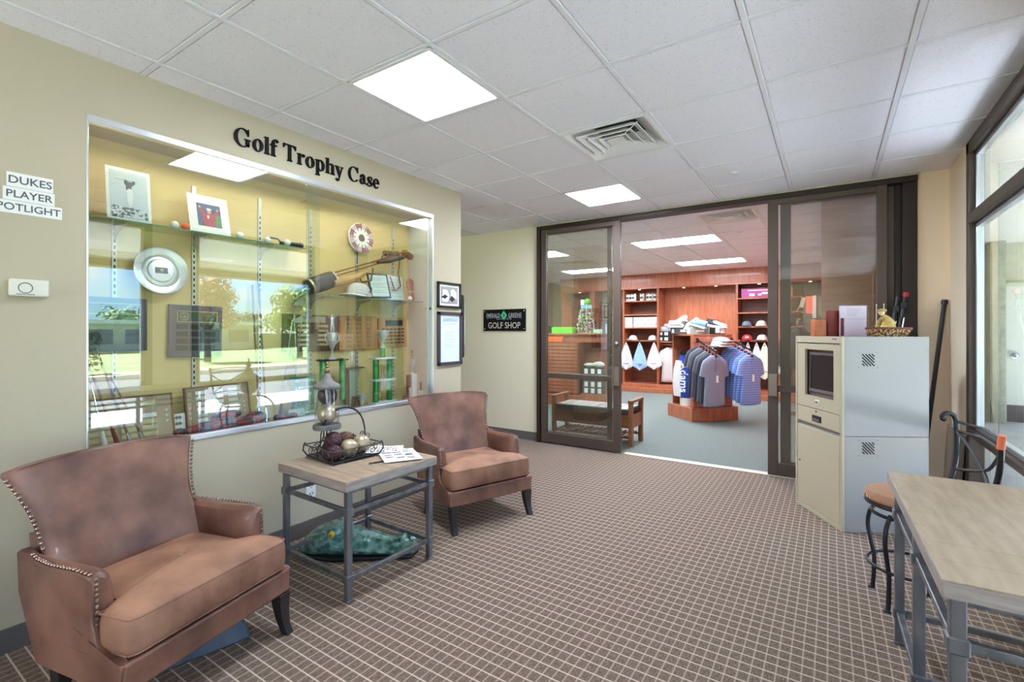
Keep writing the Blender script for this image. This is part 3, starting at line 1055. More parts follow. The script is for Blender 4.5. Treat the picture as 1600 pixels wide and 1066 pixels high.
k.prism([(0.0, -0.04), (0.04, -0.06), (0.08, -0.03), (0.03, 0.0)], 0.0117, 0.012, onwall_x(0, 0, 0))
make('photograph', k, [mat('photo_grey', (150, 150, 148), 0.6), 'paper', 'black'], t)
t, hy, hz = framed('notice_frame', 3.215, 3.548, 1.062, 1.548, 0.030, mat('charcoal_frame', (60, 60, 66), 0.4), 'charcoal framed notice with blue script heading, lower of the two beside the case')
k = MB()
k.bx(0.001, 0.010, -hy + 0.03, hy - 0.03, -hz + 0.03, hz - 0.03)
make('notice_sheet', k, 'bluepaper', t)
k = MB()
for i in range(16):
    a = -0.10 + i * 0.0133
    h = 0.012 + 0.014 * abs(math.sin(i * 1.7))
    k.bar((0.0108, a, 0.155), (0.0108, a + 0.008, 0.155 + h * 1.5), 0.001, 0.004)
make('script_heading', k, mat('blue_script', (60, 130, 160), 0.7), t)
k = MB()
k.bx(0.0102, 0.0108, -0.09, 0.09, 0.132, 0.136)
for i in range(7):
    k.bx(0.0102, 0.0108, -0.08, 0.08 - 0.02 * (i % 3), 0.055 - i * 0.022, 0.058 - i * 0.022)
make('text_lines', k, 'inkl', t, kind='stuff')
k = MB()
k.bx(-0.105, 0.015, 0.002, 0.042, -0.30, 0.30)
o = make('wall_rack', k, 'black', None, bevel=0.015, seg=3, loc=(WX - 0.004, 3.555, 1.42))
tag(o, 'slim black rounded rack hung on the end of the trophy wall', 'wall rack')
k = MB()
k.bx(0.0, 0.012, 0.043, 0.046, -0.18, 0.22)
make('paper_edge', k, 'paper', o)
# outlet
k = MB()
k.bx(0, 0.006, -0.036, 0.036, -0.058, 0.058)
o = make('wall_outlet', k, 'white', None, bevel=0.003, loc=(WX, 1.965, 0.305))
tag(o, 'white electrical outlet low on the wall behind the accent table', 'outlet')
k = MB()
for z in (-0.028, 0.028):
    k.bx(0.0062, 0.007, -0.012, -0.007, z - 0.008, z + 0.008)
    k.bx(0.0062, 0.007, 0.007, 0.012, z - 0.008, z + 0.008)
    k.bx(0.0062, 0.007, -0.003, 0.003, z - 0.018, z - 0.013)
make('socket_slots', k, 'slot', o)

# golf shop sign -----------------------------------------------------------
t = thing('shop_sign', 'black golf shop sign with green diamond on the wall left of the doors', 'sign', (-3.556, DY - 0.034, 1.517))
k = MB()
k.bx(-0.333, 0.333, -0.012, 0.0, -0.142, 0.142)
make('sign_board', k, 'letter', t, bevel=0.002, seg=1)
def sgn(word, x, z, size, m_='silvp', bold=0.0, nm='lettering', sx=1.0):
    vs, fs = text_geo(word, size, 0.0005, bold=bold)
    k = MB()
    k.raw([(a * sx, b, c) for a, b, c in vs], fs, onwall_y(x, -0.0128, z))
    make(nm, k, m_, t)
sgn('EMERALD', -0.172, 0.060, 0.078, 'inkl', 0.0006, sx=0.66)
sgn('GREENS', 0.172, 0.060, 0.078, 'inkl', 0.0006, sx=0.72)
sgn('GOLF   CLUB', 0.0, 0.015, 0.022, 'inkl', sx=1.9)
sgn('GOLF SHOP', 0.0, -0.072, 0.112, 'silvp', 0.0006, sx=0.86)
k = MB()
k.prism([(0, -0.062), (0.052, 0), (0, 0.062), (-0.052, 0)], 0.0, 0.002, onwall_y(0, -0.0125, 0.062))
make('diamond', k, mat('emerald', (70, 190, 130), 0.35), t)
k = MB()
k.prism([(0, -0.022), (0.02, 0), (0, 0.022), (-0.02, 0)], 0.0, 0.003, onwall_y(0, -0.0126, 0.062))
make('diamond_center', k, mat('emerald_dark', (24, 110, 70), 0.35), t)
k = MB()
for a in (-0.31, 0.31):
    for b in (-0.115, 0.115):
        k.ball((a, -0.013, b), 0.009, 10, 6, (1, 0.5, 1))
make('screw_cap', k, 'chrome', t, smooth=True)
k = MB()
k.tube([(-0.28, -0.0125, 0.022), (-0.16, -0.0125, 0.034), (-0.05, -0.0125, 0.032)], 0.0015, 4)
k.tube([(0.28, -0.0125, 0.022), (0.16, -0.0125, 0.034), (0.05, -0.0125, 0.032)], 0.0015, 4)
make('underline', k, 'inkl', t)
#%%PART2

# ================================================================== ARMCHAIRS
def spline(t, pts):
    for i in range(len(pts) - 1):
        if t <= pts[i + 1][0]:
            a, b = pts[i], pts[i + 1]
            q = (t - a[0]) / (b[0] - a[0])
            q = max(0, q)
            return tuple(a[j] + (b[j] - a[j]) * q for j in range(1, len(a)))
    return pts[-1][1:]

def make_armchair(label, loc, rz):
    t = thing('armchair', label, 'armchair', loc, rz, 'wingback leather armchairs')
    # backrest shell: z, half width inside, centre depth, wing tip depth, thickness
    lv = [(0.30, 0.275, -0.50, -0.42, 0.045), (0.42, 0.280, -0.53, -0.455, 0.05), (0.50, 0.282, -0.555, -0.50, 0.05), (0.55, 0.281, -0.572, -0.535, 0.048),
          (0.62, 0.284, -0.597, -0.562, 0.046), (0.70, 0.299, -0.627, -0.590, 0.046), (0.78, 0.326, -0.657, -0.620, 0.045), (0.835, 0.350, -0.677, -0.642, 0.042), (0.856, 0.362, -0.686, -0.650, 0.036)]
    rings = []
    n = 14
    for z, w_, xb, xt, th in lv:
        ins, outs = [], []
        for i in range(n + 1):
            s_ = -1 + 2 * i / n
            y = w_ * math.copysign(min(1, abs(s_)) ** 0.92, s_)
            x = xb + (xt - xb) * abs(s_) ** 3.2
            zz = z - (0.018 * (1 - abs(s_) ** 2) * -0.3 if z > 0.83 else 0) + (0.012 * (1 - s_ * s_) if z > 0.84 else 0)
            ins.append((x, y, zz))
            yo = (w_ + 0.024) * math.copysign(abs(s_) ** 0.92, s_)
            xo = xb - th + (xt - 0.014 - (xb - th)) * abs(s_) ** 4.5
            outs.append((xo, yo, zz))
        rings.append(ins + outs[::-1])
    k = MB()
    k.loft(rings)
    make('backrest', k, 'leather', t, smooth=True, sub=2)
    # arms : loft from rear to front, cross sections in y,z ; side panel reaches the rail
    for sgn_ in (-1, 1):
        secs = []
        for x, zt, yo, yi in ((-0.57, 0.548, 0.322, 0.262), (-0.50, 0.545, 0.330, 0.262), (-0.40, 0.546, 0.338, 0.262), (-0.28, 0.550, 0.346, 0.264), (-0.205, 0.554, 0.350, 0.268), (-0.172, 0.548, 0.351, 0.274), (-0.160, 0.535, 0.346, 0.284)):
            xf = x
            xb_ = x
            ring = [(xf + 0.0, sgn_ * yi, 0.30), (xf, sgn_ * (yi + 0.004), 0.44), (xf, sgn_ * (yi + 0.012), zt - 0.050), (xf, sgn_ * (yi + 0.022), zt - 0.016),
                    (xf, sgn_ * (yi + 0.045), zt + 0.002), (xf, sgn_ * (yo - 0.012), zt), (xf, sgn_ * (yo), zt - 0.012), (xf, sgn_ * (yo + 0.006), 0.40), (xf, sgn_ * (yo + 0.010), 0.29)]
            secs.append(ring if sgn_ > 0 else ring[::-1])
        k = MB()
        k.loft(secs)
        make('arm', k, 'leather', t, smooth=True, bevel=0.006)
        # flat outer side panel, down to the bottom rail
        yo = 0.352
        poly = [(-0.47, 0.185), (-0.25, 0.185), (-0.02, 0.185), (-0.004, 0.282), (-0.07, 0.288), (-0.13, 0.32), (-0.158, 0.39), (-0.168, 0.48), (-0.172, 0.540), (-0.26, 0.546), (-0.38, 0.541), (-0.49, 0.540),
                (-0.555, 0.552), (-0.600, 0.565), (-0.625, 0.55), (-0.59, 0.42), (-0.52, 0.27)]
        def yy(x, z):
            q_ = max(0, min(1, (-x - 0.40) / 0.14))
            lo_ = 0.357 - 0.008 * max(0, min(1, (z - 0.28) / 0.3))
            hi_ = 0.332 + 0.058 * max(0, (z - 0.58) / 0.275) ** 1.2
            return (1 - q_) * lo_ + q_ * (hi_ if z > 0.5 else hi_ + 0.012)
        k = MB()
        cen = (-0.33, 0.40)
        vs = [(x, sgn_ * yy(x, z), z) for x, z in poly] + [(x, sgn_ * (yy(x, z) - 0.030), z) for x, z in poly]
        m_ = len(poly)
        vs += [(cen[0], sgn_ * (yy(*cen) + 0.006), cen[1]), (cen[0], sgn_ * (yy(*cen) - 0.03), cen[1])]
        fs = [(i, (i + 1) % m_, 2 * m_) for i in range(m_)] + [((i + 1) % m_ + m_, i + m_, 2 * m_ + 1) for i in range(m_)] + [(i, i + m_, (i + 1) % m_ + m_, (i + 1) % m_) for i in range(m_)]
        if sgn_ > 0:
            fs = [f[::-1] for f in fs]
        k.raw(vs, fs)
        make('side_panel', k, 'leather', t, smooth=True, bevel=0.005)
        # nailheads on the outer edge
        line = [(-0.162, 0.305), (-0.172, 0.40), (-0.176, 0.48), (-0.180, 0.548), (-0.26, 0.553), (-0.38, 0.549), (-0.49, 0.548), (-0.545, 0.560), (-0.566, 0.60), (-0.590, 0.68), (-0.618, 0.77), (-0.640, 0.835)]
        k = MB()
        for i in range(len(line) - 1):
            a, b = line[i], line[i + 1]
            ln = math.dist(a, b)
            m2 = max(1, int(ln / 0.0165))
            for j in range(m2):
                x = a[0] + (b[0] - a[0]) * j / m2
                z = a[1] + (b[1] - a[1]) * j / m2
                if i < 3:
                    x += 0.018
                    k.ball((x, sgn_ * 0.338, z), 0.0080, 8, 5, (0.6, 1, 1))
                elif i < 7:
                    k.ball((x, sgn_ * (yy(x, z) - 0.004), z), 0.0066, 8, 5)
                else:
                    w_, xt_ = spline(z, [(q_[0], q_[1], q_[3]) for q_ in lv])
                    k.ball((xt_ + 0.003, sgn_ * (w_ + 0.014), z), 0.0078, 8, 5, (0.7, 1, 1))
        make('nailhead_trim', k, 'nail', t, smooth=True, kind='stuff')
    # seat rail
    k = MB()
    k.prism([(0, -0.350), (0, 0.350), (-0.46, 0.318), (-0.46, -0.318)], 0.180, 0.284)
    make('seat_rail', k, 'leather', t, smooth=True, bevel=0.010, seg=3)
    # outer back
    k = MB()
    k.raw([(-0.47, -0.318, 0.190), (-0.47, 0.318, 0.190), (-0.655, 0.285, 0.60), (-0.655, -0.285, 0.60), (-0.44, -0.318, 0.190), (-0.44, 0.318, 0.190), (-0.61, 0.275, 0.60), (-0.61, -0.275, 0.60)],
          [(0, 3, 2, 1), (4, 5, 6, 7), (0, 1, 5, 4), (1, 2, 6, 5), (2, 3, 7, 6), (3, 0, 4, 7)])
    make('outer_back', k, 'leather', t, bevel=0.006)
    # T cushion
    out_ = [(-0.012, -0.340), (0.004, -0.315), (0.004, 0.315), (-0.012, 0.340), (-0.15, 0.345), (-0.165, 0.262), (-0.49, 0.262), (-0.49, -0.262), (-0.165, -0.262), (-0.15, -0.345)]
    def dens(poly, st=0.045):
        r_ = []
        for i in range(len(poly)):
            a, b = poly[i], poly[(i + 1) % len(poly)]
            m3 = max(1, round(math.dist(a, b) / st))
            for j in range(m3):
                r_.append((a[0] + (b[0] - a[0]) * j / m3, a[1] + (b[1] - a[1]) * j / m3))
        return r_
    pl = dens(out_)
    c0 = (-0.22, 0)
    rings = []
    for f_, z in ((0.0, 0.292), (0.5, 0.290), (0.955, 0.288), (0.99, 0.300), (1.0, 0.335), (1.0, 0.385), (0.985, 0.415), (0.955, 0.423), (0.80, 0.434), (0.55, 0.446), (0.25, 0.452), (0.0, 0.453)):
        rings.append([(c0[0] + (x - c0[0]) * f_, c0[1] + (y - c0[1]) * f_, z + (0 if z < 0.43 else 0.004 * math.sin(9 * x) * math.cos(8 * y))) for x, y in pl])
    k = MB()
    k.loft(rings, cap=False)
    cu = make('seat_cushion', k, 'suede', t, smooth=True, sub=1, label='lighter worn tan seat cushion')
    k = MB()
    pp = [(c0[0] + (x - c0[0]) * 0.972, c0[1] + (y - c0[1]) * 0.972, 0.4170) for x, y in pl]
    k.tube(pp + [pp[0]], 0.004, 6, caps=False)
    pp = [(c0[0] + (x - c0[0]) * 0.970, c0[1] + (y - c0[1]) * 0.970, 0.2975) for x, y in pl]
    k.tube(pp + [pp[0]], 0.0035, 6, caps=False)
    make('piping', k, 'suede', cu, smooth=True)
    # legs
    for x, y, sx_, sp in ((-0.02, 0.312, 1, 1), (-0.02, -0.312, 1, -1), (-0.43, 0.29, -1, 1), (-0.43, -0.29, -1, -1)):
        k = MB()
        rs = []
        for z, of, h in ((0.182, 0.0, 0.030), (0.13, 0.002, 0.026), (0.08, 0.008, 0.022), (0.04, 0.018, 0.019), (0.0, 0.034, 0.019)):
            cx = x + of * sx_
            cy = y + (of * 0.25 * sp)
            rs.append([(cx - h, cy - h, z), (cx + h, cy - h, z), (cx + h, cy + h, z), (cx - h, cy + h, z)][::-1])
        k.loft(rs)
        make('leg', k, 'blackwood', t, smooth=True, bevel=0.003)
    return t
chA = make_armchair('brown leather wingback armchair in the left foreground beneath the display case', (-1.993, 0.949, 0), 0.243)
chB = dup(chA, (-2.005, 2.79, 0), -0.361, 'brown leather wingback armchair beyond the accent table, farther from the camera')
k = MB()
k.box((0, 0, 0.045), (0.42, 0.26, 0.09), taper=0.86)
k.box((0, 0, 0.098), (0.30, 0.17, 0.02), taper=0.8)
o = make('storage_case', k, mat('slate_plastic', (62, 70, 82), 0.5, c2=(80, 90, 104), scale=10), None, bevel=0.01, loc=(-2.33, 0.98, 0.001), rot=(0, 0, 1.35), smooth=True)
tag(o, 'low slate grey plastic case on the carpet under the left armchair', 'case')

# ================================================================== ACCENT TABLE
def iron_table(t, W_, D_, H_, th, legs, zu, zl, ps, topm, planks=0, edge='tabedge', inset=0.02):
    """x 0..W_, y 0..D_"""
    k = MB()
    k.bx(0, W_, 0, D_, H_ - th, H_ - 0.004)
    tp = make('tabletop', k, edge, t, bevel=0.004, seg=2)
    nx = planks
    if nx:
        bw = 0.0
        stepy = D_ / nx
        for i in range(nx):
            k = MB()
            k.bx(0.0015, W_ - 0.0015, i * stepy + 0.0008, (i + 1) * stepy - 0.0008, H_ - 0.004, H_)
            make('plank', k, topm, tp, bevel=0.001, seg=1)
    hs = ps / 2
    for x, y in legs:
        k = MB()
        k.bx(x - hs, x + hs, y - hs, y + hs, 0, H_ - th)
        k.bx(x - hs - 0.004, x + hs + 0.004, y - hs - 0.004, y + hs + 0.004, 0, 0.012)
        lg = make('leg', k, 'iron', t, bevel=0.003, seg=1)
        for z in (zu, zl):
            k = MB()
            c = hs + 0.006
            k.bx(x - c, x + c, y - c, y + c, z - 0.022, z + 0.022)
            make('joint_block', k, 'iron', lg, bevel=0.004, seg=1)
    def rail(nm, a, b, z, wd=None):
        k = MB()
        k.bar((a[0], a[1], z), (b[0], b[1], z), wd or ps * 0.7, ps * 0.7)
        make(nm, k, 'iron', t, bevel=0.003, seg=1)
    return rail
t = thing('accent_table', 'square accent table with washed oak top and grey iron frame between the armchairs', 'table', (-2.645, 1.565, 0), -0.035)
lg = [(0.03, 0.035), (0.605, 0.035), (0.605, 0.605), (0.03, 0.605)]
rail = iron_table(t, 0.635, 0.64, 0.615, 0.05, lg, 0.455, 0.115, 0.032, 'tabletop', 6)
for z in (0.455, 0.115):
    for i in range(4):
        a, b = lg[i], lg[(i + 1) % 4]
        rail('upper_rail' if z > 0.3 else 'lower_rail', a, b, z)
for i in range(4):
    a, b = lg[i], lg[(i + 1) % 4]
    rail('top_rail', a, b, 0.556, 0.014)

# lantern with two ornament balls
LX, LY, TZ = -2.50, 1.785, 0.615
t = thing('candle_lantern', 'pewter candle lantern with glass cylinder standing in the left end of the wire basket', 'lantern', (LX, LY, TZ + 0.013))
k = MB()
k.lathe([(0.036, 0.160), (0.078, 0.163), (0.082, 0.175), (0.078, 0.190), (0.060, 0.193), (0.0001, 0.193)], 28)
make('base_tray', k, 'pewter', t, smooth=True)
for a in (30, 150, 270):
    k = MB()
    ca, sa = math.cos(R(a)), math.sin(R(a))
    pts = [(ca * (0.03 + 0.035 * (1 - u) ** 1.5 + 0.012 * math.sin(u * 6)), sa * (0.03 + 0.035 * (1 - u) ** 1.5 + 0.012 * math.sin(u * 6)), 0.004 + 0.158 * u) for u in [i / 8 for i in range(9)]]
    k.tube(pts, 0.0045, 8)
    make('leg', k, 'diron', t, smooth=True)
k = MB()
pr = []
k.lathe([(0.069, 0.193), (0.069, 0.405), (0.067, 0.405), (0.067, 0.193)], 28, (0, 0, 0))
k.f = [f for f in k.f if len(f) == 4]
k.mi = [0] * len(k.f)
make('glass_cylinder', k, 'acry', t, smooth=True)
k = MB()
k.lathe([(0.0001, 0.400), (0.074, 0.402), (0.079, 0.410), (0.077, 0.420), (0.055, 0.434), (0.034, 0.450), (0.024, 0.470), (0.018, 0.485), (0.012, 0.492), (0.0001, 0.494)], 28)
make('lid', k, 'pewter', t, smooth=True)
k = MB()
k.ball((0, 0, 0.508), 0.017, 16, 10)
k.lathe([(0.006, 0.523), (0.010, 0.532), (0.006, 0.538), (0.008, 0.548), (0.003, 0.558), (0.0001, 0.562)], 14)
make('finial', k, mat('copper_finial', (140, 104, 84), 0.35, metal=0.7), t, smooth=True)
k = MB()
k.ball((0, 0, 0), 0.056, 24, 14)
o = make('decor_ball', k, 'oldgold', None, smooth=True, loc=(LX, LY, TZ + 0.263))
tag(o, 'champagne coloured ball at the bottom inside the lantern glass', 'decor ball')
k = MB()
k.ball((0, 0, 0), 0.055, 24, 14)
for i in range(9):
    a = i * math.pi / 9
    k.tube([(0.0555 * math.cos(b) * math.cos(a), 0.0555 * math.cos(b) * math.sin(a), 0.0555 * math.sin(b)) for b in [R(-80 + 20 * j) for j in range(9)]], 0.002, 4)
o = make('decor_ball', k, 'dpurple', None, smooth=True, loc=(LX, LY, TZ + 0.374), rot=(0.3, 0.2, 0))
tag(o, 'dark bronze ball on top of the other ball inside the lantern glass', 'decor ball')

# wire basket with arch handle
BXc, BYc, BR = -2.455, 1.868, -0.10
t = thing('wire_basket', 'black wrought wire tray basket with arched handle holding decor balls', 'basket', (BXc, BYc, TZ), BR)
hx, hy = 0.145, 0.155
k = MB()
k.bx(-hx, hx, -hy, hy, 0.008, 0.013)
make('tray_base', k, 'diron', t, bevel=0.002)
k = MB()
cs = [(-hx, -hy), (hx, -hy), (hx, hy), (-hx, hy)]
hx2, hy2 = hx + 0.012, hy + 0.012
ct = [(-hx2, -hy2), (hx2, -hy2), (hx2, hy2), (-hx2, hy2)]
def sq(kk, pts, z, r):
    for i in range(4):
        a, b = pts[i], pts[(i + 1) % 4]
        kk.tube([(a[0], a[1], z), (b[0], b[1], z)], r, 6)
sq(k, cs, 0.014, 0.004)
make('bottom_rim', k, 'diron', t, smooth=True)
k = MB()
sq(k, ct, 0.078, 0.004)
make('top_rim', k, 'wire', t, smooth=True)
for i in range(4):
    k = MB()
    a, b = cs[i], ct[i]
    k.tube([(a[0], a[1], 0.0), (a[0] * 0.98, a[1] * 0.98, 0.012), (a[0] * 1.10, a[1] * 1.10, 0.045), (b[0], b[1], 0.078), (b[0] * 0.96, b[1] * 0.96, 0.090)], 0.0042, 6)
    make('corner_post', k, 'diron', t, smooth=True)
def scroll(c, r0, turns, ax, sgnv=1, n=16, z0=0):
    pts = []
    for i in range(n + 1):
        u = i / n
        a = 2 * math.pi * turns * u
        r = r0 * (1 - 0.75 * u)
        p = Vector(c) + Vector(ax) * (r * math.cos(a) * sgnv) + Vector((0, 0, 1)) * (r * math.sin(a))
        pts.append(tuple(p))
    return pts
for (ax, fixed, span) in (((0, 1, 0), (hx + 0.006, 0), hy), ((0, 1, 0), (-hx - 0.006, 0), hy), ((1, 0, 0), (0, -hy - 0.006), hx), ((1, 0, 0), (0, hy + 0.006), hx)):
    for s_ in (-0.62, -0.2, 0.2, 0.62):
        c = (fixed[0] + ax[0] * span * s_, fixed[1] + ax[1] * span * s_, 0.046)
        k = MB()
        k.tube(scroll(c, 0.027, 1.3, ax, 1 if s_ < 0 else -1), 0.0026, 5)
        make('scroll_wire', k, 'wire', t, smooth=True)
# handle : arches over the basket across its length
k = MB()
pts = []
for i in range(15):
    u = i / 14
    a = math.pi * u
    pts.append((0.0, -0.150 * math.cos(a) * (1.0 if abs(math.cos(a)) < 0.8 else 1.0), 0.078 + 0.218 * math.sin(a) ** 0.7))
k.tube(pts, [0.0035 + 0.003 * math.sin(math.pi * i / 14) for i in range(15)], 8)
k.tube([(0.012 * math.sin(math.pi * i / 8), 0.151 - 0.03 * (i / 8), 0.078 + 0.15 * i / 8) for i in range(9)], 0.003, 6)
make('arch_handle', k, 'diron', t, smooth=True)
for s_ in (-1, 1):
    k = MB()
    k.tube(scroll((0, s_ * 0.168, 0.098), 0.018, 1.2, (0, 1, 0), -s_), 0.003, 5)
    k.tube(scroll((0, s_ * 0.125, 0.118), 0.016, 1.2, (0, 1, 0), s_), 0.0028, 5)
    make('handle_scroll', k, 'wire', t, smooth=True)
def bball(x, y, z, r, m_, label, wick=False):
    k = MB()
    k.ball((0, 0, 0), r, 22, 14)
    if wick:
        for i in range(10):
            q = Vector((rnd.gauss(0, 1), rnd.gauss(0, 1), rnd.gauss(0, 1))).normalized()
            u = q.orthogonal().normalized()
            v = q.cross(u)
            k.tube([tuple((u * math.cos(a) + v * math.sin(a)) * r * 1.01) for a in [2 * math.pi * j / 18 for j in range(19)]], 0.0032, 4)
    c, s_ = math.cos(BR), math.sin(BR)
    o = make('decor_ball', k, m_, None, smooth=True, loc=(BXc + c * x - s_ * y, BYc + s_ * x + c * y, TZ + z), rot=(rnd.random(), rnd.random(), 0))
    tag(o, label, 'decor ball', 'decorative balls in the wire basket')
bball(0.075, -0.012, 0.066, 0.052, 'oldgold', 'champagne gold ball at the front middle of the wire basket')
bball(0.040, 0.095, 0.068, 0.054, 'oldgold', 'champagne gold ball at the right end of the wire basket')
bball(0.085, -0.112, 0.056, 0.042, 'purple', 'burgundy wicker ball at the front left corner of the basket', True)
bball(-0.005, -0.100, 0.055, 0.041, 'purple', 'burgundy wicker ball low at the left behind the corner ball', True)
bball(0.015, -0.078, 0.112, 0.049, 'purple', 'largest burgundy wicker ball piled highest in the basket', True)
bball(-0.055, 0.045, 0.085, 0.050, mat('rust_wicker', (110, 60, 46), 0.6, c2=(70, 40, 34), scale=50, bump=0.6, bscale=60), 'rust brown wicker ball at the back of the basket', True)

# newspapers and pen
def paper(name, c, rz, w_, h_, z, label, seed):
    rr = random.Random(seed)
    k = MB()
    n = 6
    vs, fs = [], []
    for i in range(n + 1):
        for j in range(n + 1):
            x, y = (i / n - 0.5) * w_, (j / n - 0.5) * h_
            vs.append((x, y, 0.0015 + 0.004 * abs(math.sin(x * 9 + seed)) * abs(math.cos(y * 7))))
    for i in range(n):
        for j in range(n):
            a = i * (n + 1) + j
            fs.append((a, a + n + 1, a + n + 2, a + 1))
    m_ = len(vs)
    vs2 = vs + [(x, y, 0.0) for x, y, z_ in vs]
    fs2 = fs + [tuple(q + m_ for q in f[::-1]) for f in fs]
    k.raw(vs2, fs2)
    o = make(name, k, 'paper', None, loc=(c[0], c[1], z), rot=(0, 0, rz))
    tag(o, label, 'newspaper', 'newspapers on the accent table')
    def on(x, y):
        return 0.0023 + 0.004 * abs(math.sin(x * 9 + seed)) * abs(math.cos(y * 7)) + 0.0012
    k = MB()
    for i in range(9):
        x = -w_ / 2 + 0.03 + i * (w_ - 0.06) / 9
        for c_ in range(3):
            y0 = -h_ / 2 + 0.02 + c_ * (h_ - 0.04) / 3
            y1 = y0 + (h_ - 0.04) / 3 - 0.014
            k.slot(0 if rr.random() < 0.6 else (1 if rr.random() < 0.6 else 2))
            if rr.random() < 0.8:
                ww = (w_ - 0.06) / 9 * rr.uniform(0.4, 0.85)
                z0, z1 = on(x, y0), on(x + ww, y1)
                k.raw([(x, y0, z0), (x + ww, y0, on(x + ww, y0)), (x + ww, y1, z1), (x, y1, on(x, y1))], [(0, 1, 2, 3)])
    make('printed_blocks', k, ['inkl', 'ink', mat('rose_ink', (186, 130, 130), 0.8)], o, kind='stuff')
    return o
paper('newspaper', (-2.34, 2.09), 0.15, 0.30, 0.20, TZ, 'flat newspaper at the bottom of the papers beside the basket', 1)
paper('newspaper', (-2.17, 2.05), -0.55, 0.27, 0.22, TZ + 0.007, 'newspaper turned toward the front corner of the accent table', 2)
paper('newspaper', (-2.33, 2.08), 0.75, 0.22, 0.17, TZ + 0.014, 'small open newspaper lying topmost on the accent table', 3)
k = MB()
k.tube([(-0.055, 0, 0.005), (0.045, 0, 0.005), (0.057, 0, 0.005)], [0.0045, 0.0045, 0.001], 8)
o = make('ballpoint_pen', k, 'diron', None, smooth=True, loc=(-2.165, 1.885, TZ), rot=(0, 0, 1.2))
tag(o, 'dark pen with gold tip lying in front of the wire basket', 'pen')
k = MB()
k.tube([(-0.058, 0, 0.005), (-0.040, 0, 0.005)], [0.003, 0.0048], 8)
make('pen_tip', k, 'goldm', o, smooth=True)

# ================================================================== GLAZED CROCODILE HEAD
t = thing('crocodile_head', 'green glazed crocodile head ornament with yellow eye under the accent table', 'ornament', (-2.76, 1.80, 0), 0.53)
secs = []
prof = [(0.0, 0.03, 0.03, 0.045), (0.03, 0.105, 0.085, 0.05), (0.09, 0.145, 0.135, 0.05), (0.17, 0.155, 0.165, 0.05), (0.24, 0.150, 0.170, 0.045), (0.30, 0.135, 0.135, 0.04),
        (0.38, 0.125, 0.118, 0.04), (0.46, 0.112, 0.100, 0.035), (0.54, 0.100, 0.082, 0.032), (0.60, 0.098, 0.090, 0.03), (0.66, 0.095, 0.094, 0.03), (0.705, 0.07, 0.065, 0.03), (0.725, 0.02, 0.03, 0.03)]
dense = []
for i in range(len(prof) - 1):
    for j in range(4):
        u = j / 4
        dense.append(tuple(prof[i][q] + (prof[i + 1][q] - prof[i][q]) * u for q in range(4)))
dense.append(prof[-1])
for x, w_, h, _ in dense:
    ring = []
    for j in range(40):
        a = 2 * math.pi * j / 40
        y = w_ * math.cos(a)
        z = h * (0.5 + 0.5 * math.sin(a)) if math.sin(a) > -0.2 else h * 0.4 * (1 + math.sin(a)) / 0.8
        v = noise.noise(Vector((x * 38, y * 38, z * 38)))
        d = noise.noise(Vector((x * 60, y * 60, z * 60))) * 0.5 + 0.5
        f_ = 1 + 0.055 * (d - 0.5) * 2 + 0.04 * v
        ring.append((x, y * f_, max(0.0, z * f_ + (0.012 * abs(math.sin(j * 0.9)) if math.sin(a) > 0.6 else 0))))
    secs.append(ring)
k = MB()
k.loft(secs)
make('head_body', k, 'crocgreen', t, smooth=True, angle=60)
k = MB()
k.prism([(0.0, -0.10), (0.25, -0.16), (0.5, -0.12), (0.71, -0.09), (0.73, 0), (0.71, 0.09), (0.5, 0.12), (0.25, 0.16), (0.0, 0.10), (-0.02, 0)], 0.0, 0.022)
make('lower_jaw', k, 'black', t, bevel=0.006)
for s_ in (-1, 1):
    k = MB()
    k.ball((0.235, s_ * 0.085, 0.150), 0.042, 16, 10, (1.1, 0.8, 0.8))
    br = make('eye_brow', k, 'crocgreen', t, smooth=True)
    k = MB()
    k.ball((0.232, s_ * 0.112, 0.148), 0.021, 14, 10)
    make('eye', k, 'yellow', br, smooth=True)
    k = MB()
    k.ball((0.232, s_ * 0.1325, 0.148), 0.006, 8, 6, (0.6, 0.3, 1.6))
    make('pupil', k, 'black', br, smooth=True)
k = MB()
for s_ in (-1, 1):
    k.ball((0.655, s_ * 0.035, 0.082), 0.026, 12, 8, (1.2, 1, 0.8))
k.tube([(0.625, -0.04, 0.085), (0.65, 0, 0.10), (0.625, 0.04, 0.085)], 0.02, 8)
make('nostril_bump', k, 'crocgreen', t, smooth=True)

# ================================================================== RIGHT TABLE, STOOLS
t = thing('long_table', 'long washed oak table on grey iron posts at the right edge by the window', 'table', (0.235, 1.625, 0), 0.02)
W_, D_ = 0.545, 1.125
lg = [(0.038, 0.045), (0.038, 0.60), (0.038, 1.08), (W_ - 0.04, 1.08), (W_ - 0.04, 0.60), (W_ - 0.04, 0.045)]
rail = iron_table(t, W_, D_, 0.74, 0.048, lg, 0.565, 0.135, 0.034, 'tabletop2', 8)
for z in (0.565, 0.135):
    for a, b in ((0, 1), (1, 2), (2, 3), (3, 4), (4, 5), (5, 0), (1, 4)):
        if z < 0.3 and (a, b) == (5, 0):
            continue
        rail('upper_rail' if z > 0.3 else 'lower_rail', lg[a], lg[b], z)
rail('top_rail', lg[0], lg[2], 0.68, 0.016)
rail('top_rail', lg[5], lg[0], 0.68, 0.016)

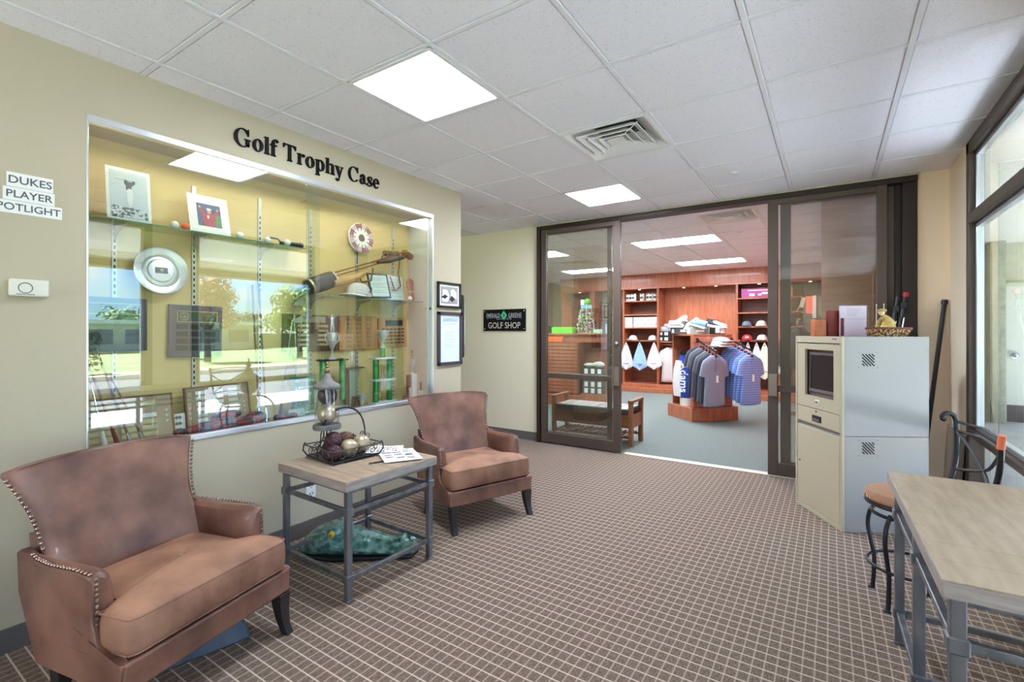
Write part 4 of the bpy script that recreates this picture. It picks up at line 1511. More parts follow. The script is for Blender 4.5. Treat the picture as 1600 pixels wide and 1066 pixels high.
def stool(label, loc, rz, seat_z=0.60, back=False):
    t = thing('bar_stool', label, 'stool', loc, rz)
    k = MB()
    k.lathe([(0.0001, seat_z - 0.012), (0.178, seat_z - 0.012), (0.186, seat_z - 0.002), (0.186, seat_z + 0.012), (0.172, seat_z + 0.034), (0.12, seat_z + 0.046), (0.05, seat_z + 0.050), (0.0001, seat_z + 0.050)], 40)
    make('seat', k, 'seatweave', t, smooth=True)
    k = MB()
    k.tube([(0.176 * math.cos(a), 0.176 * math.sin(a), seat_z - 0.022) for a in [2 * math.pi * i / 32 for i in range(33)]], 0.011, 8, caps=False)
    make('seat_ring', k, 'diron', t, smooth=True)
    k = MB()
    k.tube([(0.155 * math.cos(a), 0.155 * math.sin(a), seat_z - 0.075) for a in [2 * math.pi * i / 32 for i in range(33)]], 0.009, 8, caps=False)
    make('swivel_ring', k, 'diron', t, smooth=True)
    k = MB()
    k.tube([(0.172 * math.cos(a), 0.172 * math.sin(a), 0.19) for a in [2 * math.pi * i / 36 for i in range(37)]], 0.008, 8, caps=False)
    make('foot_ring', k, 'diron', t, smooth=True)
    for i in range(4):
        a = R(45 + 90 * i)
        c, s_ = math.cos(a), math.sin(a)
        k = MB()
        pr = [(0.150, seat_z - 0.060), (0.185, seat_z - 0.115), (0.196, seat_z - 0.19), (0.180, seat_z - 0.28), (0.166, 0.18), (0.166, 0.09), (0.172, 0.008)]
        pr2 = [(p_[0], p_[2]) for p_ in cat([(r0, 0, z0) for r0, z0 in pr])]
        k.tube([(r_ * c, r_ * s_, z) for r_, z in pr2], 0.0105, 8)
        lgo = make('leg', k, 'diron', t, smooth=True)
        k = MB()
        k.lathe([(0.018, 0), (0.016, 0.008), (0.011, 0.012)], 12, (0.178 * c, 0.178 * s_, 0.0))
        make('foot_cap', k, 'diron', lgo, smooth=True)
    return t
t = stool('iron bar stool with woven round seat, crossed bar back and orange taped post', (0.33, 3.12, 0), R(191), 0.525)
def up_post(y, tip):
    k = MB()
    pts = [(-0.150, y * 0.72, 0.51), (-0.215, y * 0.86, 0.58), (-0.250, y * 0.95, 0.68), (-0.262, y * 1.0, 0.79), (-0.262, y * 1.03, 0.87), (-0.262, y * 1.06, 0.905), (-0.250, y * 1.05, 0.932), (-0.225, y * 1.03, 0.942), (-0.205, y * 1.02, 0.930), (-0.204, y * 1.02, 0.912), (-0.215, y * 1.02, 0.905)]
    k.tube(cat(pts if tip else pts[:6]), 0.0115, 8)
    return make('back_post', k, 'diron', t, smooth=True)
up_post(-0.205, True)
p2 = up_post(0.205, False)
k = MB()
k.tube([(-0.262, 0.208, 0.850), (-0.262, 0.212, 0.88), (-0.262, 0.219, 0.912)], 0.0145, 10)
make('orange_tape', k, mat('orange_tape_m', (240, 130, 92), 0.5), p2, smooth=True, label='orange tape wrapped end')
for z in (0.900, 0.855, 0.60):
    k = MB()
    k.tube([(-0.262, -0.208, z), (-0.285, 0, z + 0.004), (-0.262, 0.208, z - 0.008)], 0.007, 6)
    make('back_rail', k, 'diron', t, smooth=True)
k = MB()
k.tube(cat([(-0.262, -0.206, 0.850), (-0.275, -0.08, 0.775), (-0.272, 0.06, 0.685), (-0.235, 0.185, 0.60)]), 0.008, 6)
make('cross_bar', k, 'diron', t, smooth=True)
k = MB()
k.tube(cat([(-0.250, -0.195, 0.655), (-0.272, -0.03, 0.69), (-0.275, 0.08, 0.73), (-0.262, 0.200, 0.82)]), 0.008, 6)
make('cross_bar', k, 'diron', t, smooth=True)

# ================================================================== METAL CABINET
CXa = math.atan2(-0.5, 0.297)
t = thing('computer_cabinet', 'tan and pale grey metal computer cabinet standing before the right shop door', 'cabinet', (-0.235, 4.48, 0), CXa)
cwid, cdep, chh = 0.582, 0.572, 1.333
def cb(nm, a, b, c, d, e, f, m_, par=None, bev=0.002, label=None):
    k = MB()
    k.bx(a, b, c, d, e, f)
    return make(nm, k, m_, par or t, bevel=bev, seg=1, label=label)
cb('lower_body', 0.0, cwid, 0.022, cdep, 0.0, 0.652, 'pale')
k = MB()
k.bx(0.0, cwid, 0.14, cdep, 0.656, chh)
k.bx(0.0, 0.018, 0.022, 0.14, 0.656, chh)
k.bx(cwid - 0.018, cwid, 0.022, 0.14, 0.656, chh)
k.bx(0.018, cwid - 0.018, 0.022, 0.14, 0.656, 0.80)
k.bx(0.018, cwid - 0.018, 0.022, 0.14, 1.29, chh)
make('upper_body', k, 'pale', t)
cb('front_frame', 0, 0.022, 0, 0.022, 0, chh, 'tan')
cb('front_frame', cwid - 0.022, cwid, 0, 0.022, 0, chh, 'tan')
cb('top_band', 0.022, cwid - 0.022, 0, 0.022, 1.285, chh, 'tan')
cb('plinth', 0.022, cwid - 0.022, 0, 0.022, 0, 0.03, 'tan')
sd_ = MB()
for a, b, e, f in ((0.026, 0.128, 0.795, 1.278), (0.487, cwid - 0.026, 0.795, 1.278), (0.128, 0.487, 1.234, 1.278), (0.128, 0.487, 0.795, 0.882)):
    sd_.bx(a, b, 0.003, 0.021, e, f)
scd = make('screen_door', sd_, 'tan', t)
k = MB()
k.bx(0.10, 0.50, 0.04, 0.06, 0.87, 1.25)
make('screen_bezel', k, 'bezel', scd)
k = MB()
k.box((0.31, 0.036, 1.06), (0.325, 0.008, 0.27), Matrix.Rotation(R(-3), 4, 'Y'))
make('screen', k, 'screen', scd)
k = MB()
k.bar((0.147, 0.030, 0.91), (0.165, 0.030, 1.225), 0.006)
k.bx(0.15, 0.487, 0.025, 0.034, 1.195, 1.21)
k.bx(0.15, 0.487, 0.025, 0.034, 0.915, 0.935)
make('screen_rim', k, 'bezel', scd)
k = MB()
k.bx(0.128, 0.487, 0.10, 0.11, 0.86, 1.25)
make('recess_back', k, 'black', scd)
kd = cb('keyboard_drawer', 0.026, cwid - 0.026, 0.002, 0.021, 0.672, 0.789, 'tan')
k = MB()
k.bx(0.235, 0.345, -0.006, 0.002, 0.698, 0.745)
pl_ = make('pull', k, 'black', kd, bevel=0.004)
k = MB()
k.bx(0.248, 0.332, -0.0075, -0.005, 0.705, 0.722)
make('pull_lip', k, 'bezel', pl_)
for z in (0.775, 0.845):
    k = MB()
    k.lathe([(0.008, 0), (0.008, 0.006), (0.004, 0.008)], 14, (0, 0, 0), Matrix.Translation((0.285, 0.003, z)) @ Matrix.Rotation(R(90), 4, 'X'))
    make('lock', k, 'chrome' if z < 0.8 else 'bezel', kd if z < 0.8 else scd, smooth=True)
k = MB()
k.bx(0.27, 0.325, -0.001, 0.003, 0.850, 0.862)
make('name_label', k, 'white', scd)
ld = cb('lower_door', 0.026, cwid - 0.026, 0.002, 0.021, 0.034, 0.640, 'tan')
k = MB()
k.lathe([(0.007, 0), (0.007, 0.006), (0.003, 0.008)], 14, (0, 0, 0), Matrix.Translation((0.06, 0.002, 0.36)) @ Matrix.Rotation(R(90), 4, 'X'))
make('lock', k, 'bezel', ld, smooth=True)
k = MB()
for i in range(24):
    k.bx(cwid - 0.028, cwid - 0.022, -0.002, 0.002, 0.05 + i * 0.024, 0.068 + i * 0.024)
make('piano_hinge', k, 'tan', ld, kind='stuff')
k = MB()
k.bx(cwid - 0.105, cwid - 0.055, -0.001, 0.001, 1.312, 1.321)
make('badge', k, 'bezel', t)
for z0 in (1.175, 0.575):
    for i in range(7):
        c_ = (i - 3) * 0.0215
        ya, yb = max(-0.04, c_ - 0.04), min(0.04, c_ + 0.04)       # slanting slot z = c - y clipped to a square
        k = MB()
        k.bar((cwid + 0.0008, 0.175 + ya, z0 + c_ - ya), (cwid + 0.0008, 0.175 + yb, z0 + c_ - yb), 0.0075, 0.0015, up=(1, 0, 0))
        make('vent_slot', k, 'slot', t)
    for a in (-1, 1):
        for b in (-1, 1):
            k = MB()
            k.ball((cwid + 0.0005, 0.175 + a * 0.062, z0 + b * 0.052), 0.0035, 8, 6, (0.5, 1, 1))
            make('rivet', k, 'bezel', t, smooth=True)

# things on the cabinet ------------------------------------------------
CA = math.atan2(498, 753)
CT = chh
def ontop(name, x, y, rz, mb_, m_, label, cat, **kw):
    o = make(name, mb_, m_, None, loc=(x, y, CT), rot=(0, 0, rz), **kw)
    return tag(o, label, cat)
k = MB()
k.box((0, 0, 0.064), (0.092, 0.055, 0.128), taper=0.94)
o = ontop('card_holder', -0.078, 4.385, CA, k, 'saddle', 'orange brown leather box at the left end of the cabinet top', 'box', bevel=0.006, smooth=True)
k = MB()
k.lathe([(0.004, 0), (0.004, 0.003)], 10, (0, 0, 0), Matrix.Translation((0.0, -0.0265, 0.110)) @ Matrix.Rotation(R(90), 4, 'X'))
make('snap', k, 'black', o)
k = MB()
k.box((0, 0, 0.098), (0.098, 0.030, 0.196))
ontop('board_sign', 0.015, 4.450, CA + 0.15, k, 'redbrown', 'dark red brown board standing on the cabinet beside the printed sheet', 'board', bevel=0.003)
k = MB()
k.box((0, 0, 0.117), (0.196, 0.012, 0.232))
o = ontop('brochure_stand', 0.140, 4.485, CA - 0.05, k, 'mauve', 'pale lilac printed sheet in a clear stand on the cabinet', 'brochure stand', bevel=0.002)
k = MB()
k.bx(-0.094, -0.070, -0.009, -0.0062, 0.004, 0.138)
make('maroon_strip', k, 'maroon', o)
k = MB()
k.bx(-0.066, 0.092, -0.0075, -0.0062, 0.130, 0.133)
for i in range(5):
    k.bx(-0.05, 0.06 - 0.01 * i, -0.0075, -0.0062, 0.205 - i * 0.012, 0.208 - i * 0.012)
make('print_lines', k, 'inkl', o, kind='stuff')
k = MB()
k.bx(-0.101, 0.104, -0.010, 0.010, 0.232, 0.237)
k.bx(0.099, 0.104, -0.010, -0.008, 0.0, 0.235)
make('clear_rim', k, 'bezel', o)
t = thing('wicker_basket', 'small oval pale wicker basket with dark rim on the cabinet top', 'basket', (0.345, 4.362, CT), CA)
k = MB()
k.lathe([(0.0001, 0.0), (0.115, 0.0), (0.130, 0.02), (0.150, 0.058), (0.146, 0.058), (0.125, 0.02), (0.11, 0.008), (0.0001, 0.006)], 36, sy=0.6)
make('basket_body', k, 'wicker', t, smooth=True)
k = MB()
k.tube([(0.150 * math.cos(a), 0.09 * math.sin(a), 0.060) for a in [2 * math.pi * i / 36 for i in range(37)]], 0.0065, 8, caps=False)
make('rim', k, 'wickerd', t, smooth=True)
for i in range(22):
    a = 2 * math.pi * i / 22
    k = MB()
    k.tube([(0.112 * math.cos(a), 0.067 * math.sin(a), 0.002), (0.133 * math.cos(a + 0.12), 0.080 * math.sin(a + 0.12), 0.028), (0.151 * math.cos(a), 0.0906 * math.sin(a), 0.056)], 0.0036, 5)
    make('stake', k, 'wicker', t, smooth=True)
# squatting figure ornament in the basket
def skin(name, pts, edges, radii, m_, parent, root=0, sub=1):
    me = bpy.data.meshes.new(name)
    me.from_pydata(pts, edges, [])
    me.materials.append(M[m_] if isinstance(m_, str) else m_)
    o = bpy.data.objects.new(name, me)
    COL.objects.link(o)
    md = o.modifiers.new('skin', 'SKIN')
    md.use_smooth_shade = True
    for i, r_ in enumerate(radii):
        me.skin_vertices[0].data[i].radius = (r_, r_) if not isinstance(r_, tuple) else r_
        me.skin_vertices[0].data[i].use_root = (i == root)
    ms = o.modifiers.new('sub', 'SUBSURF')
    ms.levels = ms.render_levels = sub
    o.parent = parent
    return o
t = thing('golfer_figurine', 'yellow squatting golfer figurine wearing a flat cap, standing in the wicker basket', 'figurine', (0.335, 4.355, CT + 0.010), CA)
t.scale = (1.0, 1.0, 1.12)
k = MB()
k.tube(cat([(0.022, 0, 0.022), (0.020, 0, 0.05), (0.008, 0, 0.085), (-0.012, 0, 0.112), (-0.026, 0, 0.130)]), [0.034 + 0.004 * math.sin(i / 6) if i < 10 else 0.036 - 0.0026 * (i - 9) for i in range(21)], 16)
k.ball((0.020, 0, 0.026), 0.037, 16, 10)
for s_ in (-1, 1):
    k.tube(cat([(0.018, s_ * 0.020, 0.030), (-0.022, s_ * 0.030, 0.050), (-0.045, s_ * 0.027, 0.052), (-0.038, s_ * 0.026, 0.030), (-0.034, s_ * 0.026, 0.006)]), [0.024 - 0.0006 * i for i in range(21)], 12)
    k.tube(cat([(-0.008, s_ * 0.030, 0.108), (-0.028, s_ * 0.036, 0.088), (-0.050, s_ * 0.018, 0.070)]), [0.014 - 0.0004 * i for i in range(11)], 10)
    k.ball((-0.046, s_ * 0.026, 0.006), 0.013, 10, 6, (1.6, 0.9, 0.6))
make('body', k, 'ornament', t, smooth=True, angle=80)
k = MB()
k.ball((-0.038, 0, 0.146), 0.021, 14, 10, (0.95, 0.9, 1.05))
k.ball((-0.059, 0, 0.143), 0.005, 8, 6)
hd = make('head', k, 'skin', t, smooth=True)
k = MB()
k.ball((-0.034, 0, 0.158), 0.026, 14, 8, (1.15, 1.0, 0.45))
k.box((-0.062, 0, 0.154), (0.02, 0.03, 0.004))
make('flat_cap', k, 'ornament', hd, smooth=True)
for i, (dx, h, lb) in enumerate(((-0.072, 0.222, 'left'), (-0.044, 0.226, 'right'))):
    k = MB()
    k.tube([(0, 0, 0.0), (0, 0, h)], 0.0028, 8)
    k.ball((0, 0, h), 0.005, 10, 6)
    o = make('clear_rod', k, mat('clear_plastic', (220, 220, 224), 0.15), None, smooth=True, loc=(0.335 + dx * math.cos(CA) + 0.02 * i, 4.355 + dx * math.sin(CA) + 0.03, CT + 0.006))
    tag(o, 'thin clear %s rod of two standing in the wicker basket' % lb, 'rod')
# poles and sheet in the corner
def pole(name, a, b, r, label, cap_m='black', clamp=False):
    a, b = Vector(a), Vector(b)
    t = thing(name, label, 'pole', tuple(a))
    k = MB()
    k.tube([(0, 0, 0), tuple(b - a)], r, 12)
    make('shaft', k, 'black', t, smooth=True)
    d = (b - a).normalized()
    k = MB()
    k.tube([tuple(b - a - d * 0.03), tuple(b - a + d * 0.004)], r * 1.35, 12)
    make('end_cap', k, cap_m, t, smooth=True)
    if clamp:
        k = MB()
        k.box(tuple((b - a) - d * 0.10), (0.05, 0.035, 0.05))
        make('clamp', k, 'black', t, bevel=0.006)
        k = MB()
        k.tube([tuple((b - a) * 0.35 + Vector((0.016, -0.006, 0))), tuple((b - a) * 0.88 + Vector((0.016, -0.006, 0)))], 0.005, 8)
        make('chrome_tube', k, 'chrome', t, smooth=True)
    return t
pole('corner_pole', (0.585, 5.02, 0.0), (0.768, 5.17, 1.62), 0.016, 'long black pole leaning alone in the tan wall corner')
pole('tripod_pole', (0.20, 4.93, 0), (0.47, 5.13, 1.655), 0.016, 'left black clamped pole of the two leaning behind the cabinet', 'black', True)
pole('tripod_pole', (0.26, 4.93, 0), (0.52, 5.12, 1.685), 0.016, 'right black clamped pole with red end behind the cabinet', mat('red_plastic', (200, 40, 50), 0.4), True)
k = MB()
k.bx(0, 0.012, -0.28, 0.28, 0.0, 0.63)
o = make('corner_sheet', k, mat('brown_grey_sheet', (134, 122, 108), 0.25, spec=0.6), None, loc=(0.745, 4.86, 0.005), rot=(0, R(3), 0))  # thin opaque brown-grey slab set low in the corner
tag(o, 'thin brown grey sheet leaning low in the corner behind the stools', 'sheet')
#%%PART3

# ================================================================== THINGS IN THE TROPHY CASE
FZ = CZ0 + 0.006
GX = -3.09
# prints leaning on the upper shelf
def print_card(label, y, z, w_, h_, lean, yaw=0.0):
    return thing('photo_print', label, 'photo', (GX + 0.02, y, z), rot=(0, R(-lean), yaw))
t = print_card('black and white golfer photo print at the left end of the upper shelf', 1.006, Z1s, 0.195, 0.27, 7)
k = MB()
k.bx(-0.003, 0, -0.097, 0.097, 0, 0.285)
make('print_sheet', k, 'paper', t)
k = MB()
k.bx(0, 0.0006, -0.083, 0.083, 0.016, 0.268)
k.slot(1)
BL_ = [0]
def blob(kk, cy, cz, ry, rz_, x=0.0007, n=10):
    BL_[0] += 1
    x += 0.000012 * (BL_[0] % 60)
    kk.prism([(cy + ry * math.cos(2 * math.pi * i / n), cz + rz_ * math.sin(2 * math.pi * i / n)) for i in range(n)], x, x + 0.0003, onwall_x(0, 0, 0))
for i in range(34):
    blob(k, rnd.uniform(-0.076, 0.076), rnd.uniform(0.022, 0.075), rnd.uniform(0.005, 0.011), rnd.uniform(0.005, 0.010))
blob(k, 0.0, 0.185, 0.013, 0.026)
blob(k, 0.002, 0.205, 0.022, 0.012)
blob(k, -0.012, 0.215, 0.008, 0.010)
blob(k, 0.022, 0.215, 0.008, 0.010)
k.bar((0.0010, -0.06, 0.222), (0.0010, 0.04, 0.222), 0.0006, 0.002, up=(1, 0, 0))
k.slot(2)
for i in range(26):
    blob(k, rnd.uniform(-0.072, 0.072), rnd.uniform(0.022, 0.078), rnd.uniform(0.003, 0.007), rnd.uniform(0.003, 0.006), 0.0018)
blob(k, 0.004, 0.130, 0.013, 0.050, 0.0018)
blob(k, 0.004, 0.160, 0.015, 0.020, 0.0018)
make('photograph', k, [mat('photo_sky', (196, 206, 214), 0.5), mat('photo_dark', (70, 76, 82), 0.6), mat('photo_light', (226, 228, 230), 0.6)], t)
t = print_card('white matted colour photo of a golfer in red on the upper shelf', 1.405, Z1s, 0.22, 0.235, 14)
k = MB()
k.bx(-0.003, 0, -0.112, 0.112, 0, 0.245)
make('mat_board', k, 'paper', t)
k = MB()
k.bx(0, 0.0006, -0.066, 0.066, 0.050, 0.192)
k.slot(1)
k.prism([(-0.034, 0.052), (0.030, 0.052), (0.034, 0.105), (0.026, 0.132), (-0.026, 0.132), (-0.036, 0.105)], 0.0007, 0.0010, onwall_x(0, 0, 0))
k.prism([(-0.036, 0.105), (-0.022, 0.130), (-0.044, 0.168), (-0.056, 0.160)], 0.0007, 0.0010, onwall_x(0, 0, 0))
k.prism([(0.024, 0.130), (0.036, 0.108), (0.052, 0.150), (0.042, 0.158)], 0.0007, 0.0010, onwall_x(0, 0, 0))
k.slot(2)
blob(k, 0.0, 0.146, 0.012, 0.015, 0.0018)
blob(k, -0.050, 0.168, 0.007, 0.007, 0.0018)
blob(k, 0.048, 0.160, 0.007, 0.007, 0.0018)
k.slot(3)
blob(k, 0.0, 0.159, 0.015, 0.007, 0.0026)
blob(k, -0.008, 0.110, 0.006, 0.012, 0.0026)
k.slot(4)
k.bx(0.0007, 0.0010, 0.03, 0.066, 0.056, 0.13)
make('photograph', k, [mat('photo_blue', (72, 86, 122), 0.6), mat('photo_red', (176, 58, 76), 0.6), mat('photo_skin', (206, 160, 136), 0.6), 'white', mat('photo_green', (90, 140, 84), 0.6)], t)

def gball(y, z, x, m_, label, r=0.0213):
    k = MB()
    k.ball((0, 0, 0), r, 18, 12)
    o = make('golf_ball', k, m_, None, smooth=True, loc=(x, y, z + r))
    tag(o, label, 'golf ball', 'golf balls in the display case')
gball(1.207, Z1s, GX + 0.03, 'ball', 'white golf ball beside the orange ball on the upper shelf')
gball(1.262, Z1s, GX + 0.03, 'orange', 'orange golf ball on the upper shelf between the two photos')
gball(1.565, Z1s, GX + 0.03, 'ball', 'white golf ball just right of the matted photo on upper shelf')
gball(1.745, Z1s, GX + 0.02, 'ball', 'white golf ball over the third shelf standard on the upper shelf')
gball(1.865, Z1s, GX + 0.05, 'ball', 'white golf ball in front of the black putter head')
gball(2.520, Z2s, GX + 0.06, 'ball', 'white golf ball between the white cap and framed certificate', 0.019)
gball(2.985, Z2s, GX + 0.06, 'ball', 'white golf ball against the brown leather sole', 0.019)
t = thing('putter_head', 'black putter head lying on the right end of the upper shelf', 'golf club', (GX + 0.02, 1.90, Z1s + 0.001), 1.35)
k = MB()
k.prism([(-0.07, -0.012), (0.06, -0.05), (0.085, -0.03), (0.08, 0.0), (0.05, 0.03), (-0.06, 0.02)], 0.0, 0.028)
make('club_head', k, 'black', t, bevel=0.006)
k = MB()
k.tube([(-0.05, 0.0, 0.02), (-0.075, 0.01, 0.045), (-0.12, 0.02, 0.050)], 0.006, 8)
make('hosel', k, 'black', t, smooth=True)

# silver plate
t = thing('silver_plate', 'round silver trophy plate with ribbed rim below the upper shelf', 'plate', (BX + 0.03, 1.19, 1.716), rot=(0, R(84), 0))
k = MB()
k.lathe([(0.0001, 0.018), (0.062, 0.016), (0.068, 0.006), (0.080, 0.004), (0.086, 0.016), (0.090, 0.018), (0.096, 0.014), (0.128, 0.020), (0.135, 0.024), (0.137, 0.020), (0.130, 0.012), (0.09, 0.0), (0.0001, 0.0)], 48)
make('plate_body', k, 'silver', t, smooth=True)
k = MB()
k.box((0, 0, 0.0185), (0.062, 0.034, 0.002), R(90))
make('engraved_label', k, mat('engraving', (90, 110, 130), 0.4), t)
k = MB()
k.box((0.0, 0.0, 0.0205), (0.016, 0.016, 0.002))
make('label_emblem', k, 'oldgold', t)

def plaque(name, label, y0, y1, z0, z1, m_, th=0.02, tilt=0.0, bev=0.004, x=BX, group=None, cat='plaque'):
    t = thing(name, label, cat, (x + 0.003, (y0 + y1) / 2, (z0 + z1) / 2), group=group, rot=(tilt, 0, 0))
    hy, hz = (y1 - y0) / 2, (z1 - z0) / 2
    k = MB()
    k.bx(0, th, -hy, hy, -hz, hz)
    b = make('plaque_board', k, m_, t, bevel=bev)
    return t, hy, hz, b
def nameplates(t, th, ys, zs, w_, h_, m_, skip=0.0, seed=3, border=None):
    rr = random.Random(seed)
    for y in ys:
        for z in zs:
            if rr.random() < skip:
                continue
            k = MB()
            k.bx(th, th + 0.002, y - w_ / 2, y + w_ / 2, z - h_ / 2, z + h_ / 2)
            make('name_plate', k, m_, t)
t, hy, hz, b = plaque('wall_plaque', 'dark slate plaque at the far left of the case back', 0.80, 1.130, 1.262, 1.552, 'slate')
k = MB()
for a in (-1, 1):
    k.bx(0.02, 0.0215, -hy + 0.02, hy - 0.03, 0.065 + 0.028 * a - 0.001 + 0.02, 0.065 + 0.028 * a + 0.001 + 0.02)
    k.bx(0.02, 0.0215, (hy - 0.03) * a - 0.001 * a, (hy - 0.03) * a, 0.057, 0.113)
make('gold_outline', k, 'brassp', t)
nameplates(t, 0.02, (-0.10, -0.02, 0.075), (0.02, -0.03, -0.08), 0.070, 0.036, mat('plate_grey', (92, 96, 104), 0.3, metal=0.3))
t, hy, hz, b = plaque('wall_plaque', 'dark slate plaque with round club emblem, second from the left', 1.235, 1.530, 1.215, 1.528, 'slate', tilt=-0.02)
k = MB()
k.bx(0.02, 0.021, -0.105, 0.115, 0.055, 0.118)
make('green_title_plate', k, mat('title_green', (58, 84, 62), 0.3), t)
k = MB()
for a in (0.055, 0.118):
    k.bx(0.021, 0.022, -0.105, 0.115, a - 0.0015, a + 0.0015)
for a in (-0.105, 0.115):
    k.bx(0.021, 0.022, a - 0.0015, a + 0.0015, 0.055, 0.118)
k.tube([(0.0216, -0.068 + 0.024 * math.cos(a), 0.087 + 0.024 * math.sin(a)) for a in [2 * math.pi * i / 20 for i in range(21)]], 0.0014, 4)
k.tube([(0.0216, -0.068 + 0.018 * math.cos(a), 0.087 + 0.018 * math.sin(a)) for a in [2 * math.pi * i / 20 for i in range(21)]], 0.0012, 4)
k.prism([(-0.078, 0.083), (-0.068, 0.092), (-0.058, 0.083), (-0.062, 0.080), (-0.068, 0.086), (-0.074, 0.080)], 0.0212, 0.0218, onwall_x(0, 0, 0))
make('gold_emblem', k, 'brassp', t)
nameplates(t, 0.02, (-0.078, -0.005, 0.075), (0.025, -0.018, -0.060, -0.102), 0.062, 0.030, mat('plate_black', (40, 44, 46), 0.3, metal=0.3))
# three plaques at the right
t, hy, hz, b = plaque('wall_plaque', 'dark walnut award plaque behind the silver cup, left of the oak ones', 1.935, 2.392, 1.222, 1.492, 'walpl', tilt=-0.015)
nameplates(t, 0.02, (-0.07, 0.09), (0.055, 0.02, -0.015, -0.05, -0.085), 0.090, 0.018, 'brassp')
k = MB()
k.bx(0.02, 0.022, -0.09, 0.11, 0.08, 0.125)
make('title_plate', k, 'oldgold', t)
t, hy, hz, b = plaque('wall_plaque', 'square oak award plaque with three columns of nameplates', 2.404, 2.770, 1.222, 1.494, 'oakpl')
nameplates(t, 0.02, (-0.095, 0.0, 0.10), (0.105, 0.07, 0.035, 0, -0.035, -0.07, -0.105), 0.050, 0.018, mat('plate_dull', (150, 134, 112), 0.35, metal=0.4))
t, hy, hz, b = plaque('wall_plaque', 'rounded oak award plaque at the right with black title plate', 2.795, 3.125, 1.232, 1.488, 'oakpl', bev=0.02, tilt=0.02)
nameplates(t, 0.02, (-0.115, -0.07, -0.025, 0.02, 0.065, 0.11), (0.030, 0.0, -0.030, -0.060, -0.090), 0.030, 0.013, 'black')
k = MB()
k.bx(0.02, 0.022, -0.09, 0.11, 0.058, 0.108)
make('title_plate', k, 'black', t)
k = MB()
k.bx(0.022, 0.0225, -0.06, 0.08, 0.07, 0.074)
k.bx(0.022, 0.0225, -0.04, 0.06, 0.085, 0.091)
make('title_text', k, 'greenfoil', t, kind='stuff')
# boards leaning at the floor of the case
def board(label, y, w_, h_, lean, roll=0.0):
    t = thing('name_board', label, 'board', (BX + 0.10, y, FZ + 0.001 + max(0, math.sin(abs(roll)) * w_ / 2)), rot=(roll, R(-lean), 0))
    k = MB()
    k.bx(-0.012, 0, -w_ / 2, w_ / 2, 0, h_)
    make('board_panel', k, 'cork', t, bevel=0.003)
    k = MB()
    for a in (-1, 1):
        k.bx(-0.014, 0.004, a * w_ / 2, a * (w_ / 2 - 0.010), 0, h_)
    k.bx(-0.014, 0.004, -w_ / 2, w_ / 2, h_ - 0.008, h_)
    make('board_frame', k, 'clubwood', t)
    return t
t = board('wide name board with large pale plates at the left floor of the case', 1.02, 0.44, 0.245, 12)
for y in (-0.16, -0.085, 0.005, 0.10):
    for j in range(6):
        if rnd.random() < 0.1:
            continue
        k = MB()
        z = 0.20 - j * 0.034
        k.bx(0, 0.002, y - 0.036, y + 0.036, z - 0.011, z + 0.011)
        make('name_plate', k, 'paper' if j in (1, 2) else 'brassp', t)
k = MB()
for z in (0.15, 0.12, 0.09):
    k.lathe([(0.0001, 0.0025), (0.011, 0.0025), (0.011, 0)], 3, (0, 0, 0), Matrix.Translation((0, 0.185, z)) @ Matrix.Rotation(R(90), 4, 'Y'))
make('bird_marker', k, 'silvp', t, kind='stuff')
t = board('name board with pale plates and steel markers, second from the left', 1.49, 0.375, 0.262, 10, 0.02)
for y in (-0.10, 0.0, 0.085):
    for j in range(6):
        k = MB()
        z = 0.225 - j * 0.033
        k.bx(0, 0.002, y - 0.028, y + 0.028, z - 0.010, z + 0.010)
        make('name_plate', k, 'paper' if rnd.random() < 0.6 else 'silvp', t)
k = MB()
for y in (-0.165, 0.15):
    for z in (0.14, 0.11, 0.08):
        k.lathe([(0.0001, 0.0025), (0.010, 0.0025), (0.010, 0)], 3, (0, 0, 0), Matrix.Translation((0, y, z)) @ Matrix.Rotation(R(90), 4, 'Y'))
make('bird_marker', k, 'silvp', t, kind='stuff')
t = thing('patterned_card', 'small black and white patterned card between the two name boards', 'card', (BX + 0.09, 1.262, FZ), rot=(0, R(-8), 0))
k = MB()
k.bx(-0.002, 0, -0.036, 0.036, 0, 0.118)
make('card_sheet', k, 'paper', t)
k = MB()
for z in (0.025, 0.06, 0.095):
    k.prism([(-0.02, z), (-0.008, z + 0.012), (0.0, z + 0.004), (0.008, z + 0.012), (0.02, z), (0.008, z - 0.01), (0, z - 0.003), (-0.008, z - 0.01)], 0.0003, 0.0007, onwall_x(0, 0, 0))
make('card_print', k, 'ink', t, kind='stuff')
# argyle headcovers
for i, (y, x, z, sx_, sy_, rz) in enumerate(((1.33, -3.03, 0.028, 0.035, 0.10, 0.1), (1.47, -3.06, 0.036, 0.04, 0.085, -0.15), (1.56, -3.02, 0.032, 0.038, 0.09, 0.2), (1.66, -3.06, 0.040, 0.042, 0.07, 0.0), (1.52, -3.10, 0.075, 0.04, 0.085, 0.3), (1.45, -3.0, 0.022, 0.028, 0.10, 0.0))):
    k = MB()
    k.ball((0, 0, 0), 1.0, 18, 12, (sx_, sy_, 0.028 + 0.012 * (i % 2)))
    k.tube([(0, -sy_ * 0.9, 0), (0, -sy_ * 1.25, 0.004), (0.004, -sy_ * 1.4, 0.0)], [0.018, 0.014, 0.017], 10)
    o = make('club_headcover', k, 'plaid', None, smooth=True, loc=(x, y, FZ + z + 0.004), rot=(0, 0, rz))
    tag(o, ['checked knit headcover at the left tip of the heap, nearest the patterned card', 'checked knit headcover in the middle of the heap floor', 'checked knit headcover at the right front of the heap', 'checked knit headcover at the right back of the heap by the clubs', 'checked knit headcover lying on top of the heap', 'low checked knit headcover closest to the glass in the heap'][i], 'headcover', 'knit headcovers in the case')
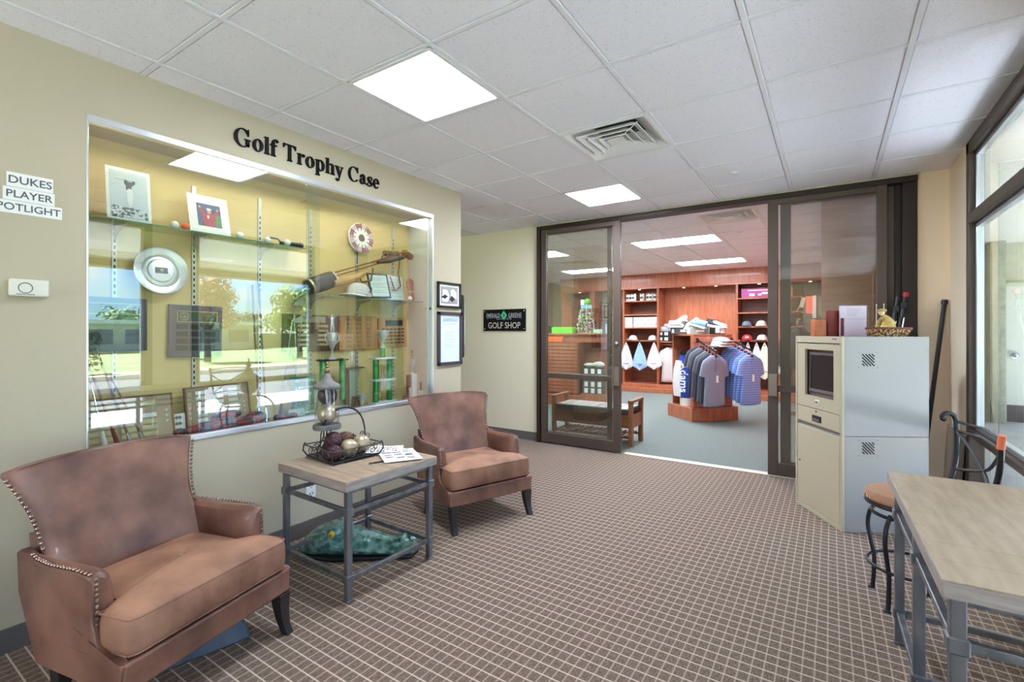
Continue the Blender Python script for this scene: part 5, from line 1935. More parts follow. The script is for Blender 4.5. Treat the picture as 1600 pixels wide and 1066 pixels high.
for i, (y, lb) in enumerate(((1.80, 'red and black headcover by the club grips, left one of the two'), (1.88, 'red and black headcover by the club grips, right one of the two'))):
    k = MB()
    k.ball((0, 0, 0), 1.0, 16, 10, (0.03, 0.045, 0.026))
    k.tube([(0, 0.04, 0), (0.005, 0.07, 0.01), (0, 0.09, 0.0)], [0.014, 0.010, 0.014], 8)
    o = make('club_headcover', k, mat('red_black_knit', (150, 40, 34), 0.9, c2=(30, 26, 28), scale=26, lo=0.45, hi=0.55), None, smooth=True, loc=(-3.02, y, FZ + 0.028))
    tag(o, lb, 'headcover')
# clubs standing on their grips / heads
def club(a, b, label, shaft='chrome', grip='black', head=None, gl=0.12, r=0.0045):
    a, b = Vector(a), Vector(b)
    t = thing('golf_club', label, 'golf club', tuple(a))
    d = b - a
    k = MB()
    k.tube([(0, 0, 0), tuple(d)], r, 8)
    make('shaft', k, shaft, t, smooth=True)
    u = d.normalized()
    k = MB()
    k.tube([(0, 0, 0), tuple(u * gl)], [0.0125, 0.008], 10)
    make('grip', k, grip, t, smooth=True)
    if head:
        k = MB()
        k.prism([(-0.012, 0), (0.07, -0.008), (0.085, 0.02), (0.07, 0.045), (0.0, 0.02)], -0.010, 0.010, Matrix.Translation(d) @ Matrix.Rotation(R(90), 4, 'Z') @ Matrix.Rotation(R(90), 4, 'X'))
        make('club_head', k, head, t, bevel=0.003)
    return t
club((-3.02, 1.795, FZ), (-3.18, 1.985, FZ + 0.66), 'steel golf club, leftmost of the three leaning left of the green sign', head='chrome')
club((-3.04, 1.895, FZ), (-3.18, 2.06, FZ + 0.70), 'steel golf club, middle one of the three left of the green sign', head='chrome')
club((-3.10, 1.99, FZ), (-3.20, 2.01, FZ + 0.78), 'steel golf club, rightmost and steepest of the three left of the green sign', grip='dgrey', head='chrome')
club((-3.12, 2.03, FZ), (-3.2, 1.97, FZ + 0.60), 'hickory shafted golf club just behind the green sign edge', 'clubwood', 'clubwood', None, 0.1)
club((-3.08, 1.70, FZ), (-3.19, 1.71, FZ + 0.90), 'hickory golf club with steel foot, left one of the upright pair', 'clubwood', 'chrome', None, 0.10, 0.006)
club((-3.06, 1.735, FZ), (-3.19, 1.752, FZ + 0.92), 'hickory golf club with steel foot, right one of the upright pair', 'clubwood', 'chrome', None, 0.10, 0.006)
club((-3.05, 0.95, FZ), (-3.19, 0.84, FZ + 0.53), 'hickory golf club with red grip leaning at the left end', 'clubwood', mat('red_grip', (120, 40, 28), 0.5), 'black', 0.10, 0.006)
club((-3.03, 1.00, FZ), (-3.19, 0.90, FZ + 0.50), 'hickory golf club with chrome foot leaning at the left end', 'clubwood', 'chrome', None, 0.07, 0.006)
club((-3.0, 0.885, FZ), (-3.19, 0.835, FZ + 0.55), 'steel putter leaning at the far left end of the case', 'chrome', 'white', 'black', 0.10)
club((-3.03, 1.06, FZ), (-3.19, 0.96, FZ + 0.35), 'short club with chrome foot leaning against the first name board', 'clubwood', 'chrome', None, 0.07, 0.005)

# clock / ornament plate
t = thing('ornament_plate', 'round stained glass style plate with red and green center above the golf bag', 'plate', (BX + 0.025, 2.60, 2.130), rot=(0, R(86), 0))
k = MB()
k.lathe([(0.0001, 0.0), (0.120, 0.0), (0.124, 0.008), (0.118, 0.016), (0.0001, 0.016)], 40)
make('plate_body', k, 'paper', t, smooth=True)
for i in range(12):
    a = 2 * math.pi * i / 12
    k = MB()
    a2 = a + 0.44
    vs = [(0.082 * math.cos(a), 0.082 * math.sin(a), 0.0163), (0.118 * math.cos(a), 0.118 * math.sin(a), 0.0163), (0.118 * math.cos(a2), 0.118 * math.sin(a2), 0.0163), (0.082 * math.cos(a2), 0.082 * math.sin(a2), 0.0163)]
    k.raw(vs + [(x, y, 0.019) for x, y, z in vs], [(3, 2, 1, 0), (4, 5, 6, 7), (0, 1, 5, 4), (1, 2, 6, 5), (2, 3, 7, 6), (3, 0, 4, 7)])
    make('rim_segment', k, mat('rim_pink', (206, 170, 168), 0.4) if i % 2 else mat('rim_red', (150, 70, 76), 0.4), t)
    k = MB()
    k.bar((0.060 * math.cos(a), 0.060 * math.sin(a), 0.019), (0.120 * math.cos(a), 0.120 * math.sin(a), 0.019), 0.004, 0.004)
    make('lead_line', k, 'diron', t)
k = MB()
k.lathe([(0.0001, 0.019), (0.030, 0.019), (0.030, 0.016)], 20)
make('center_disc', k, mat('disc_red', (120, 52, 44), 0.4), t)
k = MB()
k.prism([(-0.028, 0.0), (-0.02, -0.02), (-0.002, -0.028), (-0.002, 0.028), (-0.02, 0.02)], 0.019, 0.0205)
make('center_half', k, mat('disc_green', (60, 80, 60), 0.4), t)
k = MB()
k.tube([(BX + 0.02, 2.573, 2.01), (BX + 0.02, 2.573, 1.92)], 0.003, 6)
for i in range(5):
    k.ball((BX + 0.02, 2.573, 1.93 + i * 0.018), 0.005, 8, 6)
o = make('hanging_chain', k, 'diron', None, smooth=True)
tag(o, 'short dark chain hanging under the round ornament plate', 'chain')

# old golf bag hung diagonally
A_ = Vector((-3.13, 2.13, 1.705))
B_ = Vector((-3.15, 3.02, 2.05))
t = thing('vintage_golf_bag', 'old leather and canvas golf bag mounted diagonally above the right shelf', 'golf bag', tuple(A_))
D_ = B_ - A_
u = D_.normalized()
k = MB()
k.tube([tuple(u * -0.05), tuple(u * 0.0), tuple(u * 0.10), tuple(u * 0.16)], [0.055, 0.062, 0.064, 0.060], 20)
make('leather_cuff', k, mat('blue_black_leather', (52, 58, 68), 0.5), t, smooth=True)
k = MB()
k.tube([tuple(u * -0.055), tuple(u * -0.04)], [0.064, 0.066], 20, caps=False)
k.tube([tuple(u * 0.155), tuple(u * 0.17)], [0.064, 0.062], 20, caps=False)
make('cuff_trim', k, 'oldgold', t, smooth=True)
k = MB()
dn = Vector((0.02, 0.0, -0.045))
k.tube([tuple(u * 0.14 + dn * 0.6), tuple(u * 0.35 + dn), tuple(u * 0.50 + dn * 0.7)], [0.060, 0.055, 0.028], 14, flat=0.6)
make('canvas_body', k, 'canvas', t, smooth=True)
for off in (0.0, 0.028):
    k = MB()
    k.tube([tuple(u * 0.10 + Vector((0.02, 0, 0.05 - off))), tuple(u * 0.55 + Vector((0.02, 0, 0.030 - off))), tuple(u * 0.95 + Vector((0.02, 0, 0.02 - off)))], 0.0065, 8)
    make('wooden_stay', k, 'clubwood', t, smooth=True)
k = MB()
k.tube([tuple(u * 0.62 + Vector((0.02, 0, 0.01))), tuple(u * 0.75 + Vector((0.03, 0, 0.0))), tuple(u * 0.92 + Vector((0.03, 0, -0.02)))], [0.018, 0.045, 0.03], 12, flat=0.6)
make('leather_pouch', k, mat('dark_old_leather', (62, 52, 46), 0.6, c2=(92, 78, 66), scale=30, bump=0.6, bscale=40), t, smooth=True)
k = MB()
k.box(tuple(u * 0.80 + Vector((0.0, 0.0, 0.045))), (0.05, 0.16, 0.045), Matrix.Rotation(R(6), 4, 'X'))
k.box(tuple(u * 0.99 + Vector((0.0, 0.02, -0.01))), (0.05, 0.12, 0.05), Matrix.Rotation(R(-22), 4, 'X'))
make('leather_base', k, 'bagleather', t, bevel=0.015, seg=3)
k = MB()
k.tube([tuple(u * 0.66 + Vector((0.03, 0, 0.03))), tuple(u * 0.68 + Vector((0.04, 0, 0.08))), tuple(u * 0.73 + Vector((0.04, 0, 0.05))), tuple(u * 0.70 + Vector((0.04, 0, 0.0)))], 0.010, 8, flat=0.4)
k.tube([tuple(u * 0.86 + Vector((0.05, 0, -0.02))), tuple(u * 0.84 + Vector((0.05, 0, -0.14))), tuple(u * 0.87 + Vector((0.05, 0, -0.26))), tuple(u * 0.80 + Vector((0.05, 0, -0.28))), tuple(u * 0.74 + Vector((0.05, 0, -0.14)))], 0.008, 8, flat=0.4)
k.tube([tuple(u * 0.55 + Vector((0.04, 0, -0.02))), tuple(u * 0.52 + Vector((0.05, 0, -0.11))), tuple(u * 0.42 + Vector((0.05, 0, -0.10))), tuple(u * 0.40 + Vector((0.04, 0, -0.05)))], 0.009, 8, flat=0.5)
make('strap', k, 'bagleather', t, smooth=True)
for i in range(3):
    k = MB()
    k.tube([tuple(u * -0.05 + Vector((0.015 * i, 0, 0.02 - 0.02 * i))), tuple(u * -0.19 + Vector((0.015 * i, 0, 0.0 - 0.028 * i)))], 0.009, 8)
    make('club_grip', k, 'black', t, smooth=True)

# shelf 2 things
def cap_obj(label, loc, rz, m_, s_=1.0, brim_m=None, group=None, logo=None):
    t = thing('baseball_cap', label, 'cap', loc, rz, group)
    t.scale = (s_, s_, s_)
    k = MB()
    pr = [(0.001 if i == 0 else 0.092 * math.sin(math.pi / 2 * i / 8) ** 0.75, 0.118 * math.cos(math.pi / 2 * i / 8)) for i in range(9)][::-1]
    pr = [(0.092, 0.0), (0.096, 0.02)] + [(r_, z_ * 0.88) for r_, z_ in pr[1:]]
    k.lathe(pr, 24, sx=1.08)
    make('crown', k, m_, t, smooth=True)
    k = MB()
    vs, fs = [], []
    n = 12
    for i in range(n + 1):
        a = R(-62 + 124 * i / n)
        for r_, z in ((0.088, 0.012), (0.125, 0.008 + 0.012 * math.cos(a * 1.4)), (0.160 - 0.02 * abs(a), 0.0 + 0.012 * math.cos(a * 1.4))):
            vs.append((r_ * math.cos(a) * 1.08, r_ * math.sin(a) * 0.85, z))
    m3 = len(vs)
    vs += [(x, y, z - 0.003) for x, y, z in vs]
    for i in range(n):
        for j in range(2):
            a = i * 3 + j
            fs.append((a, a + 1, a + 4, a + 3))
            fs.append((a + 3 + m3, a + 4 + m3, a + 1 + m3, a + m3))
        fs.append((i * 3 + 2, i * 3 + 2 + m3, i * 3 + 5 + m3, i * 3 + 5))
    k.raw(vs, fs)
    make('brim', k, brim_m or m_, t, smooth=True)
    k = MB()
    k.ball((0, 0, 0.118), 0.007, 8, 6, (1, 1, 0.6))
    make('button', k, m_, t, smooth=True)
    if logo:
        k = MB()
        k.box((0.093, 0.0, 0.055), (0.006, 0.055, 0.022))
        make('logo_patch', k, logo, t, bevel=0.003)
    return t
cap0 = cap_obj('white cap lying on the right glass shelf, brim to the left', (GX + 0.02, 2.47, Z2s + 0.003), R(-72), 'wcloth', 1.06)
k = MB()
k.tube([(0.018 * math.cos(a) - 0.02, 0.093 - 0.004, 0.055 + 0.018 * math.sin(a)) for a in [R(40 + 30 * i) for i in range(10)]], 0.004, 6)
make('navy_monogram', k, mat('navy', (50, 60, 96), 0.7), cap0, smooth=True)
t = thing('certificate_frame', 'black framed certificate leaning on the right glass shelf', 'picture', (GX + 0.02, 2.705, Z2s + 0.010), rot=(0.06, R(-12), 0.0))
k = MB()
for a in (-1, 1):
    k.bx(-0.008, 0.006, a * 0.105, a * 0.093, 0, 0.205)
k.bx(-0.008, 0.006, -0.105, 0.105, 0, 0.012)
k.bx(-0.008, 0.006, -0.105, 0.105, 0.193, 0.205)
make('frame', k, 'black', t)
k = MB()
k.bx(-0.006, 0.001, -0.094, 0.094, 0.011, 0.194)
make('certificate_sheet', k, mat('mint_paper', (206, 222, 214), 0.5), t)
k = MB()
for i, z in enumerate((0.165, 0.15, 0.12, 0.105, 0.09, 0.06, 0.045)):
    k.bx(0.001, 0.0016, -0.07, 0.07 - 0.03 * (i % 2), z - 0.003, z + 0.003)
make('text_lines', k, 'inkl', t, kind='stuff')
t = thing('letter_sheet', 'white typed sheet standing behind the framed certificate', 'paper', (GX - 0.03, 2.905, Z2s + 0.002), rot=(-0.04, R(-8), 0))
k = MB()
k.bx(-0.002, 0, -0.095, 0.095, 0, 0.215)
make('sheet', k, 'paper', t)
k = MB()
for i in range(7):
    k.bx(0, 0.0006, -0.07, 0.07 - 0.02 * (i % 3), 0.18 - i * 0.024, 0.184 - i * 0.024)
make('text_lines', k, 'inkl', t, kind='stuff')
t = thing('leather_sole', 'brown leather shoe sole standing at the right end of the shelf', 'shoe sole', (GX + 0.02, 3.035, Z2s), rot=(0, R(-6), 0))
k = MB()
k.prism([(-0.028, 0.0), (0.028, 0.0), (0.032, 0.03), (0.026, 0.085), (0.036, 0.12), (0.042, 0.16), (0.03, 0.192), (0.0, 0.20), (-0.03, 0.192), (-0.042, 0.16), (-0.036, 0.12), (-0.026, 0.085), (-0.032, 0.03)], 0, 0.012, onwall_x(0, 0, 0))
make('sole', k, mat('sole_leather', (150, 92, 58), 0.6), t, bevel=0.003)
k = MB()
k.bx(0.012, 0.016, -0.03, 0.03, 0.075, 0.088)
make('sole_band', k, 'oldgold', t)
k = MB()
k.tube([(0.005, 0.0, 0.20), (0.0, -0.005, 0.40)], 0.0012, 5)
make('hanging_thread', k, 'bezel', t)

# trophies ---------------------------------------------------------------
def golfer(name, parent, base, h, m_, lean=1):
    s_ = h / 0.20
    b = Vector(base)
    P_ = [(0, 0, 0.10), (0, 0, 0.13), (0, 0, 0.155), (0, 0, 0.180), (0, -0.012, 0.09), (0.004, -0.016, 0.05), (0, -0.016, 0.004), (0, 0.012, 0.09), (0.004, 0.016, 0.05), (0, 0.018, 0.004),
          (0, -0.022, 0.152), (0.01, -0.020, 0.175), (0.004, 0.004, 0.200), (0, 0.022, 0.152), (0.012, 0.024, 0.175), (0.006, 0.010, 0.202), (0.0, -0.03, 0.185), (0.0, -0.05, 0.16)]
    E_ = [(0, 1), (1, 2), (2, 3), (0, 4), (4, 5), (5, 6), (0, 7), (7, 8), (8, 9), (2, 10), (10, 11), (11, 12), (2, 13), (13, 14), (14, 15), (12, 16), (16, 17)]
    rr = [0.018, 0.016, 0.017, 0.013, 0.012, 0.010, 0.008, 0.012, 0.010, 0.008, 0.008, 0.006, 0.005, 0.008, 0.006, 0.005, 0.003, 0.003]
    return skin(name, [tuple(b + Vector(p) * s_) for p in P_], E_, [r_ * s_ for r_ in rr], m_, parent)
def cup(parent, base, h, m_, r=0.04, handles=True, nm='cup'):
    k = MB()
    k.lathe([(0.0001, 0), (r * 0.75, 0), (r * 0.7, h * 0.06), (r * 0.2, h * 0.14), (r * 0.16, h * 0.30), (r * 0.3, h * 0.38), (r * 0.75, h * 0.60), (r * 0.92, h * 0.80), (r, h), (r * 0.94, h), (r * 0.8, h * 0.75), (0.0001, h * 0.5)], 24, base)
    c_ = make(nm, k, m_, parent, smooth=True)
    if handles:
        for s_ in (-1, 1):
            k = MB()
            k.tube([(base[0], base[1] + s_ * r * 0.9, base[2] + h * 0.92), (base[0], base[1] + s_ * r * 1.5, base[2] + h * 0.95), (base[0], base[1] + s_ * r * 1.45, base[2] + h * 0.7), (base[0], base[1] + s_ * r * 0.7, base[2] + h * 0.55)], r * 0.08, 6)
            make('handle', k, m_, c_, smooth=True)
    return c_
# trophy 1 : two tall green columns, black bar, silver cup and golfer
t = thing('column_trophy', 'tall trophy with smooth green columns, silver cup and golfer on top', 'trophy', (-3.10, 2.262, FZ))
k = MB()
k.bx(-0.045, 0.045, -0.105, 0.105, 0, 0.030)
make('base', k, 'marble', t, bevel=0.004)
for y in (-0.085, 0.085):
    k = MB()
    k.lathe([(0.012, 0.03), (0.014, 0.05), (0.006, 0.065), (0.010, 0.08)], 14, (0, y, 0))
    k.lathe([(0.0235, 0.08), (0.0235, 0.375)], 20, (0, y, 0))
    make('column', k, 'greenfoil', t, smooth=True)
    k = MB()
    k.ball((0, y, 0.395), 0.008, 8, 6)
    make('finial', k, 'silver', t, smooth=True)
k = MB()
k.bx(-0.04, 0.04, -0.115, 0.115, 0.375, 0.387)
make('top_bar', k, 'black', t, bevel=0.003)
cup(t, (0, -0.005, 0.387), 0.20, 'silver', 0.040)
golfer('golfer_figure', t, (0, -0.005, 0.585), 0.135, 'silver')
# trophy 2 : walnut wedge award
t = thing('wedge_trophy', 'wooden wedge award with golfer figure and pale metal face', 'trophy', (-3.11, 2.445, FZ))
k = MB()
k.bx(-0.05, 0.07, -0.075, 0.075, 0, 0.012)
make('base', k, 'oldgold', t, bevel=0.003)
k = MB()
k.prism([(-0.06, 0.012), (-0.03, 0.012), (-0.040, 0.12), (-0.045, 0.305), (-0.075, 0.305), (-0.075, 0.12)], -0.03, 0.01, onwall_x(0, 0, 0))
make('wood_back', k, 'walpl', t)
k = MB()
k.prism([(-0.040, 0.012), (0.025, 0.012), (0.030, 0.20), (0.060, 0.300), (-0.045, 0.300)], -0.012, 0.008, onwall_x(0.015, 0, 0))
make('metal_face', k, mat('pale_green_metal', (160, 176, 158), 0.3, metal=0.5), t)
k = MB()
k.bx(-0.035, 0.045, -0.085, 0.085, 0.305, 0.315)
make('top_ledge', k, 'walpl', t, bevel=0.002)
golfer('golfer_figure', t, (0.0, 0.0, 0.315), 0.125, 'silver')
t = thing('small_cup', 'small silver cup on wooden block in front of the wedge award', 'trophy', (-3.02, 2.425, FZ))
k = MB()
k.box((0, -0.02, 0.05), (0.05, 0.05, 0.10), taper=0.75)
make('base', k, 'walpl', t)
cup(t, (0.035, 0.015, 0.0), 0.115, 'silver', 0.026)
# trophy 3 : twin green columns, two storeys, cup
t = thing('column_trophy', 'two storey trophy with twin sparkling green columns and white cup', 'trophy', (-3.08, 2.725, FZ))
k = MB()
k.bx(-0.05, 0.05, -0.115, 0.115, 0, 0.022)
make('base', k, 'marble', t, bevel=0.004)
for y in (-0.072, 0.072):
    for z0, z1 in ((0.022, 0.190), (0.205, 0.365)):
        k = MB()
        k.lathe([(0.024, z0), (0.024, z1)], 20, (0, y, 0))
        make('column', k, 'greenfoil', t, smooth=True)
for z in (0.190, 0.365):
    k = MB()
    k.bx(-0.045, 0.045, -0.110, 0.110, z, z + 0.014)
    make('shelf_plate', k, 'marble', t, bevel=0.003)
golfer('golfer_figure', t, (0.0, 0.0, 0.022), 0.11, 'goldm')
golfer('golfer_figure', t, (0.0, 0.0, 0.204), 0.11, 'goldm')
for s_ in (-1, 1):
    k = MB()
    k.tube([(0, s_ * 0.085, 0.38), (0, s_ * 0.09, 0.41), (0, s_ * 0.075, 0.40), (0, s_ * 0.06, 0.395)], 0.006, 6)
    make('eagle_wing', k, 'silver', t, smooth=True)
k = MB()
k.lathe([(0.021, 0.379), (0.021, 0.46)], 18)
make('neck_column', k, 'greenfoil', t, smooth=True)
cup(t, (0, 0, 0.460), 0.145, mat('white_metal', (226, 226, 226), 0.2, metal=0.5), 0.040)
# trophy 4 : marble slab with small cup & golfer
t = thing('marble_trophy', 'trophy with white marble slab, small cup and golfer beside the right wall', 'trophy', (-3.06, 3.035, FZ))
k = MB()
k.bx(-0.04, 0.04, -0.06, 0.05, 0, 0.012)
make('base', k, 'walpl', t, bevel=0.002)
k = MB()
k.bx(-0.012, 0.022, -0.015, 0.045, 0.012, 0.225)
make('marble_slab', k, 'marble', t, bevel=0.003)
k = MB()
k.bx(-0.02, 0.012, -0.048, -0.017, 0.012, 0.215)
make('wood_slab', k, 'walpl', t, bevel=0.003)
golfer('side_figure', t, (0.02, -0.035, 0.012), 0.10, 'silver')
cup(t, (0.0, 0.0, 0.225), 0.125, 'silver', 0.030)
golfer('golfer_figure', t, (0.0, 0.0, 0.345), 0.085, 'goldm')
t = thing('small_figure_trophy', 'tiny silver golfer trophy right of the marble slab', 'trophy', (-3.02, 3.105, FZ))
k = MB()
k.bx(-0.018, 0.018, -0.018, 0.018, 0, 0.07)
make('base', k, 'marble', t, bevel=0.002)
golfer('golfer_figure', t, (0, 0, 0.07), 0.08, 'pewter')
t = thing('wooden_medallion', 'small round brown medallion leaning by the marble trophy', 'medallion', (-3.03, 2.925, FZ + 0.024), rot=(0, R(75), 0))
k = MB()
k.lathe([(0.0001, 0), (0.024, 0), (0.026, 0.004), (0.024, 0.008), (0.0001, 0.008)], 22)
make('disc', k, 'walpl', t, smooth=True)
# DUKES sign
t = thing('green_sign', 'green lettered sign with white golf flag leaning on the case floor', 'sign', (-3.04, 2.005, FZ + 0.006), rot=(0.0, R(-8), 0.0))
k = MB()
k.bx(-0.005, 0, -0.100, 0.100, 0, 0.275)
make('sign_board', k, 'greensign', t, bevel=0.002)
def gtext(word, y, z, size, m_):
    vs, fs = text_geo(word, size, 0.0004, bold=0.0006)
    k = MB()
    k.raw(vs, fs, onwall_x(0.0006, y, z))
    make('lettering', k, m_, t)
gtext('MISSION VISION', 0.012, 0.245, 0.020, 'paper')
gtext('SPOTLIGHT', 0.012, 0.198, 0.022, 'paper')
gtext('PLAYERS', 0.012, 0.152, 0.022, 'paper')
gtext('DUKES', 0.018, 0.090, 0.050, 'letter')
gtext('OF THE MONTH', 0.0, 0.025, 0.018, 'paper')
k = MB()
k.prism([(-0.078, 0.13), (-0.052, 0.13), (-0.056, 0.215)], 0.0003, 0.0008, onwall_x(0, 0, 0))
make('flag_shape', k, 'paper', t)
k = MB()
k.bx(-0.02, 0, -0.06, 0.06, 0, 0.07)
o = make('acrylic_block', k, mat('clear_block', (170, 190, 184), 0.15), None, bevel=0.004, loc=(-3.0, 1.915, FZ + 0.001), rot=(0, R(-10), 0))
tag(o, 'small clear plastic block in front of the green sign corner', 'block')
#%%PART4

# ================================================================== SHOP
mb = MB()
mb.bx(-6.45, -6.3, DY + 0.09, 9.0, 0, CZ + 0.1)
mb.bx(-6.45, -6.3, 10.1, 11.6, 0, CZ + 0.1)
mb.bx(-6.45, -6.3, 9.0, 10.1, 2.08, CZ + 0.1)
mb.bx(-6.3, 0.88, 11.5, 11.6, 0, CZ + 0.1)
mb.bx(0.84, 0.88, DY + 0.09, 11.6, 0, CZ + 0.1)
mb.bx(-8.0, -7.9, 8.0, 11.0, 0, CZ)
make('wall_shop', mb, 'wall', kind='structure')
t = bpy.data.objects.new('door_5', None)
COL.objects.link(t)
t['kind'] = 'structure'
k = MB()
k.bx(-6.3, -6.27, 8.94, 9.0, 0, 2.14)
k.bx(-6.3, -6.27, 10.1, 10.16, 0, 2.14)
k.bx(-6.3, -6.27, 8.94, 10.16, 2.08, 2.14)
make('door_frame', k, 'bronze', t)
# dark wood wall behind the right door
k = MB()
k.bx(-0.075, 0.0, 5.50, 10.9, 0, CZ + 0.1)
k.bx(0.0, 0.84, 5.50, 5.56, 0, CZ + 0.1)
make('wall_wood', k, mat('rosy_wood_panel', (222, 150, 132), 0.35, c2=(236, 168, 148), scale=3, stretch=(1.5, 1.5, 9)), kind='structure')
# wall unit ---------------------------------------------------------
YF, YB = 10.93, 11.42
t = thing('shelving_wall', 'cherry wood wall shelving with valance running along the back of the shop', 'shelving', (0, 0, 0))
def wp(nm, x0, x1, y0, y1, z0, z1, m_='cherry', bev=0.004, par=None):
    k = MB()
    k.bx(x0, x1, y0, y1, z0, z1)
    return make(nm, k, m_, par or t, bevel=bev, seg=1)
wp('valance', -5.74, -0.08, 10.90, 11.45, 2.355, CZ + 0.02, 'cherryh')
wp('valance_trim', -5.76, -0.08, 10.885, 10.90, 2.345, 2.385, 'cherry')
wp('base_plinth', -4.10, -0.08, 10.66, YB, 0.0, 0.10, 'cherryh')
wp('base_step', -4.10, -0.08, 10.76, YB, 0.10, 0.17, 'cherryh')
wp('base_plinth', -5.72, -4.74, 10.80, YB, 0.0, 0.12, 'cherryh')
for x in (-5.72, -4.86, -4.10, -3.29, -1.65, -0.885, -0.12):
    wp('upright_panel', x, x + 0.045 if x > -5.7 else x + 0.06, YF, YB, 0.12, 2.355)
wp('upright_panel', -4.95, -4.86, 10.95, YB, 0.12, 2.355)
wp('back_board', -3.25, -1.65, YB - 0.02, YB, 0.12, 2.355, 'cherryh')
wp('back_board', -4.06, -3.29, YB - 0.02, YB, 0.12, 2.355, 'cherryd')
wp('back_board', -1.61, -0.885, YB - 0.02, YB, 0.12, 2.355, 'cherryd')
wp('back_board', -5.66, -4.95, YB - 0.02, YB, 0.12, 2.355, 'cherryd')
for z in (2.085, 1.765, 1.465, 1.165):
    wp('shelf_board', -4.055, -3.29, YF + 0.01, YB - 0.02, z - 0.03, z, 'cherryh')
for z in (2.065, 1.765, 1.475, 1.19):
    wp('shelf_board', -1.605, -0.885, YF + 0.01, YB - 0.02, z - 0.03, z, 'cherryh')
    wp('shelf_board', -0.84, -0.48, YF + 0.01, YB - 0.02, z - 0.03, z, 'cherryh')
wp('shelf_board', -3.245, -1.65, YF + 0.01, YB - 0.02, 1.115, 1.145, 'cherryh')
for i in range(14):
    z = 0.35 + i * 0.145
    wp('slat', -5.66, -4.95, YB - 0.035, YB - 0.02, z, z + 0.13, 'cherryd', 0.003)
for i in range(13):
    z = 0.55 + i * 0.138
    wp('slat', -0.47, -0.12, YB - 0.035, YB, z, z + 0.128, 'slat', 0.003)
k = MB()
k.tube([(-3.245, YF + 0.15, 1.07), (-1.65, YF + 0.15, 1.07)], 0.012, 8)
make('hanging_rail', k, 'chrome', t, smooth=True)
for x in (-5.25, -3.72, -2.72, -2.05, -1.22, -0.33):
    p = thing('puck_light', 'small round puck light under the valance at %s' % {-5.25: 'the far left bay', -3.72: 'the box shelves', -2.72: 'the open bay, left one', -2.05: 'the open bay, right one', -1.22: 'the cap shelves', -0.33: 'the grey slat panel'}[x], 'puck light', (x, 11.02, 2.356), group='puck lights under the valance')
    k = MB()
    k.lathe([(0.036, 0.0), (0.034, -0.014), (0.026, -0.016), (0.026, 0.0)], 18)
    make('housing', k, 'white', p, smooth=True)
    k = MB()
    k.lathe([(0.026, -0.017), (0.0001, -0.018)], 18)
    make('lens', k, 'puck', p, smooth=True)
    ld_ = bpy.data.lights.new('puck_lamp', 'SPOT')
    ld_.energy = 14
    ld_.color = (1.0, 0.84, 0.66)
    ld_.spot_size = R(125)
    ld_.spot_blend = 0.7
    ld_.shadow_soft_size = 0.03
    lo = bpy.data.objects.new('puck_lamp', ld_)
    COL.objects.link(lo)
    lo.parent = p
    lo.location = (0, 0, -0.03)
# small boxes on top shelf
def boxx(name, label, cat, loc, dims, m_, rz=0.0, group=None, bev=0.003, face=None, facem='paper', ff=0.7):
    t = thing(name, label, cat, loc, rz, group)
    k = MB()
    k.box((0, 0, dims[2] / 2), dims)
    make('box_body', k, m_, t, bevel=bev, seg=1)
    if face is not None:
        for cx, cz, w_, h_ in face:
            k = MB()
            k.box((cx * dims[0], -dims[1] / 2 - 0.001, cz * dims[2]), (w_ * dims[0], 0.002, h_ * dims[2]))
            make('box_label', k, facem, t)
    return t
for i, x in enumerate((-4.005, -3.93, -3.865, -3.665, -3.525, -3.455, -3.36)):
    boxx('ball_box', 'black and white golf ball box on the top shelf, %s from the left' % ['first', 'second', 'third', 'fourth', 'fifth', 'sixth', 'seventh'][i], 'box', (x, YF + 0.12, 2.085), (0.062, 0.10, 0.165), 'paper', rnd.uniform(-0.05, 0.05), 'golf ball boxes on the top shelf', face=[(0, 0.42, 0.9, 0.34), (0, 0.9, 0.8, 0.14)], facem='black')
for i, x in enumerate((-3.965, -3.775, -3.62, -3.465, -3.345)):
    boxx('white_carton', 'white glove carton on the third shelf, %s from the left' % ['first', 'second', 'third', 'fourth', 'fifth'][i], 'box', (x, YF + 0.14, 1.465), ((0.185, 0.145, 0.15, 0.15, 0.09)[i], 0.20, 0.235), mat('carton', (222, 222, 224), 0.7), 0.0, 'white cartons on the third shelf', face=[(-0.2, 0.7, 0.3, 0.25), (0.25, 0.3, 0.3, 0.3)], facem='inkl')
boxx('golf_ball_carton', 'long purple and pink carton on the top shelf above the caps', 'box', (-1.235, YF + 0.12, 2.065), (0.62, 0.20, 0.185), 'pinkbox', 0.0, None, face=[(-0.18, 0.3, 0.16, 0.28), (0.05, 0.3, 0.10, 0.2), (0.25, 0.45, 0.28, 0.22), (0.0, 0.78, 0.6, 0.10)], facem='paper')
boxx('peach_carton', 'peach orange box on the top shelf right of the door stile', 'box', (-0.72, YF + 0.12, 2.065), (0.17, 0.18, 0.20), 'peach', 0.0, None, face=[(0.1, 0.5, 0.4, 0.5)])
boxx('navy_box', 'navy blue box on the shelf right of the door stile', 'box', (-0.73, YF + 0.12, 1.475), (0.16, 0.18, 0.14), 'bagblue', 0.0, None, face=[(0, 0.5, 0.5, 0.3)])
boxx('dark_box', 'dark box on the lowest shelf right of the door stile', 'box', (-0.73, YF + 0.12, 1.19), (0.14, 0.18, 0.12), 'dgrey', 0.0, None, face=[(0, 0.5, 0.6, 0.4)])
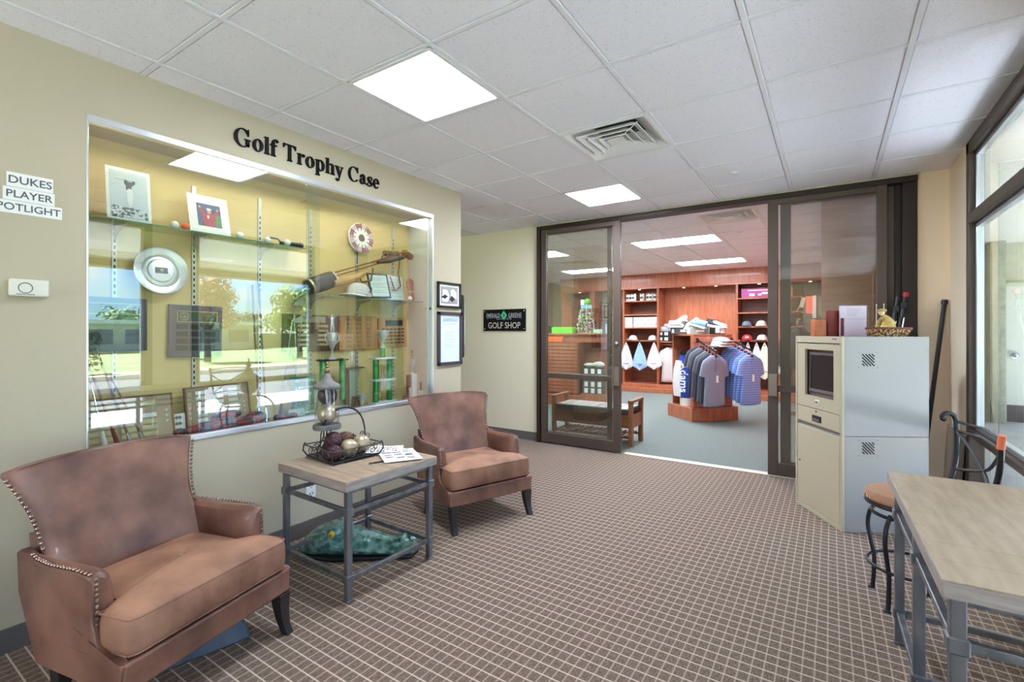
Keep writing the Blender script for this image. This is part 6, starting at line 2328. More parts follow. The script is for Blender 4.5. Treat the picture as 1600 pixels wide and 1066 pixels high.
# caps
cap_obj('blue grey cap on the upper cap shelf, left of the cream one', (-1.455, YF + 0.12, 1.478), R(-90), 'bluecap', 1.05, group='caps on the wall shelves')
cap_obj('cream cap on the upper cap shelf beside the door stile', (-1.185, YF + 0.12, 1.478), R(-90), 'cream', 1.12, group='caps on the wall shelves')
cap_obj('red cap with white lettering on the lower cap shelf', (-1.455, YF + 0.12, 1.193), R(-80), 'redcap', 1.08, group='caps on the wall shelves', logo='paper')
cap_obj('cream cap on the lower cap shelf, right of the red one', (-1.17, YF + 0.12, 1.193), R(-90), 'cream', 1.08, group='caps on the wall shelves')
cap_obj('pinkish white cap on the lowest shelf above the left towels', (-3.885, YF + 0.12, 1.168), R(-95), 'pcloth', 1.08, group='caps on the wall shelves')
cap_obj('white visor cap tilted on the lowest shelf above the third towel', (-3.42, YF + 0.12, 1.168), R(-60), 'wcloth', 1.1, group='caps on the wall shelves')
# towels
def towel(label, x, z, w_, h_, m_, flare=0.5, y=YF - 0.03):
    t = thing('golf_towel', label, 'towel', (x, y, z), group='towels hanging in the shelving wall')
    k = MB()
    n = 8
    prof = [(0.0, 0.012), (0.12, 0.13), (0.45, 0.34), (0.78, 0.5), (0.86, 0.46), (0.93, 0.26), (1.0, 0.03)]
    fr, bk = [], []
    for u, hw in prof:
        for j in range(n + 1):
            s_ = -1 + 2 * j / n
            fr.append((s_ * hw * w_, -0.012 + 0.010 * math.cos(s_ * 7) * (0.4 + u), -u * h_ - (0.02 * abs(s_) if u < 0.8 else 0)))
            bk.append((s_ * hw * w_, 0.006, -u * h_ - (0.02 * abs(s_) if u < 0.8 else 0)))
    m3 = len(fr)
    fs = []
    for i in range(len(prof) - 1):
        for j in range(n):
            a = i * (n + 1) + j
            fs.append((a, a + n + 1, a + n + 2, a + 1))
            fs.append((a + m3, a + 1 + m3, a + n + 2 + m3, a + n + 1 + m3))
        for j in (0, n):
            a = i * (n + 1) + j
            fs.append((a, a + m3, a + n + 1 + m3, a + n + 1))
    k.raw(fr + bk, fs)
    make('cloth', k, m_, t, smooth=True, angle=70)
    k = MB()
    k.tube([(0, 0.04, 0.03), (0, -0.005, 0.03), (0, -0.02, 0.01), (0, -0.018, -0.01)], 0.009, 6)
    make('hook', k, 'black', t, smooth=True)
    k = MB()
    k.lathe([(0.012, 0), (0.012, 0.004), (0.006, 0.004), (0.006, 0)], 12, (0, 0, 0), Matrix.Translation((0, -0.018, -0.075)) @ Matrix.Rotation(R(90), 4, 'X'))
    make('grommet', k, 'black', t)
    k = MB()
    for i in range(5):
        k.bx(-0.06 + i * 0.026, -0.042 + i * 0.026, -0.026, -0.022, -h_ * 0.80, -h_ * 0.80 + 0.018)
    make('embroidery', k, 'navy' if False else 'ink', t, kind='stuff')
towel('white golf towel hanging leftmost, beside the open door stile', -4.00, 1.135, 0.36, 0.66, 'wcloth')
towel('pale blue golf towel hanging between the two white ones', -3.675, 1.135, 0.36, 0.66, 'bcloth')
towel('pinkish white golf towel hanging third from the left', -3.345, 1.135, 0.36, 0.63, 'pcloth')
towel('narrow white towel hanging leftmost in the right bay', -1.555, 1.16, 0.20, 0.62, 'wcloth')
towel('second white towel from the left in the right bay', -1.415, 1.16, 0.26, 0.66, 'wcloth')
towel('lilac white towel hanging third in the right bay', -1.255, 1.16, 0.30, 0.70, mat('lilac_cloth', (216, 212, 232), 0.85))
towel('long cream towel hanging fourth in the right bay', -1.11, 1.16, 0.36, 0.76, 'cream')
towel('white towel hanging just right of the door stile', -0.90, 1.16, 0.36, 0.66, 'wcloth')
for i in range(4):
    boxx('folded_shirt', 'folded light shirt in the stack right of the towels, %s from the bottom' % ['first', 'second', 'third', 'fourth'][i], 'shirt', (-0.66, YF + 0.2, 0.90 + 0.05 * i), (0.24, 0.24, 0.046), ['wcloth', 'lgrey', 'pcloth', 'wcloth'][i], rnd.uniform(-0.08, 0.08), 'folded shirts stacked on the right bay shelf', bev=0.015)
k = MB()
k.bx(-0.84, -0.48, YF + 0.01, YB - 0.02, 0.87, 0.90)
make('shelf_board', k, 'cherryh', bpy.data.objects['shelving_wall'], bevel=0.004)
# shirts ---------------------------------------------------------------
def shirt(label, loc, rz, m_, group, sc_=1.0, tagit=True, hanger=True, name='polo_shirt'):
    t = thing(name, label, 'shirt', loc, rz, group)
    t.scale = (sc_, sc_, sc_)
    half = [(0.0, -0.03), (0.055, 0.0), (0.075, -0.005), (0.20, -0.075), (0.235, -0.13), (0.265, -0.30), (0.185, -0.325), (0.170, -0.22), (0.178, -0.45), (0.190, -0.74), (0.10, -0.755), (0.0, -0.76)]
    out_ = half + [(-x, z) for x, z in half[::-1][1:-1]]
    k = MB()
    n = len(out_)
    vs = []
    lay = [(-0.030, 0.97), (-0.048, 0.80), (0.030, 0.97), (0.045, 0.80)]
    c_ = (0, -0.38)
    def P_(y, f_):
        return [(c_[0] + (x - c_[0]) * f_, y + 0.008 * math.sin(x * 34 + z * 5), c_[1] + (z - c_[1]) * (0.5 + 0.5 * f_)) for x, z in out_]
    rings = [P_(0.026, 0.70), P_(0.017, 0.97), P_(0.0, 1.0), P_(-0.017, 0.97), P_(-0.028, 0.70)]
    k.loft(rings)
    make('shirt_body', k, m_, t, smooth=True, angle=65)
    k = MB()
    for s_ in (-1, 1):
        k.raw([(0, -0.032, -0.055), (s_ * 0.060, -0.020, -0.002), (s_ * 0.075, -0.025, -0.035), (s_ * 0.035, -0.040, -0.085), (0, -0.026, -0.055), (s_ * 0.060, -0.012, -0.002), (s_ * 0.075, -0.016, -0.035), (s_ * 0.035, -0.030, -0.085)],
              [(0, 1, 2, 3), (7, 6, 5, 4), (0, 4, 5, 1), (1, 5, 6, 2), (2, 6, 7, 3), (3, 7, 4, 0)])
    make('collar', k, m_, t)
    k = MB()
    k.raw([(0, -0.0315, -0.085), (0.040, -0.027, -0.006), (-0.020, -0.027, -0.006), (0, -0.025, -0.085), (0.040, -0.020, -0.006), (-0.020, -0.020, -0.006)], [(0, 1, 2), (5, 4, 3), (0, 3, 4, 1), (1, 4, 5, 2), (2, 5, 3, 0)])
    make('neck_opening', k, 'dgrey' if m_ != 'wcloth' else 'inkl', t)
    k = MB()
    k.bx(-0.016, 0.016, -0.040, -0.030, -0.24, -0.07)
    make('placket', k, m_, t, bevel=0.002)
    if tagit:
        k = MB()
        k.bx(0.0, 0.032, -0.027, -0.043, -0.40, -0.30)
        make('price_tag', k, 'paper', t)
    k = MB()
    k.tube([(0, 0, -0.02), (0.0, 0, 0.03), (0.0, 0.02, 0.055), (0.0, 0.035, 0.045)], 0.004, 6)
    k.tube([(-0.16, 0, -0.075), (0, 0, -0.01), (0.16, 0, -0.075)], 0.011, 8, flat=0.6)
    make('hanger', k, 'saddle', t, smooth=True)
    return t
# floor display island ---------------------------------------------------
Tv = Vector((0.67, 0.742, 0)).normalized()
IA = math.atan2(Tv.y, Tv.x)              # local x along the slatwall face, local y into the unit
t = thing('display_island', 'cherry wood floor display with open cubby and slatwall side', 'display stand', (-1.745, 7.565, 0), IA)
def ip(nm, x0, x1, y0, y1, z0, z1, m_='cherry', bev=0.004):
    k = MB()
    k.bx(x0, x1, y0, y1, z0, z1)
    return make(nm, k, m_, t, bevel=bev, seg=1)
IW, ID, IH = 0.82, 0.655, 1.325
ip('plinth', 0, IW, 0, ID, 0, 0.205, 'cherryh')
ins = 0.06
ip('top_panel', ins, IW - ins, ins, ID - 0.04, IH - 0.025, IH, 'cherryh')
ip('end_panel', ins, IW - ins, ins + 0.012, ins + 0.03, 0.205, IH - 0.025)
ip('back_panel', IW - ins - 0.02, IW - ins, ins + 0.03, ID - 0.04, 0.205, IH - 0.025, 'cherryd')
ip('side_panel', ins, IW - ins - 0.02, ID - 0.065, ID - 0.04, 0.205, IH - 0.025)
ip('front_post', ins, ins + 0.02, ins + 0.03, ins + 0.07, 0.205, IH - 0.025)
ip('middle_panel', 0.38, 0.40, ins + 0.03, ID - 0.065, 0.205, IH - 0.025, 'cherryd')
for i in range(11):
    z = 0.215 + i * 0.0985
    ip('slat', ins, IW - ins, ins - 0.004, ins + 0.012, z, z + 0.090, mat('cherry_sheen_tint', (176, 104, 84), 0.28, c2=(190, 118, 98), scale=3, stretch=(9, 9, 1)), 0.003)  # pinkish window sheen is mixed into this cherry colour
k = MB()
k.tube([(0.20, ins + 0.03, 1.255), (0.20, ID - 0.06, 1.255)], 0.010, 8)
make('hanging_rod', k, 'chrome', t, smooth=True)
def iw(x, y, z):
    c, s_ = math.cos(IA), math.sin(IA)
    return (-1.745 + c * x - s_ * y, 7.565 + s_ * x + c * y, z)
for nm, xa, grp, ms, lb in (('a', 0.13, 'dark grey polo shirts on the left display arm', ['dgrey', 'grey', 'dgrey', 'grey', 'dgrey', 'lgrey'], 'grey'), ('b', 0.745, 'blue striped polo shirts on the right display arm', ['bluestripe'] * 6, 'blue striped')):
    a = thing('waterfall_rack', 'black waterfall arm carrying the %s polo shirts' % lb, 'display arm', iw(xa, ins - 0.004, 0), IA)
    k = MB()
    k.bar((0, 0, 1.235), (0, -0.44, 1.08), 0.012, 0.022)
    make('arm_bar', k, 'black', a)
    k = MB()
    k.bx(-0.02, 0.02, -0.006, 0.0, 1.20, 1.27)
    make('wall_plate', k, 'black', a)
    for i in range(6):
        k = MB()
        yy = -0.04 - i * 0.066
        k.ball((0, yy, 1.238 + 0.35 * yy + 0.012), 0.009, 8, 6)
        make('stop_ball', k, 'chrome' if i == 5 else 'black', a, smooth=True)
    ords = ['farthest back on its arm', 'second from the back', 'third from the back', 'fourth from the back', 'fifth, behind the front one', 'at the front of its arm']
    for i in range(6):
        yy = -0.055 - i * 0.070
        zz = 1.228 + 0.35 * yy
        shirt('%s polo shirt %s' % (lb + (' dark' if ms[i] == 'dgrey' else '') if i < 5 or lb != 'grey' else 'heather grey', ords[i]), iw(xa, ins + yy, zz - 0.055), IA + (0.10 if i == 5 else 0.0), ms[i], grp, 1.0, tagit=(i == 5))
# golf bag in the cubby
t = thing('tour_golf_bag', 'blue and white golf bag with white lettering standing in the display cubby', 'golf bag', iw(0.135, 0.33, 0.206), IA - R(68))
secs = []
for z, rx, ry, off in ((0.0, 0.105, 0.095, 0), (0.12, 0.11, 0.10, 0), (0.14, 0.135, 0.115, -0.02), (0.35, 0.150, 0.12, -0.03), (0.55, 0.145, 0.12, -0.02), (0.70, 0.12, 0.11, 0.0), (0.82, 0.115, 0.11, 0.02)):
    secs.append([(off + rx * math.cos(2 * math.pi * j / 24), ry * math.sin(2 * math.pi * j / 24), z) for j in range(24)])
k = MB()
k.slot(1)
k.loft(secs[:2])
k.slot(0)
k.loft(secs[1:], cap=False)
b = make('bag_body', k, ['bagblue', 'bagwhite'], t, smooth=True)
k = MB()
k.loft([[(x * 1.02 - 0.052, y * 0.92 - 0.012, z) for x, y, z in s_] for s_ in secs[2:6]])
make('side_pocket', k, 'bagwhite', t, smooth=True)
k = MB()
k.lathe([(0.118, 0.80), (0.128, 0.82), (0.128, 0.86), (0.112, 0.86), (0.108, 0.83), (0.0001, 0.82)], 24, (0.02, 0, 0))
make('top_cuff', k, 'black', t, smooth=True)
vs, fs = text_geo('Adams', 0.17, 0.001, bold=0.003)
k = MB()
def wrap(p):
    x, y, z = p
    u, v = x, y + 0
    an = -math.pi / 2 + v / 0.122 + 0.25
    zz = 0.44 - u
    return ((0.128) * math.cos(an) - 0.012 + (0.44 - zz) * 0.0, 0.124 * math.sin(an) * 1.0 - z * 2, zz)
k.raw([wrap(p) for p in vs], fs)
make('lettering', k, 'paper', t)
k = MB()
k.tube([(0.10, -0.05, 0.75), (0.16, -0.06, 0.6), (0.15, -0.06, 0.4), (0.10, -0.06, 0.28)], 0.012, 8, flat=0.5)
make('shoulder_strap', k, 'black', t, smooth=True)

# shoes ------------------------------------------------------------------
def shoe(label, loc, rz, m_, sole_m='paper', accent='inkl', roll=0.0, pitch=0.0, group='golf shoes on boxes on the display', s_=1.0):
    t = thing('golf_shoe', label, 'shoe', loc, group=group, rot=(roll, pitch, rz))
    t.scale = (s_, s_, s_)
    foot_ = [(-0.140, 0.022, 0.075), (-0.130, 0.034, 0.088), (-0.09, 0.038, 0.092), (-0.04, 0.037, 0.088), (0.0, 0.038, 0.075), (0.05, 0.044, 0.055), (0.09, 0.045, 0.045), (0.125, 0.036, 0.036), (0.145, 0.014, 0.022)]
    rings = []
    for x, hw, h in foot_:
        ring = []
        for j in range(12):
            a = 2 * math.pi * j / 12
            zz = 0.022 + (h - 0.0) * (0.5 + 0.5 * math.sin(a))
            yy = hw * math.cos(a) * (1.0 if math.sin(a) < 0.2 else 1.0 - 0.45 * (math.sin(a) - 0.2))
            ring.append((x, yy, zz))
        rings.append(ring)
    k = MB()
    k.loft(rings)
    make('upper', k, m_, t, smooth=True, angle=80)
    k = MB()
    out_ = [(x, hw * 1.12) for x, hw, h in foot_] + [(x, -hw * 1.12) for x, hw, h in foot_[::-1]]
    k.prism(out_, 0.0, 0.028)
    make('sole', k, sole_m, t, bevel=0.004)
    k = MB()
    for i in range(4):
        x = 0.035 - i * 0.022
        z = 0.085 + i * 0.009
        k.tube([(x, -0.024, z - 0.008), (x + 0.004, 0, z + 0.008), (x, 0.024, z - 0.008)], 0.004, 5)
    make('laces', k, accent, t, smooth=True)
    k = MB()
    k.tube([(-0.115 + 0.045 * math.cos(a) * 1.0 + 0.02, 0.026 * math.sin(a), 0.105 + 0.004 * math.cos(a)) for a in [2 * math.pi * j / 14 for j in range(15)]], 0.008, 6)
    make('ankle_collar', k, accent, t, smooth=True)
    return t
def onisl(x, y, z=0.0):
    return iw(x, y, IH + z)
GRP = 'shoe boxes on the display'
FCR = math.atan2(498, 753) * 0.6
# boxes across the top, spread along the unit
sb = [('dark shoe box with white end label, left on the display top', (0.13, 0.48), (0.30, 0.17, 0.105), mat('charcoal_box', (64, 62, 60), 0.6), IA - R(38), [(-0.38, 0.5, 0.12, 0.6), (0.15, 0.5, 0.3, 0.3)]),
      ('grey green shoe box in the middle of the display top', (0.30, 0.27), (0.33, 0.18, 0.115), mat('sage_box', (128, 142, 136), 0.6), IA - R(38), [(0.1, 0.45, 0.35, 0.25), (-0.42, 0.5, 0.12, 0.8)]),
      ('black shoe box with two white labels, right on the display top', (0.60, 0.24), (0.26, 0.17, 0.105), 'black', IA - R(30), [(0.05, 0.55, 0.24, 0.7), (0.34, 0.5, 0.26, 0.7)])]
for lb, (x, y), dm, m_, rz, fc in sb:
    boxx('shoe_box', lb, 'shoe box', onisl(x, y, 0.001), dm, m_, rz, GRP, face=fc)
shoe('white shoe lying on the dark shoe box, left one', onisl(0.06, 0.48, 0.108), R(40), 'wcloth', group='golf shoes on boxes on the display')
shoe('pale pinkish shoe leaning on the dark shoe box, right one', onisl(0.17, 0.46, 0.112), R(215), 'pcloth', pitch=R(-28))
shoe('white shoe heaped across the pale ones on the dark box', onisl(0.12, 0.50, 0.175), R(150), 'wcloth', pitch=R(12), roll=0.4, accent='inkl')
shoe('white shoe with black tongue standing upright behind the blue one', onisl(0.25, 0.33, 0.13), R(20), 'wcloth', pitch=R(-52), accent='black')
shoe('light blue shoe lying on the grey green box', onisl(0.30, 0.25, 0.118), R(-25), mat('blue_shoe', (110, 156, 204), 0.6), roll=0.25, accent='bagblue')
shoe('second light blue shoe pointing left on the grey green box', onisl(0.24, 0.20, 0.118), R(160), mat('blue_shoe', (110, 156, 204), 0.6), pitch=R(-15), accent='paper')
shoe('black and grey shoe with white sole on the right box', onisl(0.57, 0.25, 0.110), R(-15), 'dgrey', pitch=R(16), accent='black')
shoe('white shoe with grey trim beside the black one on the right box', onisl(0.60, 0.18, 0.108), R(-22), 'wcloth', pitch=R(5), accent='dgrey')
# stacked boxes in the low bay
for i, (z, lb) in enumerate(((1.146, 'black shoe box with white label at the bottom of the bay stack'), (1.261, 'black shoe box with white label on top of the bay stack'))):
    boxx('shoe_box', lb, 'shoe box', (-3.115, YF + 0.13, z), (0.24, 0.20, 0.113), 'black', 0.0, 'stacked shoe boxes in the open bay', face=[(-0.35, 0.5, 0.16, 0.5), (0.12, 0.5, 0.32, 0.6)])
shoe('white shoe lying sole up on the bay stack of boxes', (-3.10, YF + 0.14, 1.376), 0.1, 'wcloth', 'inkl', group='shoes on the bay stack')
shoe('grey white shoe tilted over the first on the bay stack', (-3.05, YF + 0.12, 1.45), 2.7, 'pcloth', 'inkl', pitch=R(-20), group='shoes on the bay stack')
shirt('white shirt hanging in the open bay left of the display', (-3.03, YF + 0.15, 1.01), 0.5, 'wcloth', 'white shirts in the open bay', 1.05, False)
# hats on the slatwall shelf
for i, (z, lb) in enumerate(((1.165, 'white golf hat at the bottom of the slatwall stack'), (1.205, 'white golf hat in the middle of the slatwall stack'), (1.245, 'white golf hat on top of the slatwall stack'))):
    ch_ = cap_obj(lb, iw(0.42 + 0.02 * i, ins - 0.12, z - 0.022), IA - R(70), 'wcloth', 1.12, group='white hats on the slatwall')
    ch_.scale = (1.25, 1.25, 0.62)
k = MB()
k.box((0, 0, 0), (0.34, 0.22, 0.008))
o = make('acrylic_hat_shelf', k, 'bezel', None, loc=iw(0.45, ins - 0.115, 1.138), rot=(0, 0, IA))
tag(o, 'thin shelf holding the white hats on the slatwall', 'shelf')
# counter at the left --------------------------------------------------
cx0, cy0 = -3.81, 7.96
ca = math.atan2(8.85 - 7.96, -3.60 + 3.81)
ca = R(30)          # long slatted side faces the doors
t = thing('slatwall_counter', 'cherry slatwall merchandise counter behind the left door glass', 'counter', (-4.62, 7.98, 0), R(3))
def kp(nm, x0, x1, y0, y1, z0, z1, m_='cherry', bev=0.004):
    k = MB()
    k.bx(x0, x1, y0, y1, z0, z1)
    return make(nm, k, m_, t, bevel=bev, seg=1)
kp('counter_base', -0.04, 0.82, -0.04, 0.74, 0, 0.20, 'cherryh')
kp('counter_body', 0, 0.78, 0, 0.70, 0.20, 1.17, 'cherryd')
kp('upper_body', 0.10, 1.15, 0.10, 0.70, 1.17, 1.305)
kp('counter_top', 0.06, 1.20, 0.06, 0.74, 1.305, 1.335, 'cherryh')
kp('side_body', 0.78, 1.12, 0.25, 0.70, 0.20, 1.17, 'cherryd')
for i in range(14):
    z = 0.24 + i * 0.066
    kp('slat', 0.03, 0.75, -0.014, 0.0, z, z + 0.050, 'cherryh', 0.002)
def cw(x, y, z):
    c, s_ = math.cos(R(3)), math.sin(R(3))
    return (-4.62 + c * x - s_ * y, 7.98 + s_ * x + c * y, z)
boxx('lime_box', 'lime green box on the counter top, left one', 'box', cw(0.27, 0.20, 1.336), (0.20, 0.16, 0.115), 'limegreen', R(5), 'lime green boxes')
boxx('lime_box', 'lime green box on the counter top beside the display rack', 'box', cw(0.49, 0.20, 1.336), (0.22, 0.16, 0.115), 'limegreen', R(-2), 'lime green boxes')
boxx('lime_box', 'lime green flat box tilted on the lower counter ledge', 'box', cw(0.06, 0.05, 1.172), (0.28, 0.10, 0.05), 'limegreen', R(12), 'lime green boxes')
boxx('orange_box', 'orange box in front on the lower counter ledge', 'box', cw(0.28, 0.045, 1.172), (0.34, 0.085, 0.10), 'orangebox', R(3), None)
boxx('black_box', 'black box with white dot at the left end of the counter top', 'box', cw(0.08, 0.20, 1.336), (0.12, 0.14, 0.14), 'black', 0, None, face=[(-0.1, 0.7, 0.2, 0.2)])
boxx('pale_card_box', 'pale mint card box at the right end of the counter top', 'box', cw(1.08, 0.18, 1.336), (0.14, 0.10, 0.07), mat('mint', (190, 226, 200), 0.6), 0, None)
# rack of bracelets
t = thing('bracelet_rack', 'rotating wire rack crowded with small colourful bracelets on the counter', 'display rack', cw(0.79, 0.34, 1.336), R(20))
k = MB()
k.tube([(0, 0, 0), (0, 0, 0.58)], 0.012, 8)
k.lathe([(0.16, 0), (0.16, 0.012), (0.0001, 0.014)], 20)
make('rack_stand', k, 'silvp', t, smooth=True)
for s_ in range(4):
    a = s_ * math.pi / 2
    k = MB()
    c, n_ = Vector((math.cos(a), math.sin(a), 0)), Vector((-math.sin(a), math.cos(a), 0))
    for i in range(6):
        k.bar(tuple(c * 0.15 + n_ * (-0.15 + 0.06 * i) + Vector((0, 0, 0.03))), tuple(c * 0.10 + n_ * (-0.10 + 0.04 * i) + Vector((0, 0, 0.45))), 0.004)
    for i in range(8):
        z = 0.04 + 0.056 * i
        f_ = 1 - 0.33 * i / 8
        k.bar(tuple(c * 0.15 * f_ - n_ * 0.15 * f_ + Vector((0, 0, z))), tuple(c * 0.15 * f_ + n_ * 0.15 * f_ + Vector((0, 0, z))), 0.004)
    make('wire_panel', k, 'silvp', t)
for mname, cc in (('black', 0), ('paper', 1), ('bcloth', 2), ('pinkglove', 3), ('limegreen', 4)):
    k = MB()
    for i in range(44 if cc < 2 else 22):
        a = rnd.uniform(0, 2 * math.pi)
        z = rnd.uniform(0.03, 0.44)
        r_ = 0.17 * (1 - 0.35 * z / 0.45) * rnd.uniform(0.9, 1.15)
        k.box((r_ * math.cos(a), r_ * math.sin(a), z), (0.022, 0.022, 0.034), rnd.uniform(0, 3))
    make('bracelets', k, mname, t, kind='stuff')
k = MB()
k.box((0, 0, 0.50), (0.20, 0.02, 0.07))
make('header_card', k, mat('teal_card', (120, 196, 206), 0.6), t)
k = MB()
k.ball((0.02, 0, 0.60), 0.06, 12, 8, (1, 0.7, 0.9))
make('plush_topper', k, 'limegreen', t, smooth=True)
k = MB()
k.box((-0.07, 0, 0.58), (0.07, 0.01, 0.10))
make('price_card', k, 'paper', t)
# stack of black and white boxes
n_ = 0
for i in range(3):
    for j in range(4):
        boxx('sock_box', 'black and white box, column %s of three and row %s up in the floor stack' % (['one', 'two', 'three'][i], ['one', 'two', 'three', 'four'][j]), 'box', cw(0.89 + 0.128 * i, 0.14, 0.235 + 0.118 * j), (0.124, 0.16, 0.115), mat('boxgrey', (72, 76, 78), 0.6), 0, 'black and white boxes beside the counter', face=[(0.1, 0.5, 0.55, 0.75)])
        n_ += 1
k = MB()
k.box((0, 0, 0), (0.44, 0.24, 0.235))
o = make('riser_box', k, 'cherryh', None, bevel=0.004, loc=cw(1.02, 0.14, 0.1175), rot=(0, 0, R(3)))
tag(o, 'low cherry riser under the stacked black and white boxes', 'riser')
k = MB()
k.ball((0, 0, 0), 1, 14, 8, (0.11, 0.09, 0.045))
k.ball((0.18, 0, 0.01), 1, 14, 8, (0.12, 0.09, 0.06))
o = make('folded_hats', k, mat('sage_cloth', (120, 136, 112), 0.9, c2=(200, 206, 196), scale=6), None, smooth=True, loc=cw(0.93, 0.14, 0.235 + 0.118 * 4 + 0.045))
tag(o, 'soft sage and white folded hats on the stacked boxes', 'hat')
# picture frames and sunglasses between bays
for i, (z0, z1, m_) in enumerate(((1.70, 2.02, 'oakpl'), (0.92, 1.60, 'bluepaper'))):
    t = thing('wall_frame', ['small dark framed picture on the shop wall, upper one', 'tall framed white notice on the shop wall, lower one'][i], 'picture', (-4.63, 11.49, 0))
    k = MB()
    k.bx(-0.16, 0.12, -0.02, 0, z0, z1)
    make('frame', k, 'bronze', t, bevel=0.003)
    k = MB()
    k.bx(-0.135, 0.095, -0.023, -0.02, z0 + 0.03, z1 - 0.03)
    make('sheet', k, m_, t)
t = thing('eyewear_stand', 'tall narrow stand hung with sunglasses beside the box shelves', 'display stand', (-4.33, 11.15, 0))
k = MB()
k.bx(-0.10, 0.10, -0.03, 0.03, 0.0, 2.15)
make('stand_panel', k, mat('beige_panel', (176, 158, 134), 0.6), t, bevel=0.004)
for i in range(14):
    k = MB()
    z = 1.12 + i * 0.072
    k.box((-0.045, -0.05, z), (0.065, 0.02, 0.032))
    k.box((0.04, -0.05, z), (0.065, 0.02, 0.032))
    k.tube([(-0.08, -0.05, z), (0.08, -0.05, z)], 0.004, 5)
    make('sunglasses', k, 'pcloth' if i % 3 else 'black', t, bevel=0.004)
k = MB()
k.box((0, 0, -0.22), (0.10, 0.02, 0.42), taper=0.5)
o = make('hanging_shirt', k, mat('lime_cloth', (206, 226, 120), 0.8), None, loc=(-4.42, 11.0, 1.0))
tag(o, 'lime yellow garment sleeve hanging by the door stile', 'shirt')
# bench
t = thing('wooden_bench', 'brown wooden bench with striped cushion just inside the shop behind the left door', 'bench', (-3.02, 5.50, 0), R(1))
BL, BD = 1.07, 0.42
for x in (0, BL - 0.05):
    for y in (0, BD - 0.05):
        k = MB()
        k.bx(x, x + 0.05, y, y + 0.05, 0, 0.54)
        make('leg', k, 'walnut', t, bevel=0.003)
for x in (0, BL - 0.05):
    k = MB()
    k.bx(x - 0.005, x + 0.055, -0.01, BD + 0.01, 0.52, 0.55)
    make('arm_rail', k, 'walnut', t, bevel=0.006)
k = MB()
k.bx(0.05, BL - 0.05, 0.012, 0.032, 0.215, 0.375)
k.slot(0)
make('apron', k, 'walnut', t, bevel=0.003)
k = MB()
k.bx(0.05, BL - 0.05, BD - 0.032, BD - 0.012, 0.215, 0.375)
make('apron', k, 'walnut', t, bevel=0.003)
for x in (0.01, BL - 0.03):
    k = MB()
    k.bx(x, x + 0.02, 0.05, BD - 0.05, 0.215, 0.375)
    make('end_apron', k, 'walnut', t, bevel=0.003)
k = MB()
k.bx(0.052, BL - 0.052, 0.0, BD, 0.378, 0.44)
make('cushion', k, mat('taupe_stripe', (70, 68, 70), 0.7), t, bevel=0.014, seg=3)
for i in range(7):
    x0 = 0.06 + i * (BL - 0.12) / 7
    k = MB()
    k.bx(x0 + 0.004, x0 + (BL - 0.12) / 7 - 0.004, 0.004, BD - 0.004, 0.430, 0.446)
    make('cushion_panel', k, mat('silver_stripe', (176, 172, 166), 0.6), t, bevel=0.006)
for y in (0.03, BD - 0.05):
    k = MB()
    k.bx(0.05, BL - 0.05, y, y + 0.02, 0.085, 0.115)
    make('shelf_rail', k, 'walnut', t, bevel=0.002)
for i in range(15):
    x0 = 0.07 + i * 0.064
    k = MB()
    k.bx(x0, x0 + 0.030, 0.02, BD - 0.02, 0.115, 0.127)
    make('shelf_slat', k, 'walnut', t, bevel=0.002)
# glove display and dark jacket seen through the right door
t = thing('glove_display', 'pink and white gloves pegged on the grey slatwall', 'gloves', (-0.36, 11.36, 1.70))
k = MB()
k.box((0, 0, 0.20), (0.12, 0.03, 0.36), taper=1.15)
make('pink_glove', k, 'pinkglove', t, bevel=0.02, seg=3)
k = MB()
k.box((0.09, -0.01, 0.16), (0.08, 0.03, 0.46), taper=0.8)
make('white_glove', k, 'pcloth', t, bevel=0.02, seg=3)
k = MB()
k.box((-0.12, -0.01, 0.25), (0.08, 0.02, 0.20), Matrix.Rotation(0.2, 4, 'Y'))
k.tube([(-0.15, 0, 0.20), (-0.24, 0, 0.06)], 0.012, 6)
make('price_hook', k, 'silvp', t, bevel=0.006)
k = MB()
for x in (-0.05, 0.05):
    k.tube([(x, 0.0, 0.42), (x, -0.10, 0.44)], 0.006, 6)
make('peg', k, 'silvp', t, kind='stuff')
t = thing('jacket_rack', 'dark jacket on a stand seen behind the right door glass above the cabinet', 'garment rack', (-0.43, 9.2, 0))
k = MB()
k.tube([(0, 0, 0), (0, 0, 1.55)], 0.015, 8)
k.lathe([(0.20, 0), (0.20, 0.015), (0.0001, 0.02)], 20)
make('stand_pole', k, 'chrome', t, smooth=True)
secs = []
for z, rx, ry in ((0.75, 0.24, 0.12), (0.95, 0.25, 0.13), (1.15, 0.24, 0.13), (1.30, 0.20, 0.11), (1.38, 0.11, 0.08), (1.44, 0.06, 0.06)):
    secs.append([(rx * math.cos(2 * math.pi * j / 20), ry * math.sin(2 * math.pi * j / 20), z) for j in range(20)])
k = MB()
k.loft(secs)
make('jacket_body', k, mat('dark_jacket', (50, 48, 50), 0.8, c2=(84, 62, 56), scale=5), t, smooth=True)
for s_ in (-1, 1):
    k = MB()
    k.tube([(s_ * 0.17, 0, 1.30), (s_ * 0.24, -0.01, 1.18), (s_ * 0.27, -0.03, 0.95), (s_ * 0.25, -0.04, 0.78)], [0.06, 0.06, 0.05, 0.045], 10)
    make('sleeve', k, mat('dark_jacket', (50, 48, 50), 0.8), t, smooth=True)
k = MB()
k.ball((0, 0, 1.52), 0.055, 14, 10, (0.8, 0.9, 1.2))
make('display_head', k, 'bezel', t, smooth=True)

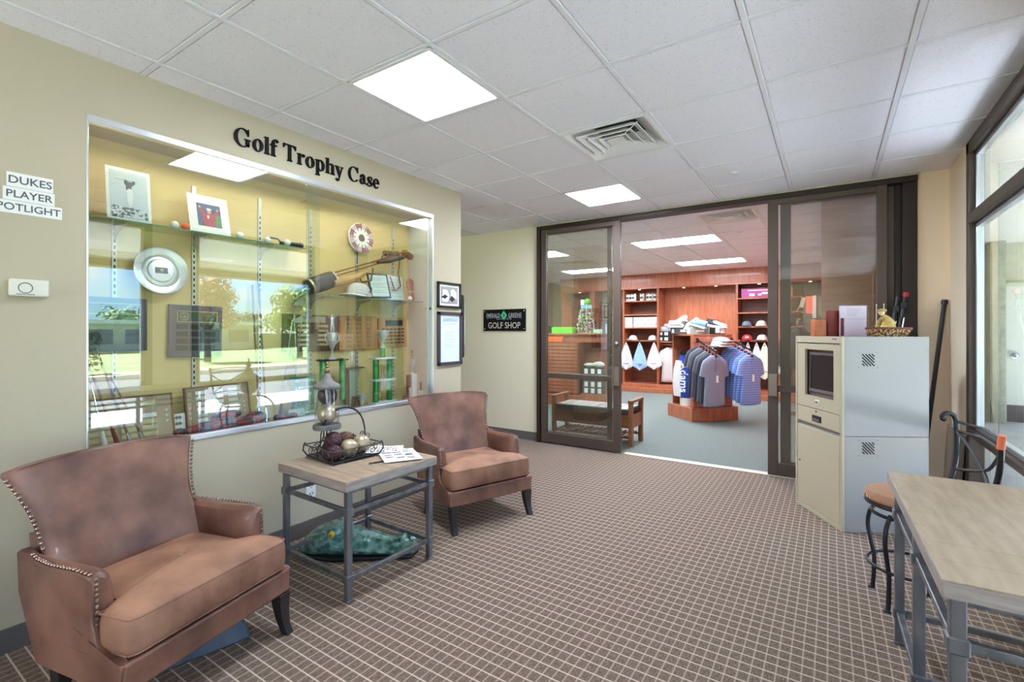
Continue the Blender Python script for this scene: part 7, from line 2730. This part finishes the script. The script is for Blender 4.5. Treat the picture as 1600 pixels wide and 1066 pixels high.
# ================================================================== OUTDOORS
k = MB()
k.bx(-40, 120, -90, 110, -0.16, -0.12)
make('ground', k, 'grass', kind='structure')
k = MB()
k.bx(0.88, 4.6, -6, 12.5, -0.12, -0.02)
make('patio', k, 'patio', kind='structure')
k = MB()
k.bx(4.6, 12.0, -14, 30, -0.14, -0.10)
make('asphalt_drive', k, mat('asphalt', (84, 84, 92), 0.95, c2=(98, 98, 106), scale=6), kind='structure')
k = MB()
k.bx(12.0, 12.18, -14, 30, -0.14, 0.04)
make('curb', k, mat('curb_stone', (236, 234, 226), 0.8), kind='structure')
k = MB()
k.bx(12.18, 14.2, -14, 30, -0.14, -0.02)
make('mulch_bed', k, mat('mulch', (150, 118, 98), 0.95, c2=(184, 156, 134), scale=9), kind='structure')
t = thing('low_building', 'long low pale building far across the lawn, mirrored in the case glass', 'building', (35, 15, -0.1), 0.0)
k = MB()
k.bx(0, 6, -5, 7, 0, 2.0)
make('wall', k, 'stucco', t)
k = MB()
k.bx(-0.6, 6.6, -5.6, 7.6, 2.0, 2.25)
make('roof', k, 'white', t)
for i in range(5):
    k = MB()
    k.bx(-0.05, 0.0, -4.2 + i * 2.3, -2.6 + i * 2.3, 0.6, 1.6)
    make('window', k, 'slate', t)
k = MB()
k.bx(0.93, 7.5, 10.45, 10.65, -0.1, 3.2)
k.bx(7.4, 7.5, 10.45, 14, -0.1, 3.2)
make('wall_outside', k, 'stucco', kind='structure')
k = MB()
k.bx(0.88, 0.93, 5.0, 10.45, -0.1, 3.0)
make('wall_outside', k, 'stucco', kind='structure')
k = MB()
k.bx(2.04, 2.196, 10.12, 10.45, -0.1, CZ + 0.06)
o = make('porch_column', k, 'stuccod', None, bevel=0.01)
tag(o, 'rough stucco porch column seen through the right window', 'column')
t = thing('exterior_door', 'white exterior door with round knob seen through the right window', 'door', (2.26, 10.44, 0))
k = MB()
k.bx(0, 0.95, -0.03, 0, -0.02, 2.06)
make('door_panel', k, mat('door_white', (220, 220, 208), 0.5), t, bevel=0.004)
k = MB()
for a, b in ((-0.06, 0), (0.95, 1.01)):
    k.bx(a, b, -0.05, 0, -0.02, 2.12)
k.bx(-0.06, 1.01, -0.05, 0, 2.06, 2.12)
make('door_frame', k, mat('door_trim', (210, 206, 182), 0.6), t)
k = MB()
k.ball((0.09, -0.08, 1.01), 0.045, 14, 10)
k.lathe([(0.055, 0), (0.055, 0.008), (0.02, 0.012)], 16, (0, 0, 0), Matrix.Translation((0.09, -0.03, 1.01)) @ Matrix.Rotation(R(90), 4, 'X'))
make('knob', k, 'chrome', t, smooth=True)
k = MB()
k.bx(0.0, 0.95, -0.034, -0.03, -0.02, 0.24)
make('kick_plate', k, 'bezel', t)
k = MB()
k.bx(0.95, 4.4, -6, 10.45, CZ + 0.06, CZ + 0.3)
k.bx(4.3, 4.4, -6, 10.45, 2.45, CZ + 0.06)
o = make('porch_soffit', k, mat('soffit_paint', (232, 229, 218), 0.8), kind='structure')

def tree(name, label, loc, h, rad, m_, seed, n=2600, shape='round', trunk=0.16, group='trees outside the window'):
    rr = random.Random(seed)
    t = thing(name, label, 'tree', loc, 0, group)
    k = MB()
    th = h * (0.35 if shape == 'round' else 0.12)
    k.tube([(0, 0, 0), (0.05, 0.03, th * 0.6), (0, 0, th * 1.5)], [trunk, trunk * 0.8, trunk * 0.5], 10)
    for i in range(5 if shape == 'round' else 0):
        a = i * 1.3
        k.tube([(0, 0, th * 0.9), (rad * 0.3 * math.cos(a), rad * 0.3 * math.sin(a), th * 1.4), (rad * 0.6 * math.cos(a), rad * 0.6 * math.sin(a), th * 2.0)], [trunk * 0.5, trunk * 0.35, trunk * 0.15], 6)
    make('trunk', k, 'bark', t, smooth=True)
    k = MB()
    clumps = []
    for i in range(34):
        if shape == 'round':
            q = Vector((rr.gauss(0, 1), rr.gauss(0, 1), rr.gauss(0, 1))).normalized() * rr.uniform(0.4, 1)
            clumps.append((Vector((q.x * rad * 0.8, q.y * rad * 0.8, th + (h - th) * 0.5 + q.z * (h - th) * 0.45)), rad * 0.36))
        else:
            z = th + (h - th) * rr.random() ** 1.3
            r_ = rad * (1 - (z - th) / (h - th)) + 0.1
            a = rr.uniform(0, 6.28)
            clumps.append((Vector((r_ * 0.7 * math.cos(a), r_ * 0.7 * math.sin(a), z)), max(0.22, r_ * 0.35)))
    for i in range(n):
        c, r_ = clumps[rr.randrange(len(clumps))]
        q = Vector((rr.gauss(0, 1), rr.gauss(0, 1), rr.gauss(0, 1))).normalized()
        p = c + q * r_ * rr.uniform(0.6, 1.0)
        u = Vector((rr.gauss(0, 1), rr.gauss(0, 1), rr.gauss(0, 1))).normalized()
        v = u.cross(q)
        if v.length < 0.1:
            continue
        v.normalize()
        s_ = rad * rr.uniform(0.05, 0.095)
        u = v.cross(q).normalized()
        k.raw([tuple(p - u * s_), tuple(p - v * s_ * 0.6), tuple(p + u * s_), tuple(p + v * s_ * 0.6)], [(0, 1, 2, 3)])
    make('crown', k, m_, t)
    return t
tree('russet_tree', 'russet leaved tree on the lawn, mirrored in the middle of the case glass', (19.0, 11.2, -0.1), 4.3, 1.45, 'leafr', 3)
tree('shade_tree', 'bright green shade tree on the lawn, mirrored near the clubs', (19.0, 16.0, -0.1), 4.0, 1.75, 'leaf', 4)
tree('conifer', 'dark conifer close to the patio, mirrored at the left edge of the glass', (14.6, 5.2, -0.1), 2.9, 0.75, 'leafd', 5, 1800, 'cone', 0.08)
tree('conifer', 'taller dark conifer behind the lawn beside the russet tree', (24.0, 11.4, -0.1), 3.9, 1.2, 'leafd', 6, 1800, 'cone', 0.12)
for i in range(14):
    tree('distant_tree', ['low green tree in the far tree line, number one from the left', 'low green tree in the far tree line, second from the left', 'rounded tree in the far tree line, third from the left', 'rounded tree in the far line, fourth from the left', 'fifth tree of the far line', 'sixth tree of the far line', 'seventh tree of the far line', 'eighth tree of the far line', 'ninth tree of the far line', 'tenth tree of the far line', 'eleventh tree of the far line', 'twelfth tree of the far line', 'thirteenth tree of the far line', 'last tree of the far line'][i],
         (50 + 3.5 * (i % 2), -4 + i * 5.6, -0.1), rnd.uniform(2.9, 3.9), rnd.uniform(2.8, 3.6), 'leaf' if i % 3 else 'leafd', 20 + i, 700)
k = MB()
k.bx(36, 36.3, 20, 46, -0.1, 1.2)
make('hedge', k, mat('hedge_green', (58, 92, 46), 0.9, c2=(88, 124, 62), scale=4), kind='structure')
